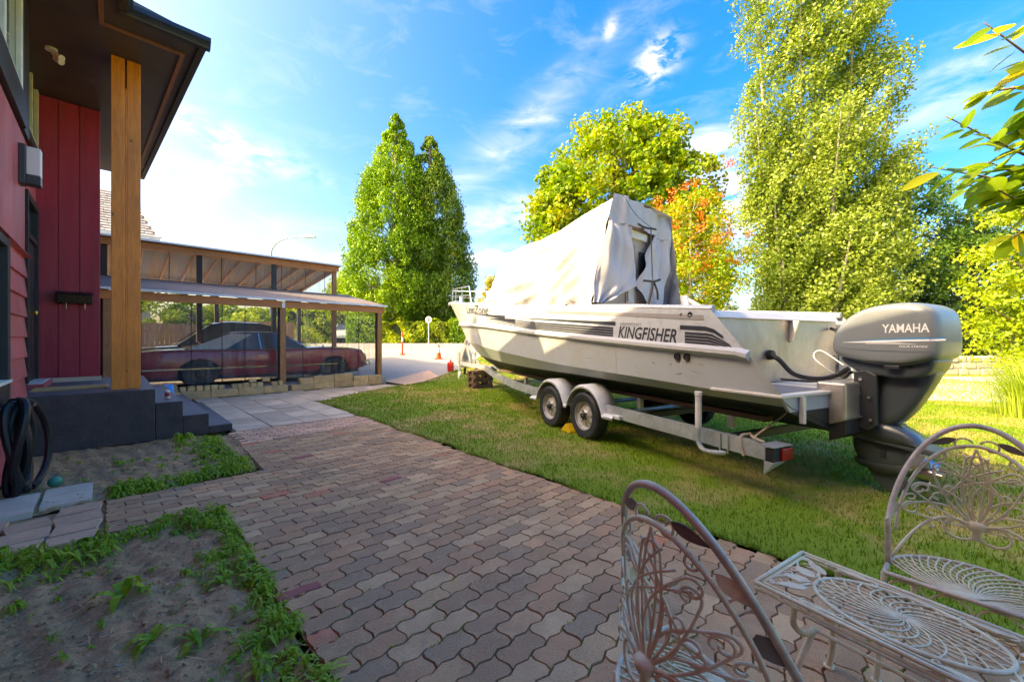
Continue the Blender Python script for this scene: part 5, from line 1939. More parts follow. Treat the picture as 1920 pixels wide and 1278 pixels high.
m2 = BB(); m2.tube([(UC - .14, 13.1, .08), (UC - .14, 13.1, 1.0)], .035, 8); m2.tube([(UC - .14, 13.1, 1.0), (UC - .30, 13.1, 1.02)], .012, 6); m2.lathe([(0, -.03), (.11, -.03), (.12, 0), (.11, .03), (0, .03)], (UC - .14, 13.1, .24), 'X', 16); m2.build('jack', 'galv', tr, smooth=30)
m2 = BB(); m2.bar((UC - .05, 12.9, 2.1), (UC - .02, 12.72, 1.40), .05, .006); m2.build('winch_strap', 'strap_yellow', tr)
m2 = BB()
for k in range(26):
    t = k / 25
    c = (UC - .10 + .35 * math.sin(t * 3), 12.6 + .7 * t, .64 + .10 * math.sin(t * 9) ** 2 + rnd.uniform(-.02, .02))
    m2.lathe([(.022, -.006), (.032, 0), (.022, .006), (.022, -.006)], c, 'X' if k % 2 else 'Z', 8)
m2.build('chain', 'chain_steel', tr)
# tie strap at the stern
m2 = BB()
m2.bar((UC - .72, 2.05, .84), (UC - 1.02, 2.28, .52), .03, .005); m2.build('tie_strap', 'rope', tr)
m2 = BB()
m2.tube(cat_path([(UC - 1.0, 2.32, .54), (UC - 1.10, 2.34, .53), (UC - 1.125, 2.33, .44), (UC - 1.13, 2.30, .36)], 5), .014, 6)
m2.tube(cat_path([(UC - 1.02, 2.30, .53), (UC - 1.08, 2.22, .525), (UC - 1.12, 2.12, .52)], 5), .014, 6)
m2.build('tie_rope', 'rope', tr, smooth=True)
# chock
m2 = BB(); m2.prism([(4.93, .0), (5.19, .0), (5.17, .04), (5.06, .15), (4.95, .04)], UC - 1.20, UC - 1.04, 'YZ')
m2.build('wheel_chock', 'yellow_plastic', label='yellow wheel chock wedged between the two near trailer wheels', cat='wheel chock', bevel=.006)
# crib of timber under the tongue
cr = thing('timber_crib', 'stack of dark crossed timbers under the trailer tongue', 'timber stack', tuple(bw(UC - .12, 11.2, 0)))
g0 = gz(*bw(UC, 11.4).xy)
for k in range(5):
    z = g0 + .006 + k * .098
    for s_ in (-.2, .2):
        m2 = BB()
        if k % 2 == 0:
            m2.box(UC - .10 - .36, UC - .10 + .28, 11.2 + s_ - .07, 11.2 + s_ + .07, z, z + .094)
        else:
            m2.box(UC - .14 + s_ - .07, UC - .14 + s_ + .07, 11.2 - .32, 11.2 + .32, z, z + .094)
        m2.build('timber', 'crib_wood', cr, bevel=.006)
m2 = BB(); m2.box(UC - .30, UC + .20, 11.0, 11.3, g0 + .497, g0 + .535); m2.build('wedge_board', 'fence_tan', cr, bevel=.006)

# ------------------------------------------------------------------ outboard motor
mo = thing('outboard_motor', 'large dark grey outboard motor hanging on the stern of the boat', 'outboard motor', tuple(bw(UC, 1.7, .1)))


def BM():
    return MB(BF @ Matrix.Translation((0, -.10, 0)))


def pillow(poly, half, name, mat, layers, sub=3, zc=None, par=mo, smooth='all', vshift=0.0):
    """rounded solid from a side outline (v,z); layers: (fraction of half width, inset scale)"""
    P = [Vector((p[0], p[1], 0)) for p in poly]
    C = cat_path(P, sub, True)
    cvx = sum(p.x for p in C) / len(C)
    czx = sum(p.y for p in C) / len(C)
    m2 = BM()
    n = len(C)
    vs = []
    for fr, sc in layers:
        for p in C:
            vs.append((UC + half * fr, cvx + (p.x - cvx) * sc, czx + (p.y - czx) * sc))
    fs = []
    for i in range(len(layers) - 1):
        for k in range(n):
            l = (k + 1) % n
            fs.append((i * n + k, i * n + l, (i + 1) * n + l, (i + 1) * n + k))
    fs.append(tuple(range(n))[::-1])
    fs.append(tuple((len(layers) - 1) * n + k for k in range(n)))
    m2.add(vs, fs)
    return m2.build(name, mat, par, smooth=smooth)


LAY = [(-1.0, .62), (-.995, .78), (-.97, .88), (-.91, .95), (-.80, .985), (-.6, 1.0), (0, 1.005), (.6, 1.0), (.80, .985), (.91, .95), (.97, .88), (.995, .78), (1.0, .62)]
cowl_poly = [(2.125, 1.36), (2.10, 1.47), (2.03, 1.57), (1.94, 1.645), (1.82, 1.695), (1.65, 1.72), (1.49, 1.715), (1.385, 1.675), (1.335, 1.60), (1.318, 1.45), (1.322, 1.31), (1.37, 1.245), (1.58, 1.185), (1.82, 1.20), (2.03, 1.245), (2.105, 1.29)]
cowl_poly = [(1.40 + (v - 1.318) * (2.125 - 1.40) / (2.125 - 1.318), z) for v, z in cowl_poly]
cw = pillow(cowl_poly, .285, 'cowl', 'cowl', LAY)
pillow([(2.08, 1.25), (1.95, 1.26), (1.8, 1.24), (1.6, 1.21), (1.48, 1.235), (1.44, 1.25), (1.46, 1.17), (1.52, 1.10), (1.7, 1.075), (1.95, 1.13), (2.05, 1.19)], .215, 'lower_cowl', 'motor_grey', LAY)
pillow([(1.66, 1.712), (1.53, 1.692), (1.475, 1.66), (1.50, 1.645), (1.60, 1.672)], .17, 'air_intake', 'motor_dark', [(-1, .5), (-.9, 1.08), (.9, 1.08), (1, .5)])
pillow([(2.02, 1.16), (1.80, 1.20), (1.56, 1.19), (1.47, 1.15), (1.52, 1.0), (1.62, .80), (1.74, .66), (1.92, .63), (2.02, .68), (2.0, .72), (1.90, .76), (1.885, .95), (1.90, 1.08)], .125, 'midsection', 'motor_grey',
       [(-1.0, .70), (-.93, .90), (-.75, .985), (-.4, 1.0), (.4, 1.0), (.75, .985), (.93, .90), (1.0, .70)], 3)
pillow([(2.02, .66), (1.78, .67), (1.62, .60), (1.56, .52), (1.60, .50), (2.0, .53)], .13, 'trim_collar', 'motor_grey', [(-1, .8), (-.8, 1.0), (.8, 1.0), (1, .8)])
# gearcase: tapering leg, plate, torpedo, skeg
m2 = BM()
m2.prism([(2.03, .505), (1.48, .455), (1.45, .47), (1.46, .50), (1.65, .545), (2.0, .565)], UC - .12, UC + .12, 'YZ'); m2.build('cavitation_plate', 'motor_grey', mo, bevel=.012)
pillow([(2.03, .52), (2.05, .40), (2.0, .30), (1.88, .205), (1.76, .21), (1.68, .27), (1.63, .34), (1.62, .42), (1.63, .49), (1.8, .53)], .07, 'gearcase', 'motor_grey',
       [(-1, .55), (-.8, .85), (-.4, .98), (.4, .98), (.8, .85), (1, .55)])
m2 = BM()
m2.lathe([(0, 2.05), (.03, 2.035), (.055, 1.985), (.070, 1.90), (.074, 1.80), (.068, 1.70), (.058, 1.635), (0, 1.63)], (UC, 0, .285), 'Y', 24); m2.build('torpedo', 'motor_grey', mo, smooth='all')
m2 = BM()
m2.prism([(1.96, .24), (1.72, .24), (1.70, .16), (1.74, .06), (1.80, .05), (1.89, .13)], UC - .012, UC + .012, 'YZ'); m2.build('skeg', 'motor_grey', mo, bevel=.008)
m2 = BM(); m2.box(UC - .083, UC - .07, 1.79, 1.825, .36, .44); m2.build('water_intake', 'motor_dark', mo)
m2 = BM()
m2.lathe([(0, 1.63), (.055, 1.625), (.058, 1.53), (.05, 1.495), (.03, 1.49), (.03, 1.45), (0, 1.445)], (UC, 0, .285), 'Y', 18)
pr_o = m2.build('propeller', 'prop_steel', mo, smooth=40)
for k in range(3):
    t0 = 2 * PI * k / 3 + .5
    m2 = BM()
    def bl(s_, t, t0=t0):
        r = .05 + .135 * s_
        wd_ = .9 * math.sin(PI * min(1, .18 + s_ * .75)) * (1 - .25 * s_)
        an = t0 + (t - .5) * wd_ * 1.5
        return (UC + r * math.cos(an), 1.565 + (t - .5) * .10, .285 + r * math.sin(an))
    m2.grid(bl, 6, 6)
    b_ = m2.build('blade', 'prop_steel', pr_o, smooth='all')
    sd = b_.modifiers.new('thick', 'SOLIDIFY'); sd.thickness = .006
# clamp bracket
for sg in (-1, 1):
    m2 = BM()
    m2.prism([(1.97, 1.12), (1.88, 1.15), (1.80, 1.10), (1.80, .66), (1.86, .60), (1.95, .62), (1.97, .80)], UC + sg * .19 - .025, UC + sg * .19 + .025, 'YZ'); cb_ = m2.build('clamp_bracket', 'motor_dark', mo, bevel=.012)
    m2 = BM()
    for (v, z) in ((1.91, 1.06), (1.92, .93), (1.85, .90), (1.91, .72), (1.84, .70)):
        m2.lathe([(0, sg * .035), (.014, sg * .034), (.014, 0)], (UC + sg * .20, v, z), 'X', 8)
    m2.build('bolt', 'stainless', cb_)
m2 = BM(); m2.lathe([(0, .66), (.06, .66), (.06, 1.12), (0, 1.12)], (UC, 1.88, 0), 'Z', 16); m2.build('swivel', 'motor_dark', mo, smooth=30)
m2 = BM(); m2.tube([(UC, 1.84, .62), (UC, 1.94, .95)], .03, 10); m2.build('trim_ram', 'stainless', mo)


from mathutils.bvhtree import BVHTree


def bvh_of(o):
    me = o.data
    org = WLOC[o.name]
    return BVHTree.FromPolygons([tuple(v.co + org) for v in me.vertices], [tuple(p.vertices) for p in me.polygons])


cow_bvh = bvh_of(cw)
AX = (BF @ Vector((1, 0, 0)))


def on_cowl(v, z, off=.003):
    o = bw(UC - 1.0, v, z)
    h = cow_bvh.ray_cast(o, AX)
    if h[0] is None:
        return BF_INV @ bw(UC - .30, v, z)
    return BF_INV @ (h[0] - AX * off)


def cowl_shape(name, pts2d, fs, mat):
    m2 = BB()
    m2.add([on_cowl(v, z) for v, z in pts2d], fs)
    return m2.build(name, mat, mo)


def cowl_text(s_, v_c, z_c, height, width, mat, bold=.02, shear=0.0, tilt=0.0):
    vs, fs = text_mesh(s_, 1.0, shear, bold, 1.0)
    x0, x1 = min(p[0] for p in vs), max(p[0] for p in vs)
    y0, y1 = min(p[1] for p in vs), max(p[1] for p in vs)
    P = []
    for x, y, z in vs:
        dx = (x - (x0 + x1) / 2) * width / (x1 - x0)
        P.append((v_c - dx, z_c + (y - (y0 + y1) / 2) * height / (y1 - y0) + tilt * dx))
    cowl_shape('lettering', P, fs, mat)


cowl_text('YAMAHA', 1.490, 1.505, .072, .29, 'motor_text', .018)
cowl_text('FOUR STROKE', 1.44, 1.355, .016, .17, 'motor_text', .01, .15)


def swoosh(name, pts_top, pts_bot, mat, n=20):
    P, F = [], []
    for i in range(n + 1):
        s_ = i / n
        v = pts_top[0][0] + (pts_top[-1][0] - pts_top[0][0]) * s_
        P.append((v, interp(sorted(pts_top), v)))
        P.append((v, interp(sorted(pts_bot), v)))
    F = [(2 * i, 2 * i + 1, 2 * i + 3, 2 * i + 2) for i in range(n)]
    cowl_shape(name, P, F, mat)


swoosh('stripe', [(1.90, 1.395), (1.7, 1.412), (1.5, 1.424), (1.25, 1.428)], [(1.90, 1.393), (1.7, 1.405), (1.5, 1.411), (1.25, 1.417)], 'motor_blue')
swoosh('stripe', [(1.92, 1.388), (1.7, 1.404), (1.5, 1.410), (1.25, 1.416)], [(1.92, 1.386), (1.7, 1.384), (1.5, 1.394), (1.25, 1.402)], 'motor_text')
swoosh('stripe', [(1.75, 1.381), (1.55, 1.384), (1.42, 1.376)], [(1.75, 1.376), (1.55, 1.375), (1.42, 1.374)], 'motor_text')

swoosh('seam', [(1.99, 1.262), (1.8, 1.232), (1.5, 1.215), (1.33, 1.255)], [(1.99, 1.257), (1.8, 1.227), (1.5, 1.210), (1.33, 1.250)], 'motor_dark')
swoosh('crease', [(1.93, 1.335), (1.7, 1.318), (1.4, 1.312), (1.31, 1.315)], [(1.93, 1.332), (1.7, 1.315), (1.4, 1.309), (1.31, 1.312)], 'motor_grey')
m2 = BB()
q = on_cowl(1.58, 1.20, .0)
m2.box(q.x - .012, q.x + .01, 1.53, 1.63, 1.165, 1.195)
m2.build('latch', 'motor_dark', mo, bevel=.004)

# ------------------------------------------------------------------ wrought iron furniture
def curl(p, ang, r0, turns, sgn, n=16, shrink=.35):
    """flat scroll starting at p heading ang, tightening"""
    pts = []
    x, y = p
    a = ang
    tot = turns * 2 * PI
    for k in range(n + 1):
        pts.append((x, y))
        r = r0 * (1 - (1 - shrink) * k / n)
        st = tot / n
        x += r * st * math.cos(a + sgn * st / 2)
        y += r * st * math.sin(a + sgn * st / 2)
        a += sgn * st
    return pts


def leaf2d(c, ang, L, w):
    n = 10
    pts = []
    for k in range(n + 1):
        t = k / n
        pts.append((t * L, w * math.sin(PI * t ** .8)))
    for k in range(n - 1, 0, -1):
        t = k / n
        pts.append((t * L, -w * math.sin(PI * t ** .8)))
    ca, sa = math.cos(ang), math.sin(ang)
    return [(c[0] + x * ca - y * sa, c[1] + x * sa + y * ca) for x, y in pts]


CW_, CD, CHA, CHT, CLEAN, CQ = .49, .24, .17, .597, -.055, 1.18
SEAT_Z = .45


def make_chair(label, px, py, ang, grp):
    root = thing('garden_chair', label, 'garden chair', (px, py, 0), grp)
    T = Matrix.Translation((px, py, 0)) @ Matrix.Rotation(ang, 4, 'Z')   # x along the front, y towards the back
    def arch_h(th):
        return CHA + (CHT - CHA) * max(0, math.sin(th)) ** CQ
    def back(s_, h):
        """flat back pattern (s across, h up) bent onto the curved back"""
        c = max(-1, min(1, -s_ / (CW_ / 2)))
        th = math.acos(c)
        return (s_, CD * math.sin(th) + CLEAN * h, SEAT_Z + h)
    def arch(k, dh=0.0, n=48):
        out = []
        for i in range(n + 1):
            th = PI * i / n
            s_ = -CW_ / 2 * k * math.cos(th)
            out.append((s_, arch_h(th) * 1.0 - dh * math.sin(th) ** .5 if k == 1 else (CHA * .75 + (CHT - .085 - CHA * .75) * math.sin(th) ** 1.05)))
        return out
    B = lambda pts: [back(*p) for p in pts]
    # outer frame: upright, arch, upright
    outer = [(-CW_ / 2, 0, SEAT_Z + CHA * t) for t in np.linspace(0, .9, 5)] + B(arch(1)) + [(CW_ / 2, 0, SEAT_Z + CHA * t) for t in np.linspace(.9, 0, 5)]
    m2 = MB(T); m2.tube(outer, .0105, 8); m2.build('back_frame', 'iron_grey', root, smooth='all')
    inner = arch(.93)
    m2 = MB(T); m2.tube(B(inner), .0075, 6); m2.build('inner_arch', 'iron', root, smooth='all')
    # fan of ribs
    m2 = MB(T)
    b0 = (0.0, .165)
    for sg in (-1, 1):
        for k in range(7):
            fi = R(6 + 12.2 * k)
            # distance to inner arch along fi
            d = .02
            while d < .6:
                x, y = b0[0] + d * math.sin(fi), b0[1] + d * math.cos(fi)
                th = math.acos(max(-1, min(1, -x / (CW_ / 2 * .93))))
                lim = CHA * .75 + (CHT - .085 - CHA * .75) * max(0, math.sin(th)) ** 1.05
                if y > lim - .02 or abs(x) > CW_ / 2 * .9:
                    break
                d += .01
            d = max(.08, d)
            bend = .16 * d
            pts = []
            for i in range(9):
                t = i / 8
                ox = bend * math.sin(PI * t) * (1 if k % 2 else -.4)
                pts.append((sg * (b0[0] + d * .86 * t * math.sin(fi) - ox * math.cos(fi)), b0[1] + d * .86 * t * math.cos(fi) + ox * math.sin(fi)))
            a = math.atan2(pts[-1][1] - pts[-2][1], pts[-1][0] - pts[-2][0])
            sgn = -1 if (pts[-1][0] > 0) == (sg > 0) and sg > 0 else 1
            cu = curl(pts[-1], a, .026, .85, sgn if k % 2 else -sgn, 12)
            m2.tube(B(pts + cu[1:]), .0042, 5)
            if k >= 2:
                cu2 = curl(pts[5], a + sg * -.5, .022, .7, -sgn if k % 2 else sgn, 10)
                m2.tube(B(cu2), .0038, 5)
        # inner petals crossing at the middle
        for k in range(4):
            w = .022 + .026 * k
            hh = .335 - .035 * k
            pts = [(sg * w * math.sin(PI * t ** 1.25) ** .9 - sg * .035 * k * t ** 3, b0[1] + hh * t) for t in np.linspace(0, 1, 13)]
            m2.tube(B(pts), .004, 5)
        # low side rib and scroll under the knot
        m2.tube(B([(0, b0[1])] + [(sg * CW_ * .488 * t, b0[1] + .050 * math.sin(PI * t) - .150 * t * t) for t in np.linspace(.1, 1, 9)]), .006, 5)
        pts = curl((0, b0[1] - .03), -PI / 2 + sg * .5, .055, .95, sg, 18, .3)
        m2.tube(B(pts), .0055, 5)
    m2.build('fan_ribs', 'iron', root, smooth='all')
    m2 = MB(T); c = back(0, b0[1]); m2.lathe([(0, -.055), (.012, -.05), (.016, -.035), (.012, -.02), (.024, .0), (.03, .018), (.018, .03), (0, .032)], c, 'Z', 10); m2.build('knot', 'iron', root, smooth='all')
    # border between the arches: leaves and scrolls
    m2 = MB(T)
    leaves = []
    for sg in (-1, 1):
        for (x, y, a, r0, tn, s2) in ((.01, .545, 60, .030, .95, -1), (.10, .50, 200, .022, .8, 1), (.165, .40, 120, .022, .85, -1), (.205, .29, 110, .018, .9, 1), (.225, .20, 100, .016, .9, -1)):
            an = R(a) if sg > 0 else PI - R(a)
            m3 = MB(T); m3.tube(B(curl((sg * x, y - .02), an, r0, tn, s2 * sg, 14, .3)), .004, 5); m3.build('scroll', 'iron', root, smooth='all')
        for (x, y, a, L, w) in ((.055, .535, -22, .085, .014), (.145, .455, -50, .075, .014), (.20, .345, -66, .07, .014), (.228, .25, -82, .055, .012)):
            an = R(a) if sg > 0 else PI - R(a)
            leaves.append(leaf2d((sg * x, y), an, L, w))
    for i, lf in enumerate(leaves):
        m3 = MB(T)
        P0 = [Vector(back(*p)) for p in lf]
        m3.add([tuple(p) for p in P0] + [tuple(p + Vector((0, .004, 0))) for p in P0],
               [tuple(range(len(lf))), tuple(range(len(lf), 2 * len(lf)))[::-1]] + [(k, (k + 1) % len(lf), len(lf) + (k + 1) % len(lf), len(lf) + k) for k in range(len(lf))])
        m3.build('leaf', 'iron_leaf_brown' if i % 4 in (0, 2) else 'iron_leaf', root)
    # seat: straight front bar, curved back bar, fan lattice
    m2 = MB(T)
    ring = [(-CW_ / 2 * math.cos(PI * i / 30), CD * math.sin(PI * i / 30), SEAT_Z) for i in range(31)]
    m2.tube(ring, .008, 6)
    m2.tube([(-CW_ / 2 - .003, -.10, SEAT_Z), (CW_ / 2 + .003, -.10, SEAT_Z)], .010, 8)
    for sg in (-1, 1):
        m2.tube([(sg * CW_ / 2, 0, SEAT_Z), (sg * CW_ / 2, -.10, SEAT_Z)], .009, 8)
    m2.build('seat_frame', 'iron_grey', root, smooth='all')
    m2 = MB(T)
    f0 = (0, -.085)
    NR = 21
    for k in range(NR):
        th = PI * (k + .5) / NR
        e = (-CW_ / 2 * .985 * math.cos(th), CD * .985 * math.sin(th))
        for hand in (1, -1):
            pts = []
            for i in range(8):
                t = i / 7
                x = f0[0] + (e[0] - f0[0]) * t
                y = f0[1] + (e[1] - f0[1]) * t
                nx, ny = -(e[1] - f0[1]), (e[0] - f0[0])
                k2 = hand * .16 * math.sin(PI * t)
                pts.append((x + nx * k2, y + ny * k2, SEAT_Z + .004 * hand))
            pts = [p for p in pts if (p[0] / (CW_ / 2)) ** 2 + (max(0, p[1]) / CD) ** 2 < 1.03]
            if len(pts) > 2:
                m2.tube(pts, .0034, 5, caps=False)
    m2.build('seat_lattice', 'iron', root, smooth='all')
    # legs and apron scrolls
    for sx in (-1, 1):
        m2 = MB(T); m2.tube([(sx * CW_ / 2, -.10, SEAT_Z), (sx * (CW_ / 2 + .01), -.115, .2), (sx * (CW_ / 2 + .02), -.13, .012)], .0105, 8)
        m2.lathe([(0, 0), (.018, 0), (.018, .012), (0, .014)], (sx * (CW_ / 2 + .02), -.13, 0), 'Z', 10); m2.build('leg', 'iron', root, smooth=40)
        m2 = MB(T); m2.tube([(sx * CW_ * .36, CD * .70, SEAT_Z), (sx * CW_ * .38, CD * .80, .2), (sx * CW_ * .40, CD * .95, .012)], .0105, 8)
        m2.lathe([(0, 0), (.018, 0), (.018, .012), (0, .014)], (sx * CW_ * .40, CD * .95, 0), 'Z', 10); m2.build('leg', 'iron', root, smooth=40)
    m2 = MB(T)
    for x0 in (-.18, -.06, .06, .18):
        sg = 1 if x0 > 0 else -1
        for s2 in (1, -1):
            arc = [(x0 + s2 * .056 * math.sin(t), SEAT_Z - .012 - .050 * (1 - math.cos(t))) for t in np.linspace(0, PI * .78, 9)]
            a2 = math.atan2(arc[-1][1] - arc[-2][1], arc[-1][0] - arc[-2][0])
            arc += curl(arc[-1], a2, .030, .7, -s2, 10, .25)[1:]
            m2.tube([(x, -.10, z) for x, z in arc], .0048, 5)
    m2.build('apron_scrolls', 'iron', root, smooth='all')
    return root


make_chair('wrought iron garden chair with fan-shaped back at the right, facing the small table', 1.766, 1.515, -.87, 'wrought iron garden chairs')
make_chair('wrought iron garden chair seen from behind at the lower right of the path', .53, 1.055, 2.01, 'wrought iron garden chairs')

# table
tb = thing('garden_table', 'low rectangular wrought iron table with oval sunburst lattice top', 'table', (1.33, 1.37, 0))
E1 = Vector((.538, -.843, 0)); E2 = Vector((.843, .538, 0))
TT = Matrix(((E1.x, E2.x, 0, 1.335), (E1.y, E2.y, 0, 1.365), (0, 0, 1, 0), (0, 0, 0, 1)))
TLn, TWd, TZ = .75, .41, .45
m2 = MB(TT)
h1, h2 = TLn / 2, TWd / 2
for off, z, r in ((0, TZ, .008), (-.022, TZ + .001, .004), (.0, TZ - .022, .006)):
    c = [(-h1 - off * -1 * 0 + (0 if off == 0 else .022), -h2 + (0 if off == 0 else .022), z), (h1 - (0 if off == 0 else .022), -h2 + (0 if off == 0 else .022), z),
         (h1 - (0 if off == 0 else .022), h2 - (0 if off == 0 else .022), z), (-h1 + (0 if off == 0 else .022), h2 - (0 if off == 0 else .022), z)]
    for i in range(4):
        m2.tube([c[i], c[(i + 1) % 4]], r, 7)
m2.build('top_frame', 'iron', tb, smooth='all')
m2 = MB(TT)
ea, eb = .245, .165
m2.tube([(ea * math.cos(t), eb * math.sin(t), TZ) for t in np.linspace(0, 2 * PI, 49)[:-1]], .0075, 6, True)
m2.build('oval_ring', 'iron', tb, smooth='all')
m2 = MB(TT)
for k in range(23):
    t0 = 2 * PI * k / 23
    for hand in (1, -1):
        pts = []
        for i in range(11):
            s_ = .03 + .97 * i / 10
            a = t0 + hand * 1.15 * (1 - s_) ** 1.1
            pts.append((ea * s_ * math.cos(a), eb * s_ * math.sin(a), TZ + .0028 * hand))
        m2.tube(pts, .0034, 5, caps=False)
m2.build('oval_lattice', 'iron', tb, smooth='all')
m2 = MB(TT)
m2.lathe([(0, TZ + .008), (.014, TZ + .006), (.02, TZ)], (0, 0, 0), 'Z', 12); m2.build('boss', 'iron_leaf', tb)
m2 = MB(TT)
lv = []
for sx in (-1, 1):
    for (x, y, L, w, a) in ((.258, .020, .092, .025, 24), (.258, -.020, .092, .025, -24), (.243, .080, .105, .021, 36), (.243, -.080, .105, .021, -36), (.120, .176, .14, .013, 3), (.120, -.176, .14, .013, -3)):
        an = R(a) if sx > 0 else PI - R(a)
        lv.append(leaf2d((sx * x, y), an, L, w))
    for sy in (-1, 1):
        for (x, y, a, r0) in ((.30, .02, 60, .030), (.33, .10, 100, .020), (.22, .16, 10, .018), (.12, .178, 170, .012), (.34, .165, 200, .014), (.27, .175, 20, .014), (.19, .185, 190, .010), (.345, .03, 140, .016)):
            an = R(a) * sy if sx > 0 else (PI - R(a)) * sy
            m3 = MB(TT); m3.tube([(px_, py_, TZ) for px_, py_ in curl((sx * x, sy * y), an, r0, .9, sx * sy, 12, .3)], .0034, 5); m3.build('scroll', 'iron', tb, smooth='all')
        m3 = MB(TT); m3.tube(cat_path([(sx * .245, sy * .03, TZ), (sx * .29, sy * .12, TZ), (sx * .34, sy * .155, TZ), (sx * .352, sy * .10, TZ), (sx * .31, sy * .03, TZ)], 5), .0042, 5); m3.build('scroll', 'iron', tb, smooth='all')
for lf in lv:
    m3 = MB(TT)
    m3.add([(x, y, TZ + .003) for x, y in lf] + [(x, y, TZ - .001) for x, y in lf], [tuple(range(len(lf))), tuple(range(len(lf), 2 * len(lf)))[::-1]] + [(k, (k + 1) % len(lf), len(lf) + (k + 1) % len(lf), len(lf) + k)[::-1] for k in range(len(lf))])
    m3.build('leaf', 'iron_leaf', tb)
for sx in (-1, 1):
    for sy in (-1, 1):
        m2 = MB(TT)
        m2.tube(cat_path([(sx * .24, sy * h2 * .98, TZ - .02), (sx * .245, sy * h2 * .96, .36), (sx * .235, sy * h2 * .7, .31), (sx * .23, sy * h2 * .25, .29)], 6), .011, 8)
        m2.tube(cat_path([(sx * .23, sy * h2 * .30, .30), (sx * .24, sy * h2 * .7, .22), (sx * .26, sy * h2 * .95, .10), (sx * .275, sy * h2 * 1.0, .012)], 6), .012, 8)
        m2.lathe([(0, 0), (.02, 0), (.02, .012), (0, .014)], (sx * .275, sy * h2, 0), 'Z', 10)
        m2.build('leg', 'iron', tb, smooth='all')
for sy in (-1, 1):
    m2 = MB(TT); m2.tube([(-.235, sy * .06, .295), (.235, sy * .06, .295)], .007, 6); m2.build('stretcher', 'iron', tb)
m2 = MB(TT); m2.tube([(-.24, -h2 * .55, .36), (.24, -h2 * .55, .36)], .006, 6); m2.build('stretcher', 'iron_grey', tb)
# ------------------------------------------------------------------ vegetation
def unit(A):
    return A / np.linalg.norm(A, axis=1, keepdims=True).clip(1e-9)


def leaf_quads(C, L, Wd, up=.3, out=None, kout=.0, along=None, kal=0.0):
    n = len(C)
    N = rng.standard_normal((n, 3))
    N[:, 2] += up
    if out is not None:
        N += out * kout
    N = unit(N)
    t = rng.standard_normal((n, 3))
    if along is not None:
        t = t + along * kal
    t = unit(t - N * (t * N).sum(1, keepdims=True))
    b = np.cross(N, t)
    L = np.asarray(L) * rng.uniform(.7, 1.3, n)
    Wd = np.asarray(Wd) * rng.uniform(.75, 1.25, n)
    a = C - t * (L / 2)[:, None]
    c = C + t * (L / 2)[:, None] - N * (L * .08)[:, None]
    m = C - t * (L * .08)[:, None]
    p = m + b * (Wd / 2)[:, None]
    q = m - b * (Wd / 2)[:, None]
    return np.stack([a, q, c, p], 1).reshape(-1, 3)


def clump_leaves(centers, rad, per, squash=(1, 1, 1), shell=.35, tilt=None):
    """leaves through and on the outside of each clump"""
    k = len(centers)
    n = k * per
    D = unit(rng.standard_normal((n, 3)))
    r = rng.random(n) ** shell
    rr = np.repeat(np.asarray(rad) * np.ones(k), per) * rng.uniform(.75, 1.15, n)
    off = D * (r * rr)[:, None] * np.array(squash)
    if tilt is not None:
        off = off + (off[:, 2:3]) * np.array(tilt)
    C = np.repeat(np.asarray(centers), per, 0) + off
    return C, D


def branches(mb, base, tops, r0, n=7, droop=0.0):
    for t in tops:
        p0, p1 = Vector(base(t)), Vector(t)
        mid = p0.lerp(p1, .5) + Vector((rnd.uniform(-.2, .2), rnd.uniform(-.2, .2), -droop))
        mb.tube([p0, mid, p1], [r0, r0 * .6, r0 * .25], 5)


def make_tree(name, label, base, trunk, trunk_r, parts, bark='bark', group='trees around the yard', branch_to=None, nb=30, br=.06):
    root = thing(name, label, 'tree', base, group)
    mb = MB()
    mb.tube(cat_path(trunk, 5), [trunk_r * (1 - .75 * i / (5 * (len(trunk) - 1))) for i in range(5 * (len(trunk) - 1) + 1)], 9)
    if branch_to is not None:
        zmin, zmax = trunk[0][2], trunk[-1][2]
        idx = rng.choice(len(branch_to), min(nb, len(branch_to)), False)
        P = cat_path(trunk, 8)
        for i in idx:
            t = branch_to[i]
            zt = max(zmin + .8, min(zmax - .2, t[2] - .5 * math.hypot(t[0] - base[0], t[1] - base[1])))
            q = min(P, key=lambda p: abs(p.z - zt))
            mid = q.lerp(Vector(t), .55) + Vector((0, 0, -.15))
            mb.tube([q, mid, Vector(t)], [br, br * .6, br * .2], 5)
    mb.build('trunk', bark, root, smooth='all')
    for nm, V, mat in parts:
        np_mesh(nm, V, 4, mat, root)
    return root


def conifer(X, Y, ztop, prof, nclump, per, mat, name, label, zb, dark, leaf=(.24, .085), extra=None, rclump=.62):
    """prof: (height fraction, radius)"""
    base = (X, Y, gz(X, Y))
    H_ = ztop - zb
    C = []
    while len(C) < nclump:
        h = rng.random() ** 1.05
        r = interp(prof, h)
        if rng.random() > .18 + r / max(p[1] for p in prof):
            continue
        a = rng.random() * 2 * PI
        q = r * (1 - .35 * rng.random() ** 2.0)
        C.append((X + q * math.cos(a), Y + q * math.sin(a), zb + h * H_))
    C = np.array(C)
    rad = rng.uniform(.6, 1.15, len(C)) * rclump * np.clip((ztop - C[:, 2]) / 4, .35, 1)
    P, D = clump_leaves(C, rad, per, (1, 1, 1.25), .30)
    V = leaf_quads(P, leaf[0], leaf[1], .2, D, .6, np.tile([0, 0, 1.0], (len(P), 1)) + D * .6, 1.4)
    parts = [('crown', V, mat)]
    if extra is not None:
        for ex in extra:
            P2, D2 = clump_leaves(np.array([ex]), .75, per * 2, (1.1, 1, .8), .3)
            parts.append(('branch_tip', leaf_quads(P2, leaf[0], leaf[1], .2, D2, .6), 'leaf_pine'))
    return make_tree(name, label, base, [(X, Y, base[2]), (X + .1, Y, zb + H_ * .4), (X, Y, ztop - .6)], .45, parts, 'bark', branch_to=C, nb=50, br=.07)


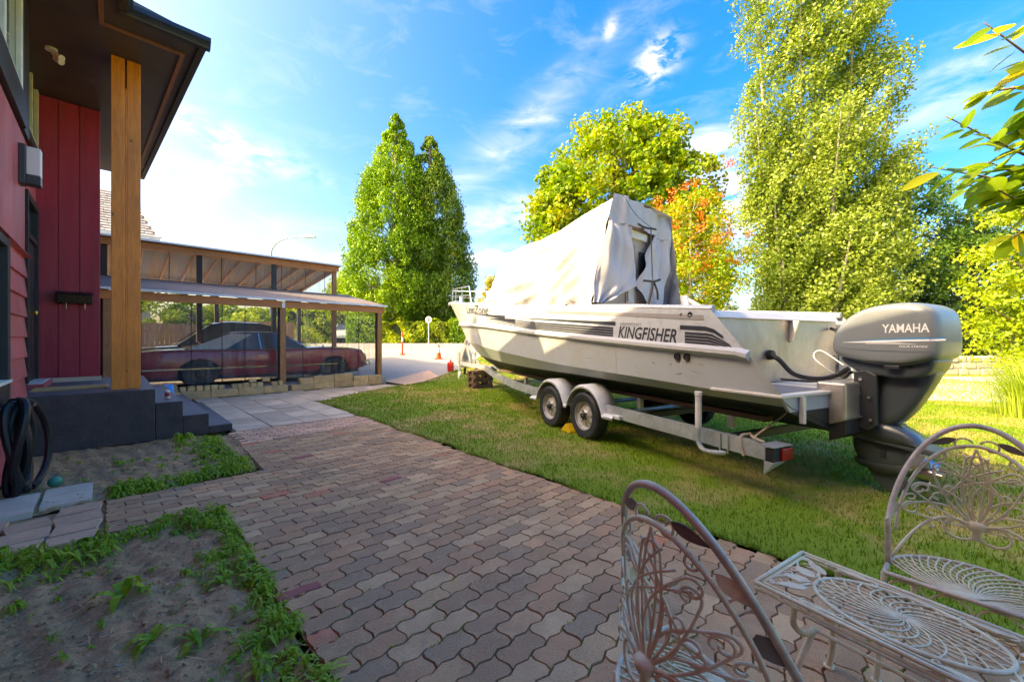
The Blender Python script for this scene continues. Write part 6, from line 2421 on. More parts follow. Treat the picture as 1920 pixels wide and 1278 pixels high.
conifer(-8.9, 30.5, 18.7, [(0, 1.7), (.08, 3.4), (.22, 3.75), (.45, 3.15), (.65, 2.35), (.82, 1.3), (.93, .6), (1, .15)], 760, 110, 'leaf_conifer', 'conifer_tree',
        'tall bright green pointed conifer, the left of the two beyond the driveway', 2.6, None)
conifer(-6.5, 31.5, 17.4, [(0, 1.7), (.1, 3.3), (.3, 3.3), (.5, 2.75), (.7, 2.1), (.88, 1.1), (1, .2)], 600, 95, 'leaf_pine', 'conifer_tree',
        'darker green conifer with golden tips, the right of the two beyond the driveway', 2.8, None,
        extra=[(-4.0 + rnd.uniform(-.6, .3), 30.6 + rnd.uniform(-.6, .6), z) for z in (8.4, 9.0, 7.4, 6.2, 5.6, 10.4)])


def ellipsoid_clumps(ells, n):
    """sample near the surface of a union of ellipsoids: (cx,cy,cz,rx,ry,rz,weight)"""
    C = []
    w = np.array([e[6] for e in ells], float)
    w /= w.sum()
    while len(C) < n:
        e = ells[rng.choice(len(ells), p=w)]
        d = rng.standard_normal(3)
        d /= np.linalg.norm(d)
        r = rng.uniform(.55, 1.0) ** .6
        C.append((e[0] + d[0] * e[3] * r, e[1] + d[1] * e[4] * r, e[2] + d[2] * e[5] * r))
    return np.array(C)


def broadleaf(name, label, X, Y, ells, n, per, rclump, mat, leaf, trunk_top, trunk_r=.3, bark='bark', squash=(1, 1, .8), extra=(), lean=(0, 0), nb=40, br=.07, tilt=None):
    C = ellipsoid_clumps(ells, n)
    C = C[C[:, 2] > .5]
    rad = rng.uniform(.6, 1.2, len(C)) * rclump
    P, D = clump_leaves(C, rad, per, squash, .33, tilt)
    V = leaf_quads(P, leaf[0], leaf[1], .5, D, .5)
    parts = [('crown', V, mat)]
    for (nm, cc, r2, per2, m2, lf2) in extra:
        P2, D2 = clump_leaves(np.array(cc), r2, per2, (1, 1, .8), .4)
        parts.append((nm, leaf_quads(P2, lf2[0], lf2[1], .5, D2, .5), m2))
    z0 = gz(X, Y)
    return make_tree(name, label, (X, Y, z0), [(X, Y, z0 - .1), (X + lean[0] * .4, Y + lean[1] * .4, trunk_top * .45), (X + lean[0], Y + lean[1], trunk_top)], trunk_r, parts, bark, branch_to=C, nb=nb, br=br)


# maple behind the cover
broadleaf('maple_tree', 'broad yellow-green maple rising behind the covered cabin', 6.4, 25.0,
          [(6.0, 25, 10.4, 4.6, 4.0, 4.4, 2.6), (4.4, 25, 8.0, 3.5, 3.4, 4.0, 2), (9.4, 24.5, 9.8, 3.1, 3.0, 4.4, 2), (6.6, 25, 13.7, 2.0, 2.0, 2.2, .6), (9.3, 25, 13.3, 1.6, 1.6, 2.2, .5), (3.9, 24.5, 5.0, 3.2, 3.0, 3.2, 1.3), (10.0, 24.5, 5.5, 3.0, 2.8, 4.0, 1.4), (7.0, 23.5, 6.0, 3.2, 2.4, 3.6, 1.2), (6.5, 26.5, 4.5, 5.6, 2.0, 3.4, 1.4), (3.6, 25, 9.6, 2.6, 2.4, 2.6, .8)],
          840, 85, .72, 'leaf_maple', (.26, .20), 14, .35)
# rowan with orange berries
oc = [(7.9 + rnd.gauss(0, 1.0), 17.3 + rnd.gauss(0, .7), rnd.uniform(4.4, 8.3)) for _ in range(48)]
broadleaf('rowan_tree', 'small tree with orange berries right behind the boat cover', 7.9, 17.6,
          [(7.8, 17.6, 5.6, 1.9, 1.5, 2.4, 2), (7.4, 17.6, 3.6, 2.2, 1.6, 2.0, 2), (9.2, 17.8, 4.0, 1.6, 1.4, 2.2, 1.2), (8.6, 17.6, 6.8, 1.1, 1.0, 1.3, .6)],
          190, 80, .55, 'leaf_rowan', (.16, .07), 7.0, .14, 'bark_pale', extra=[('berries', oc, .28, 60, 'berry', (.07, .06))], nb=60, br=.035) if M('berry', (.72, .16, .012), .45, var=.25, scale=3, island=.35) else None


# poplar: steep rising limbs clothed with small shimmering leaves
def poplar():
    X, Y = 15.4, 20.5
    z0 = gz(X, Y)
    limbs = [((15.0, 20.5), (12.3, 20.2, 21.5), 1.6), ((15.4, 20.5), (15.6, 20.4, 23.5), 1.9), ((15.8, 20.5), (18.2, 20.6, 20.8), 1.5), ((15.2, 20.3), (14.2, 19.6, 22.0), 1.6),
             ((15.9, 20.4), (17.3, 19.8, 23.0), 1.7), ((15.0, 20.2), (12.1, 19.8, 13.0), 1.4), ((16.2, 20.2), (19.2, 20.0, 15.8), 1.4), ((14.8, 20), (12.6, 19.2, 9.0), 1.6),
             ((16.2, 20), (18.6, 19.4, 10.5), 1.6), ((15.4, 19.6), (15.2, 18.4, 12.0), 1.7), ((14.4, 19.8), (12.8, 18.8, 5.2), 1.7), ((16.4, 19.6), (18.0, 18.8, 6.0), 1.7), ((15.3, 19.4), (15.4, 18.0, 6.5), 1.8), ((16.0, 19.4), (16.6, 18.2, 3.6), 1.6), ((14.4, 19.4), (13.6, 18.2, 3.4), 1.6)]
    mb = MB()
    C, A = [], []
    for (b, t, w) in limbs:
        zb = .4 if t[2] > 12 else max(.4, t[2] * .2)
        P0, P1 = Vector((b[0], b[1], zb)), Vector(t)
        midp = P0.lerp(P1, .45) + Vector(((t[0] - b[0]) * .22, 0, -.2))
        mb.tube(cat_path([P0, midp, P1], 6), [.16 * (1 - .85 * i / 12) for i in range(13)], 6)
        pts = cat_path([P0, midp, P1], 20)
        ln = (P1 - P0).length
        for k in range(int(ln * 5.3)):
            f_ = rng.uniform(.12, 1.0) ** .9
            p = pts[int(f_ * 40)]
            wid = w * (1 - .55 * f_)
            a = rng.random() * 2 * PI
            q = wid * math.sqrt(rng.random()) * 1.05
            c = p + Vector((q * math.cos(a), q * math.sin(a), rng.uniform(-.3, .5)))
            C.append(tuple(c)); A.append((P1 - P0).normalized())
    C = np.array(C)
    per = 150
    n = len(C) * per
    D = unit(rng.standard_normal((n, 3)))
    r = rng.random(n) ** .4 * .60
    ax = unit(np.array([(a.x + .55, a.y, a.z * .8) for a in A]))
    off = D * r[:, None] * .62
    off += np.repeat(ax, per, 0) * (rng.uniform(-1, 1, n) * 1.25)[:, None]
    P = np.repeat(C, per, 0) + off
    V = leaf_quads(P, .14, .115, .3, D, .4)
    root = thing('poplar_tree', 'tall pale green poplar with steeply rising limbs, highest tree on the right', 'tree', (X, Y, z0), 'trees around the yard')
    mb.build('trunk', 'bark_pale', root, smooth='all')
    np_mesh('crown', V, 4, 'leaf_poplar', root)


poplar()
broadleaf('ash_tree', 'deep green feathery tree just right of the tall poplar', 21.5, 21.5,
          [(21.5, 21.5, 6.5, 2.8, 2.4, 3.6, 2), (23.2, 21.5, 5.0, 2.6, 2.4, 3.6, 2), (20.6, 21.2, 3.4, 2.4, 2.0, 2.8, 1.4), (21.2, 21.5, 9.2, 1.5, 1.5, 1.7, .7)],
          270, 90, .62, 'leaf_green', (.20, .085), 9.5, .2, nb=60, br=.04)
broadleaf('cedar_tree', 'dark evergreen in the gap between the green tree and the bright hedge', 25.0, 21.5,
          [(25.0, 21.5, 4.6, 3.0, 2.2, 3.6, 2), (27.5, 21.5, 5.5, 2.6, 2.2, 4.4, 2), (23.6, 21.0, 2.2, 2.4, 2, 2.0, 1)],
          230, 90, .75, 'leaf_dark', (.24, .10), 8.0, .2, nb=30)
broadleaf('tall_shrub', 'bright green shrub hedge along the right edge beyond the gravel', 17.6, 12.6,
          [(17.4, 12.8, 3.6, 2.2, 1.8, 3.0, 2), (19.6, 12.8, 4.4, 2.4, 2.0, 3.4, 2), (16.3, 12.4, 1.8, 1.5, 1.4, 1.6, 1.2), (18.0, 12.0, 1.6, 2.2, 1.6, 1.6, 1.2), (21, 12.5, 3.0, 2, 2, 3, 1)],
          330, 90, .48, 'leaf_shrub', (.13, .085), 4.5, .1, nb=40, br=.03)
broadleaf('far_tree', 'small golden conifer seen through the bow rail of the boat', -2.0, 38.0,
          [(-2.0, 38, 4.4, 1.2, 1.2, 2.0, 1), (-2.0, 38, 6.2, .6, .6, 1.4, .5), (-2.0, 38, 3.0, 1.6, 1.5, 1.4, .7)], 60, 70, .5, 'leaf_gold', (.28, .10), 6.5, .15, nb=10)
broadleaf('far_tree', 'yellow-green tree rising behind the right end of the carport', -13.6, 33.0,
          [(-13.6, 33, 4.6, 2.0, 1.8, 2.2, 1), (-12.4, 33, 3.4, 1.8, 1.6, 1.8, 1)], 90, 80, .6, 'leaf_shrub', (.26, .16), 5.0, .15, nb=16)
broadleaf('far_tree', 'light green bushes behind the grey fence seen through the carport', -18.5, 24.0,
          [(-18.5, 24, 2.4, 2.2, 1.6, 1.4, 1), (-21.0, 24, 2.8, 2.2, 1.6, 1.5, 1), (-15.8, 24.5, 2.2, 2.0, 1.6, 1.2, 1)], 110, 70, .5, 'leaf_shrub', (.22, .14), 3.0, .12, nb=16)


def hedge(name, label, x0, x1, y0, y1, z0, z1, mat, n, leaf, rough=.12, cat_='hedge'):
    root = thing(name, label, cat_, ((x0 + x1) / 2, (y0 + y1) / 2, z0), 'hedges along the street')
    m2 = MB(); m2.box(x0 + .15, x1 - .15, y0 + .15, y1 - .15, z0, z1 - .15); m2.build('core', 'hedge_core', root)
    sx, sy, sz = x1 - x0, y1 - y0, z1 - z0
    areas = np.array([sx * sz, sx * sy, sy * sz, sy * sz, sx * sz])
    f_ = rng.choice(5, n, p=areas / areas.sum())
    a, b = rng.random(n), rng.random(n)
    P = np.zeros((n, 3)); D = np.zeros((n, 3))
    for i, (fn, d) in enumerate(((lambda a, b: (x0 + sx * a, y0 + 0 * a, z0 + sz * b), (0, -1, 0)), (lambda a, b: (x0 + sx * a, y0 + sy * b, z1 + 0 * a), (0, 0, 1)),
                                 (lambda a, b: (x0 + 0 * a, y0 + sy * a, z0 + sz * b), (-1, 0, 0)), (lambda a, b: (x1 + 0 * a, y0 + sy * a, z0 + sz * b), (1, 0, 0)), (lambda a, b: (x0 + sx * a, y1 + 0 * a, z0 + sz * b), (0, 1, 0)))):
        k = f_ == i
        P[k] = np.stack(fn(a[k], b[k]), 1)
        D[k] = d
    bump = rough * (np.sin(P[:, 0] * 2.1) * np.sin(P[:, 2] * 3.0 + P[:, 0]) + .6 * np.sin(P[:, 0] * 5.3 + P[:, 2] * 4.1))
    P = P + D * (bump + rng.normal(0, .05, n))[:, None]
    np_mesh('leaves', leaf_quads(P, leaf[0], leaf[1], .2, D, 1.0), 4, mat, root)


M('hedge_core', (.02, .035, .008), .95, var=.3)
hedge('clipped_hedge', 'clipped bright hedge seen through the right bay of the carport', -11.4, -9.2, 27.4, 28.8, 1.20, 3.0, 'leaf_hedge', 6000, (.14, .09), .05)
hedge('loose_hedge', 'tall leafy shrubs beyond the tan fence, seen through the carport', -25.0, -12.9, 31.6, 33.0, 1.2, 3.9, 'leaf_shrub', 12000, (.26, .16), .35)
hedge('loose_hedge', 'loose leafy hedge below the pair of conifers', -9.1, -6.0, 27.5, 29.0, 1.20, 2.75, 'leaf_shrub', 9000, (.20, .12), .30)
hedge('loose_hedge', 'darker hedge behind the round street sign', -5.95, -4.3, 27.5, 28.8, 1.20, 2.7, 'leaf_maple', 5000, (.16, .10), .2)
hedge('clipped_hedge', 'clipped green hedge partly hidden by the bow of the boat', -4.25, 1.5, 27.3, 28.6, 1.20, 2.85, 'leaf_hedge', 11000, (.12, .08), .04)

# overhanging branches with big leaves at the upper right
def big_leaf_mesh():
    n = 7
    vs, fs = [], []
    for i in range(n):
        t = i / (n - 1)
        w = .5 * math.sin(PI * (t * .93 + .05)) ** .75 * .52
        z = -.10 * t * t
        vs += [(t, -w, z + .10 * w), (t, 0, z), (t, w, z + .10 * w)]
    for i in range(n - 1):
        for k in (0, 1):
            fs.append((i * 3 + k, i * 3 + k + 1, i * 3 + 4 + k, i * 3 + 3 + k))
    me = bpy.data.meshes.new('leaf')
    me.from_pydata(vs, [], fs)
    me.polygons.foreach_set('use_smooth', [True] * len(fs))
    return me


def overhang():
    bx, by = 5.4, 3.1
    root = thing('fruit_tree', 'tree at the upper right edge with large glossy oval leaves', 'tree', (bx, by, 0), 'trees around the yard')
    m2 = MB(); m2.tube(cat_path([(bx, by, 0), (bx - .1, by, 1.4), (bx, by, 2.6), (bx + .1, by, 4.6)], 5), [.09 - .0035 * i for i in range(16)], 9); m2.build('trunk', 'bark', root, smooth='all')
    me0 = big_leaf_mesh(); me0.materials.append(MATS['leaf_big_obj'])
    twigs = []
    def px(x, y, Y=2.8):
        return Vector(((x - 960) / 746 * Y, Y, 1.4 + (640 - y) / 746 * Y))
    # branches, described in metres through their bends
    specs = [([(5.35, 3.1, 2.9), (4.4, 2.95, 3.15), (3.75, 2.82, 3.36), (3.26, 2.75, 3.60)], 20, .17),
             ([(4.1, 2.9, 3.22), (3.75, 2.8, 3.05), (3.50, 2.7, 2.98)], 16, .17),
             ([(5.35, 3.1, 2.5), (4.4, 3.0, 2.62), (3.7, 2.85, 2.72), (3.05, 2.8, 2.98)], 26, .14),
             ([(5.35, 3.1, 2.2), (4.3, 2.95, 2.42), (3.6, 2.8, 2.50), (2.90, 2.75, 2.60)], 30, .15),
             ([(4.4, 2.95, 2.55), (3.8, 2.7, 2.50), (3.45, 2.6, 2.36)], 22, .15),
             ([(4.6, 3.0, 2.9), (4.0, 2.75, 2.86), (3.55, 2.7, 2.78)], 24, .15),
             ([(5.35, 3.1, 2.0), (4.4, 2.9, 2.15), (3.75, 2.8, 2.20), (3.45, 2.75, 2.12)], 18, .15),
             ([(4.5, 3.0, 3.1), (3.95, 3.0, 3.3), (3.6, 3.05, 3.30)], 12, .16),
             ([(4.2, 2.9, 2.7), (3.85, 3.0, 2.62), (3.5, 3.1, 2.6)], 12, .15),
             ([(4.6, 3.0, 2.3), (4.0, 2.85, 2.38), (3.55, 2.75, 2.36), (3.3, 2.7, 2.42)], 24, .16),
             ([(4.6, 3.0, 2.75), (4.0, 2.9, 2.70), (3.6, 2.85, 2.62), (3.35, 2.8, 2.66)], 22, .16),
             ([(4.6, 3.0, 3.2), (4.0, 2.9, 3.05), (3.6, 2.85, 2.92)], 18, .16)]
    for pts, nl, ll in specs:
        P = cat_path(pts, 8)
        m2 = MB(); m2.tube(P, [.022 * (1 - .85 * i / (len(P) - 1)) for i in range(len(P))], 6); m2.build('branch', 'twig', root, smooth='all')
        for k in range(nl):
            f_ = .40 + .60 * (k + .5) / nl
            i = min(len(P) - 2, int(f_ * (len(P) - 1)))
            p = P[i]
            d = (P[i + 1] - P[i]).normalized()
            side = d.cross(Vector((0, 0, 1))).normalized() * (1 if k % 2 else -1)
            dirv = (d * rnd.uniform(.3, 1.0) + side * rnd.uniform(.2, .9) + Vector((0, 0, rnd.uniform(-.75, .1)))).normalized()
            L = ll * 1.2 * rnd.uniform(.65, 1.15)
            o = bpy.data.objects.new('leaf', me0)
            COL.objects.link(o)
            place(o, p + dirv * .015 + Vector((rnd.uniform(-.02, .02), rnd.uniform(-.02, .02), rnd.uniform(-.02, .02))), root)
            zax = (Vector((0, 0, 1)) + Vector((rnd.gauss(0, .5), rnd.gauss(0, .5), 0))).normalized()
            y = zax.cross(dirv).normalized()
            zz2 = dirv.cross(y)
            o.rotation_euler = Matrix((dirv, y, zz2)).transposed().to_euler()
            o.scale = (L, L * rnd.uniform(.8, 1.1), L)


m_, b_, p_, out_ = new_mat('leaf_big_obj')
r_ = b_.n('ShaderNodeObjectInfo').outputs['Random']
tco = b_.n('ShaderNodeTexCoord').outputs['Object']
c_ = b_.ramp(r_, [(0, (.09, .19, .012)), (.45, (.16, .27, .015)), (.8, (.24, .33, .02)), (1, (.44, .37, .03))])
sepx = b_.n('ShaderNodeSeparateXYZ'); b_.nt.links.new(tco, sepx.inputs[0])
rib = b_.ramp(b_.math('ABSOLUTE', sepx.outputs[1]), [(0, .5), (.025, 0.0)])
c_ = b_.mix(rib, c_, (.30, .34, .06))
b_.nt.links.new(c_, p_.inputs['Base Color']); p_.inputs['Roughness'].default_value = .35
tr_ = b_.n('ShaderNodeBsdfTranslucent'); hs_ = b_.n('ShaderNodeHueSaturation'); hs_.inputs['Value'].default_value = 1.5
b_.nt.links.new(c_, hs_.inputs['Color']); b_.nt.links.new(hs_.outputs[0], tr_.inputs[0])
mx_ = b_.n('ShaderNodeMixShader'); mx_.inputs[0].default_value = .55
b_.nt.links.new(p_.outputs[0], mx_.inputs[1]); b_.nt.links.new(tr_.outputs[0], mx_.inputs[2]); b_.nt.links.new(mx_.outputs[0], out_.inputs[0])
overhang()


def strap_plant(mb_list, c, n, L, w, lift, mat_rand=True):
    for k in range(n):
        a = rnd.uniform(0, 2 * PI)
        l = L * rnd.uniform(.6, 1.15)
        li = lift * rnd.uniform(.6, 1.2)
        d = Vector((math.cos(a), math.sin(a), 0))
        s_ = Vector((-d.y, d.x, 0))
        pr = None
        for i in range(5):
            t0 = i / 5
            t1 = (i + 1) / 5
            def pt(t):
                return Vector(c) + d * l * t + Vector((0, 0, li * math.sin(PI * min(1, t * .85 + .05)) - .10 * l * t * t))
            def wt(t):
                return w * (.35 + .65 * math.sin(PI * min(1, t * .9 + .08))) * (1 if t < .8 else 1.6 - t * .8)
            a0, a1 = pt(t0), pt(t1)
            w0, w1 = wt(t0) / 2, (wt(t1) / 2 if i < 4 else .0005)
            mb_list += [a0 - s_ * w0, a0 + s_ * w0, a1 + s_ * w1, a1 - s_ * w1]


def weeds():
    V = []
    def tuft(b, a, sc=1.0):
        p = hw(b, a)
        z = soil_z(p.x, p.y)
        strap_plant(V, (p.x, p.y, z), rnd.randint(4, 11), rnd.uniform(.02, .095) * sc, rnd.uniform(.004, .016) * sc, rnd.uniform(.010, .06) * sc)
    for k in range(330):      # edge of the lower bed along the stone walk
        b = rnd.uniform(-.75, .60)
        tuft(b, 3.93 + .12 * rnd.gauss(0, 1) + .08 * math.sin(b * 7), rnd.choice((.6, .9, 1.2)) * (1.0 if b > -.1 else 1.3))
    for k in range(620):      # edge of the lower bed along the path
        a = .3 + 3.7 * rnd.random()
        tuft(.63 - abs(rnd.gauss(0, .085)) * (1.3 + .9 * math.sin(a * 4.7 + 1.3 * math.sin(a * 2))), a, rnd.choice((.6, .8, 1.0, 1.3)))
    for k in range(420):      # upper bed, right side and front edge
        if rnd.random() < .5:
            tuft(1.05 - abs(rnd.gauss(0, .18)), rnd.uniform(5.05, 7.25), 1.3)
        else:
            tuft(rnd.uniform(-.02, 1.08), 5.06 + abs(rnd.gauss(0, .16)), 1.3)
    for k in range(60):
        tuft(rnd.uniform(-.6, .55), rnd.uniform(.5, 3.9), .7)
    for k in range(40):
        tuft(rnd.uniform(-.6, 1.0), rnd.uniform(5.1, 7.3), .8)
    np_mesh('weeds', [tuple(p) for p in V], 4, 'weed', kind='stuff', label='bright green weeds edging the bare soil beds', cat='weeds')
    # single plants
    for (x, y, n, L, w, lift, lab) in ((-2.10, 2.14, 6, .14, .045, .09, 'broad-leaved weed standing alone in the bare soil bed'),
                                       (-2.62, 2.09, 26, .06, .010, .055, 'small dense weed tuft near the left edge of the bare bed'),
                                       (-1.47, 1.86, 12, .13, .018, .05, 'long-leaved weed in the middle of the lower bed, the right of two'),
                                       (-1.66, 1.84, 12, .12, .018, .045, 'long-leaved weed in the middle of the lower bed, the left of two'),
                                       (-2.55, 2.40, 10, .05, .010, .04, 'tiny weed between the lone broad-leaved weed and the walk'),
                                       (-4.42, 5.35, 20, .15, .03, .15, 'leafy weed growing against the dark porch wall'),
                                       (-4.45, 4.52, 12, .10, .025, .06, 'pale weed in the middle of the upper bed')):
        v = []
        strap_plant(v, (x, y, soil_z(x, y)), n, L, w, lift)
        np_mesh('weed_plant', [tuple(p) for p in v], 4, 'weed', label=lab, cat='weed', group='single weeds in the beds')


weeds()


def lawn_edge():
    V = []
    for k in range(5200):
        a = -.6 + 10.3 * rnd.random() ** 1.3
        b = wob(3.0 + .035 * max(0, a), a) - .015 + abs(rnd.gauss(0, .03))
        p = hw(b, a, .004)
        if math.sin(a * 9) + math.sin(a * 23 + 1) < -.9:
            continue
        th = rnd.uniform(0, 2 * PI)
        h = rnd.uniform(.02, .06)
        d = Vector((math.cos(th), math.sin(th), 0)) - hw(1, 0) * rnd.random() * .8
        s_ = Vector((-d.y, d.x, 0)).normalized() * rnd.uniform(.002, .005)
        V += [p - s_, p + s_, p + d * h * .7 + Vector((0, 0, h * .8))]
    for k in range(240):      # coarse tufts standing out of the lawn, more of them round the trailer
        if rnd.random() < .5:
            w_ = bw(rnd.uniform(3.1, 5.6), rnd.uniform(2.0, 9.0))
        else:
            w_ = hw(rnd.uniform(3.2, 6.5), rnd.uniform(-1.0, 9.0))
        if not in_poly(w_.x, w_.y, LAWN):
            continue
        for j in range(rnd.randint(6, 16)):
            p = Vector((w_.x + rnd.gauss(0, .025), w_.y + rnd.gauss(0, .025), lawn_z(w_.x, w_.y) + .004))
            th = rnd.uniform(0, 2 * PI)
            h = rnd.uniform(.04, .10)
            d = Vector((math.cos(th), math.sin(th), 0))
            s_ = Vector((-d.y, d.x, 0)) * rnd.uniform(.002, .004)
            V += [p - s_, p + s_, p + d * h * rnd.uniform(.2, .8) + Vector((0, 0, h * .9))]
    np_mesh('edge_grass', [tuple(q) for q in V], 3, 'grass_blade', kind='stuff', label='longer ragged grass tufts along the path edge and round the trailer', cat='grass')


lawn_edge()


def reeds():
    V = []
    c = Vector((9.55, 7.35, gz(9.5, 7.3)))
    for k in range(900):
        a = rnd.uniform(0, 2 * PI)
        r0 = abs(rnd.gauss(0, .22))
        p0 = c + Vector((math.cos(a) * r0, math.sin(a) * r0, 0))
        L = rnd.uniform(.8, 1.65)
        out = rnd.uniform(.15, .75)
        a2 = a + rnd.gauss(0, .4)
        d = Vector((math.cos(a2), math.sin(a2), 0))
        s_ = Vector((-d.y, d.x, 0))
        def pt(t):
            return p0 + d * out * L * t ** 1.8 + Vector((0, 0, L * (t - .32 * t ** 3)))
        for i in range(4):
            w0, w1 = .006 * (1 - i / 4) + .001, .006 * (1 - (i + 1) / 4) + .0005
            V += [pt(i / 4) - s_ * w0, pt(i / 4) + s_ * w0, pt((i + 1) / 4) + s_ * w1, pt((i + 1) / 4) - s_ * w1]
    root = thing('ornamental_grass', 'tall arching ornamental grass clump at the right edge of the lawn', 'ornamental grass', tuple(c))
    np_mesh('blades', [tuple(p) for p in V], 4, 'reed', root)


reeds()

# ------------------------------------------------------------------ beyond the yard
# fences behind the carport
fn = thing('board_fence', 'weathered grey board fence behind the carport', 'fence', tuple(hw(0, 21.2, PAD)))
b = -9.0
while b < 3.2:
    m2 = HB(); m2.box(b, b + .135, 21.2, 21.225, PAD, 2.10 + rnd.uniform(-.015, .015)); m2.build('board', 'fence_grey', fn)
    b += .145
for z in (.6, 1.75):
    m2 = HB(); m2.box(-9.0, 3.2, 21.226, 21.27, z, z + .09); m2.build('rail', 'fence_grey', fn)
fn2 = thing('board_fence', 'tan board fence beyond the red car bonnet', 'fence', tuple(hw(5, 22.5, PAD)))
b = 3.4
while b < 6.6:
    m2 = HB(); m2.box(b, b + .15, 22.5, 22.53, PAD + .2, 2.35); m2.build('board', 'fence_tan', fn2)
    b += .16
m2 = HB(); m2.box(3.4, 6.6, 22.54, 22.6, 1.9, 2.0); m2.build('rail', 'fence_tan', fn2)
broadleaf('bare_shrub', 'greyish shrub seen through the carport beside the tan fence', -12.0, 21.0,
          [(-12.0, 21, 1.7, 1.0, .8, 1.0, 1), (-11.2, 21.3, 1.4, .9, .7, .8, 1)], 40, 50, .32, 'leaf_maple', (.10, .05), 2.4, .05, 'bark_pale', nb=30, br=.02)

# neighbour's house with shingled roof
nb_ = thing('neighbour_house', 'neighbouring house with steep shingled roof left of the carport', 'house', (-26, 25, gz(-26, 25)))
NT = Matrix.Translation((-21.3, 24.0, .3)) @ Matrix.Rotation(R(48), 4, 'Z')
m2 = MB(NT); m2.box(-12, -.35, .3, 8, 1.0, 7.5); m2.build('wall', 'stucco', nb_)
m2 = MB(NT); m2.add([(-12.3, -.25, 7.25), (.0, -.25, 7.25), (-1.05, 3.0, 10.4), (-12.3, 3.0, 10.4), (-12.3, 6, 10.4), (-1.05, 6, 10.4), (0, 8.3, 7.25), (-12.3, 8.3, 7.25)],
                    [(0, 1, 2, 3), (1, 6, 5, 2), (3, 2, 5, 4), (4, 5, 6, 7), (0, 3, 4, 7), (0, 7, 6, 1)]); ro = m2.build('roof', 'shingle', nb_)
for r_i in range(17):
    t0 = r_i / 17
    t1 = (r_i + 1) / 17
    xe0, xe1 = -1.05 * t0, -1.05 * t1
    x = -.02 + xe0 - .19 * (r_i % 2)
    while x > -5.5:
        w = rnd.uniform(.28, .40)
        m2 = MB(NT)
        y0, y1, z0, z1 = -.27 + 3.25 * t0, -.27 + 3.25 * t1, 7.25 + 3.15 * t0, 7.25 + 3.15 * t1
        m2.add([(x - w + .012, y0 - .05, z0 + .03), (x - .012, y0 - .05, z0 + .03), (x - .012, y1 - .0, z1 + .012), (x - w + .012, y1, z1 + .012), (x - w + .012, y0 - .02, z0 - .005), (x - .012, y0 - .02, z0 - .005)],
               [(0, 1, 2, 3), (4, 5, 1, 0), (1, 5, 2), (0, 3, 4)])
        m2.build('shingle', 'shingle', ro)
        x -= w
m2 = MB(NT); m2.bar((.03, -.30, 7.26), (-1.02, 3.0, 10.42), .16, .10); m2.build('barge_board', 'white_paint', nb_)
m2 = MB(NT); m2.box(-12.3, .02, -.34, -.28, 7.05, 7.24); m2.build('fascia', 'white_paint', nb_)

# white bungalow far behind the bow
fb = thing('bungalow', 'low white house far behind the bow of the boat', 'house', (-4, 46, 1.2))
m2 = MB(); m2.box(-9.5, 6, 44, 52, 1.2, 4.3); m2.build('wall', 'stucco', fb)
m2 = MB(); m2.prism([(43.4, 4.31), (52.6, 4.31), (48, 6.0)], -10, 6.5, 'YZ'); m2.build('roof', 'roof_felt', fb)
for x in (-6.2, -3.2):
    m2 = MB(); m2.box(x, x + 1.5, 43.95, 43.998, 2.1, 3.5); w_ = m2.build('window', 'window_dark', fb)
    m2 = MB(); m2.box(x - .08, x + 1.58, 43.93, 43.949, 2.0, 2.1); m2.box(x - .08, x, 43.93, 43.949, 2.1, 3.5); m2.box(x + 1.5, x + 1.58, 43.93, 43.949, 2.1, 3.5); m2.build('frame', 'white_paint', w_)

# street lamp
sl = thing('street_lamp', 'grey street lamp with curved arm above the carport roof', 'street lamp', (-18.3, 30.2, 1.2))
m2 = MB(); m2.tube(cat_path([(-18.3, 30.2, 1.2), (-18.3, 30.2, 7.4), (-18.05, 30.2, 8.6), (-17.2, 30.2, 9.15), (-15.9, 30.2, 9.3)], 8), [.085 - .0014 * i for i in range(33)], 9); m2.build('pole', 'lamp_metal', sl, smooth='all')
m2 = MB(); m2.prism([(-16.0, 9.34), (-15.75, 9.40), (-14.9, 9.33), (-14.85, 9.24), (-15.6, 9.20), (-16.0, 9.26)], 30.08, 30.32, 'XZ'); m2.build('lamp_head', 'lamp_metal', sl, bevel=.03)

# round sign seen from the back
sg_ = thing('street_sign', 'round street sign on a thin pole in front of the hedge', 'sign', (-5.55, 26.5, gz(-5.5, 26.5)))
g = gz(-5.55, 26.5)
m2 = MB(); m2.tube([(-5.55, 26.5, g), (-5.55, 26.5, g + 1.75)], .03, 8); m2.build('pole', 'sign_back', sg_)
m2 = MB(); m2.lathe([(0, -.03), (.22, -.03), (.22, -.015), (0, -.015)], (-5.55, 26.5, g + 1.58), 'Y', 24)
m2.build('disc', 'sign_back', sg_)
m2 = MB(); m2.box(-5.60, -5.50, 26.455, 26.468, g + 1.46, g + 1.72); m2.build('clamp', 'decal_grey', sg_)
# bollard and cone
Xb, Yb = -5.62, 20.4
g = gz(Xb, Yb)
bo = thing('delineator_post', 'orange delineator post with pale band on the driveway edge', 'bollard', (Xb, Yb, g))
m2 = MB(); m2.lathe([(0, 0), (.16, 0), (.15, .05), (.05, .07), (.045, 1.15), (.03, 1.18), (0, 1.18)], (Xb, Yb, g), 'Z', 14); m2.build('post', 'orange_plastic', bo, smooth=35)
m2 = MB(); m2.lathe([(.0475, .68), (.0475, .90)], (Xb, Yb, g), 'Z', 14); m2.build('band', 'white_edge', bo, smooth='all')
Xc, Yc = -3.5, 19.0
g = gz(Xc, Yc)
cn = thing('traffic_cone', 'orange traffic cone with white collar on the driveway', 'traffic cone', (Xc, Yc, g))
m2 = MB(); m2.box(Xc - .18, Xc + .18, Yc - .18, Yc + .18, g, g + .03); m2.build('base', 'orange_plastic', cn, bevel=.01)
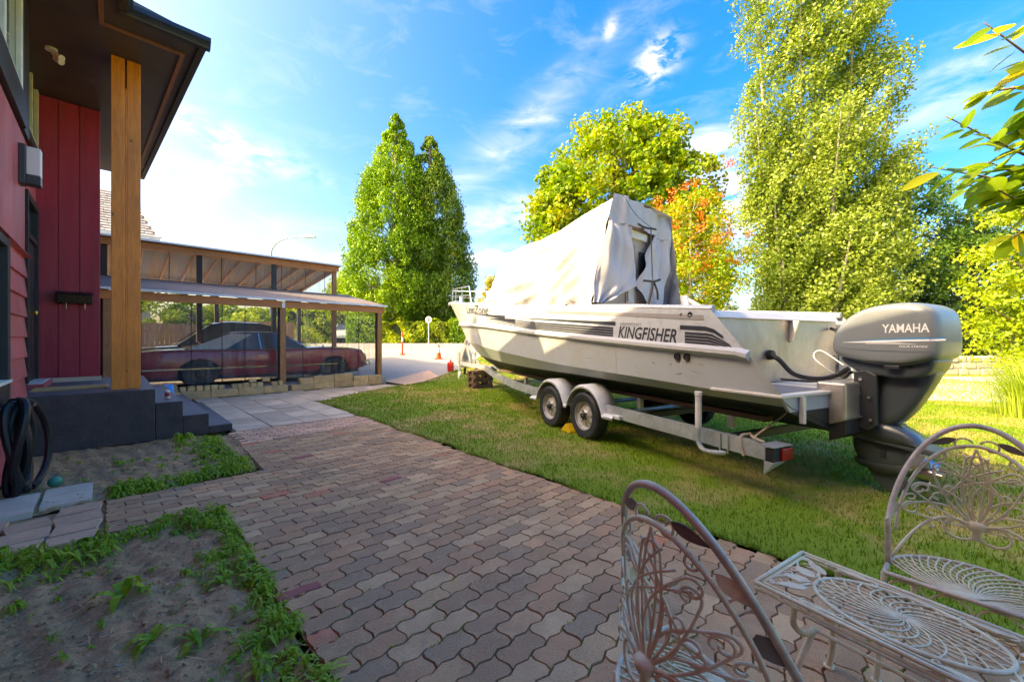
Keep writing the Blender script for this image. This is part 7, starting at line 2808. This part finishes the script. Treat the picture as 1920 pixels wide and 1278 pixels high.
m2 = MB(); m2.lathe([(.13, .03), (.035, .68), (.02, .69), (0, .69)], (Xc, Yc, g), 'Z', 16); m2.build('cone', 'orange_plastic', cn, smooth=35)
m2 = MB(); m2.lathe([(.0935, .30), (.0565, .55)], (Xc, Yc, g), 'Z', 16); m2.build('collar', 'white_edge', cn, smooth='all')
# red fuel can and bundled things near the trailer tongue
Xr, Yr = -2.42, 15.7
g = gz(Xr, Yr) + .01
jc = thing('fuel_can', 'red fuel can on the driveway left of the trailer tongue', 'fuel can', (Xr, Yr, g))
m2 = MB(); m2.box(Xr - .11, Xr + .11, Yr - .17, Yr + .17, g, g + .36); m2.build('body', 'jerry_red', jc, bevel=.03)
m2 = MB(); m2.tube(cat_path([(Xr, Yr - .10, g + .36), (Xr, Yr - .08, g + .43), (Xr, Yr + .08, g + .43), (Xr, Yr + .1, g + .36)], 5), .018, 6); m2.tube([(Xr, Yr + .13, g + .35), (Xr - .03, Yr + .24, g + .46)], .02, 8); m2.build('handle', 'jerry_red', jc)
Xq, Yq = -1.86, 15.0
g = gz(Xq, Yq)
m2 = MB()
def bagp(s_, t):
    a = 2 * PI * s_
    r = (.26 + .05 * math.sin(a * 3 + t * 4) + .03 * math.sin(a * 7)) * (math.sin(PI * (t * .86 + .12)) ** .6)
    return (Xq + r * math.cos(a) + .10 * t, Yq + r * math.sin(a), g + .30 + .86 * t)
m2.grid(bagp, 28, 16)
m2.build('tied_bag', 'grey_cloth', label='grey cloth bundle standing beside the red fuel can', cat='bag', smooth='all')
ct = thing('metal_frame', 'rusty wheeled metal frame standing upright by the trailer tongue', 'metal frame', (-1.55, 15.2, g))
m2 = MB()
for x in (-1.75, -1.38):
    m2.tube(cat_path([(x, 15.1, g + .12), (x, 15.15, g + .6), (x, 15.3, g + 1.1)], 4), .018, 6)
for z in (.3, .55, .8):
    m2.tube([(-1.75, 15.15, g + z), (-1.38, 15.15, g + z)], .014, 5)
m2.build('frame', 'rust', ct)
for x in (-1.80, -1.33):
    m2 = MB(); m2.lathe([(.07, -.02), (.12, -.03), (.13, 0), (.12, .03), (.07, .02)], (x, 15.15, g + .13), 'X', 16); m2.build('wheel', 'tyre', ct, smooth=True)
m2 = MB(); m2.box(-1.75, -1.38, 14.92, 15.1, g + .02, g + .04); m2.build('toe_plate', 'rust', ct)

# low remains of a pale stone wall on the far right, and a parked white car far left
sw = thing('stone_wall', 'low pale stone wall at the far end of the gravel', 'wall', (17, 16.5, 0))
for r_i in range(3):
    x = 14.0 + .2 * (r_i % 2)
    while x < 23.5:
        w = rnd.uniform(.35, .7)
        m2 = MB(); m2.box(x, x + w - .02, 16.4 + rnd.uniform(-.03, .03), 16.8, r_i * .26, r_i * .26 + .25); m2.build('stone', 'wall_stone', sw, bevel=.03, seg=1)
        x += w
TWc = Matrix.Translation((-12.6, 30.4, 1.24)) @ Matrix.Rotation(R(-68), 4, 'Z')
wt = [(-2.2, .8), (-1.6, .92), (0, .95), (1.0, .95), (2.0, .82), (2.2, .7)]
car('parked_car', 'white car parked across the street behind the red car bonnet', TWc, 2.2, 1.75, wt, [(-1.9, .92), (-1.2, 1.40), (-.6, 1.46), (.2, 1.44), (.95, .94)], (1.35, -1.3), .31, .31, ('car_white', 'car_white'), tall=True)
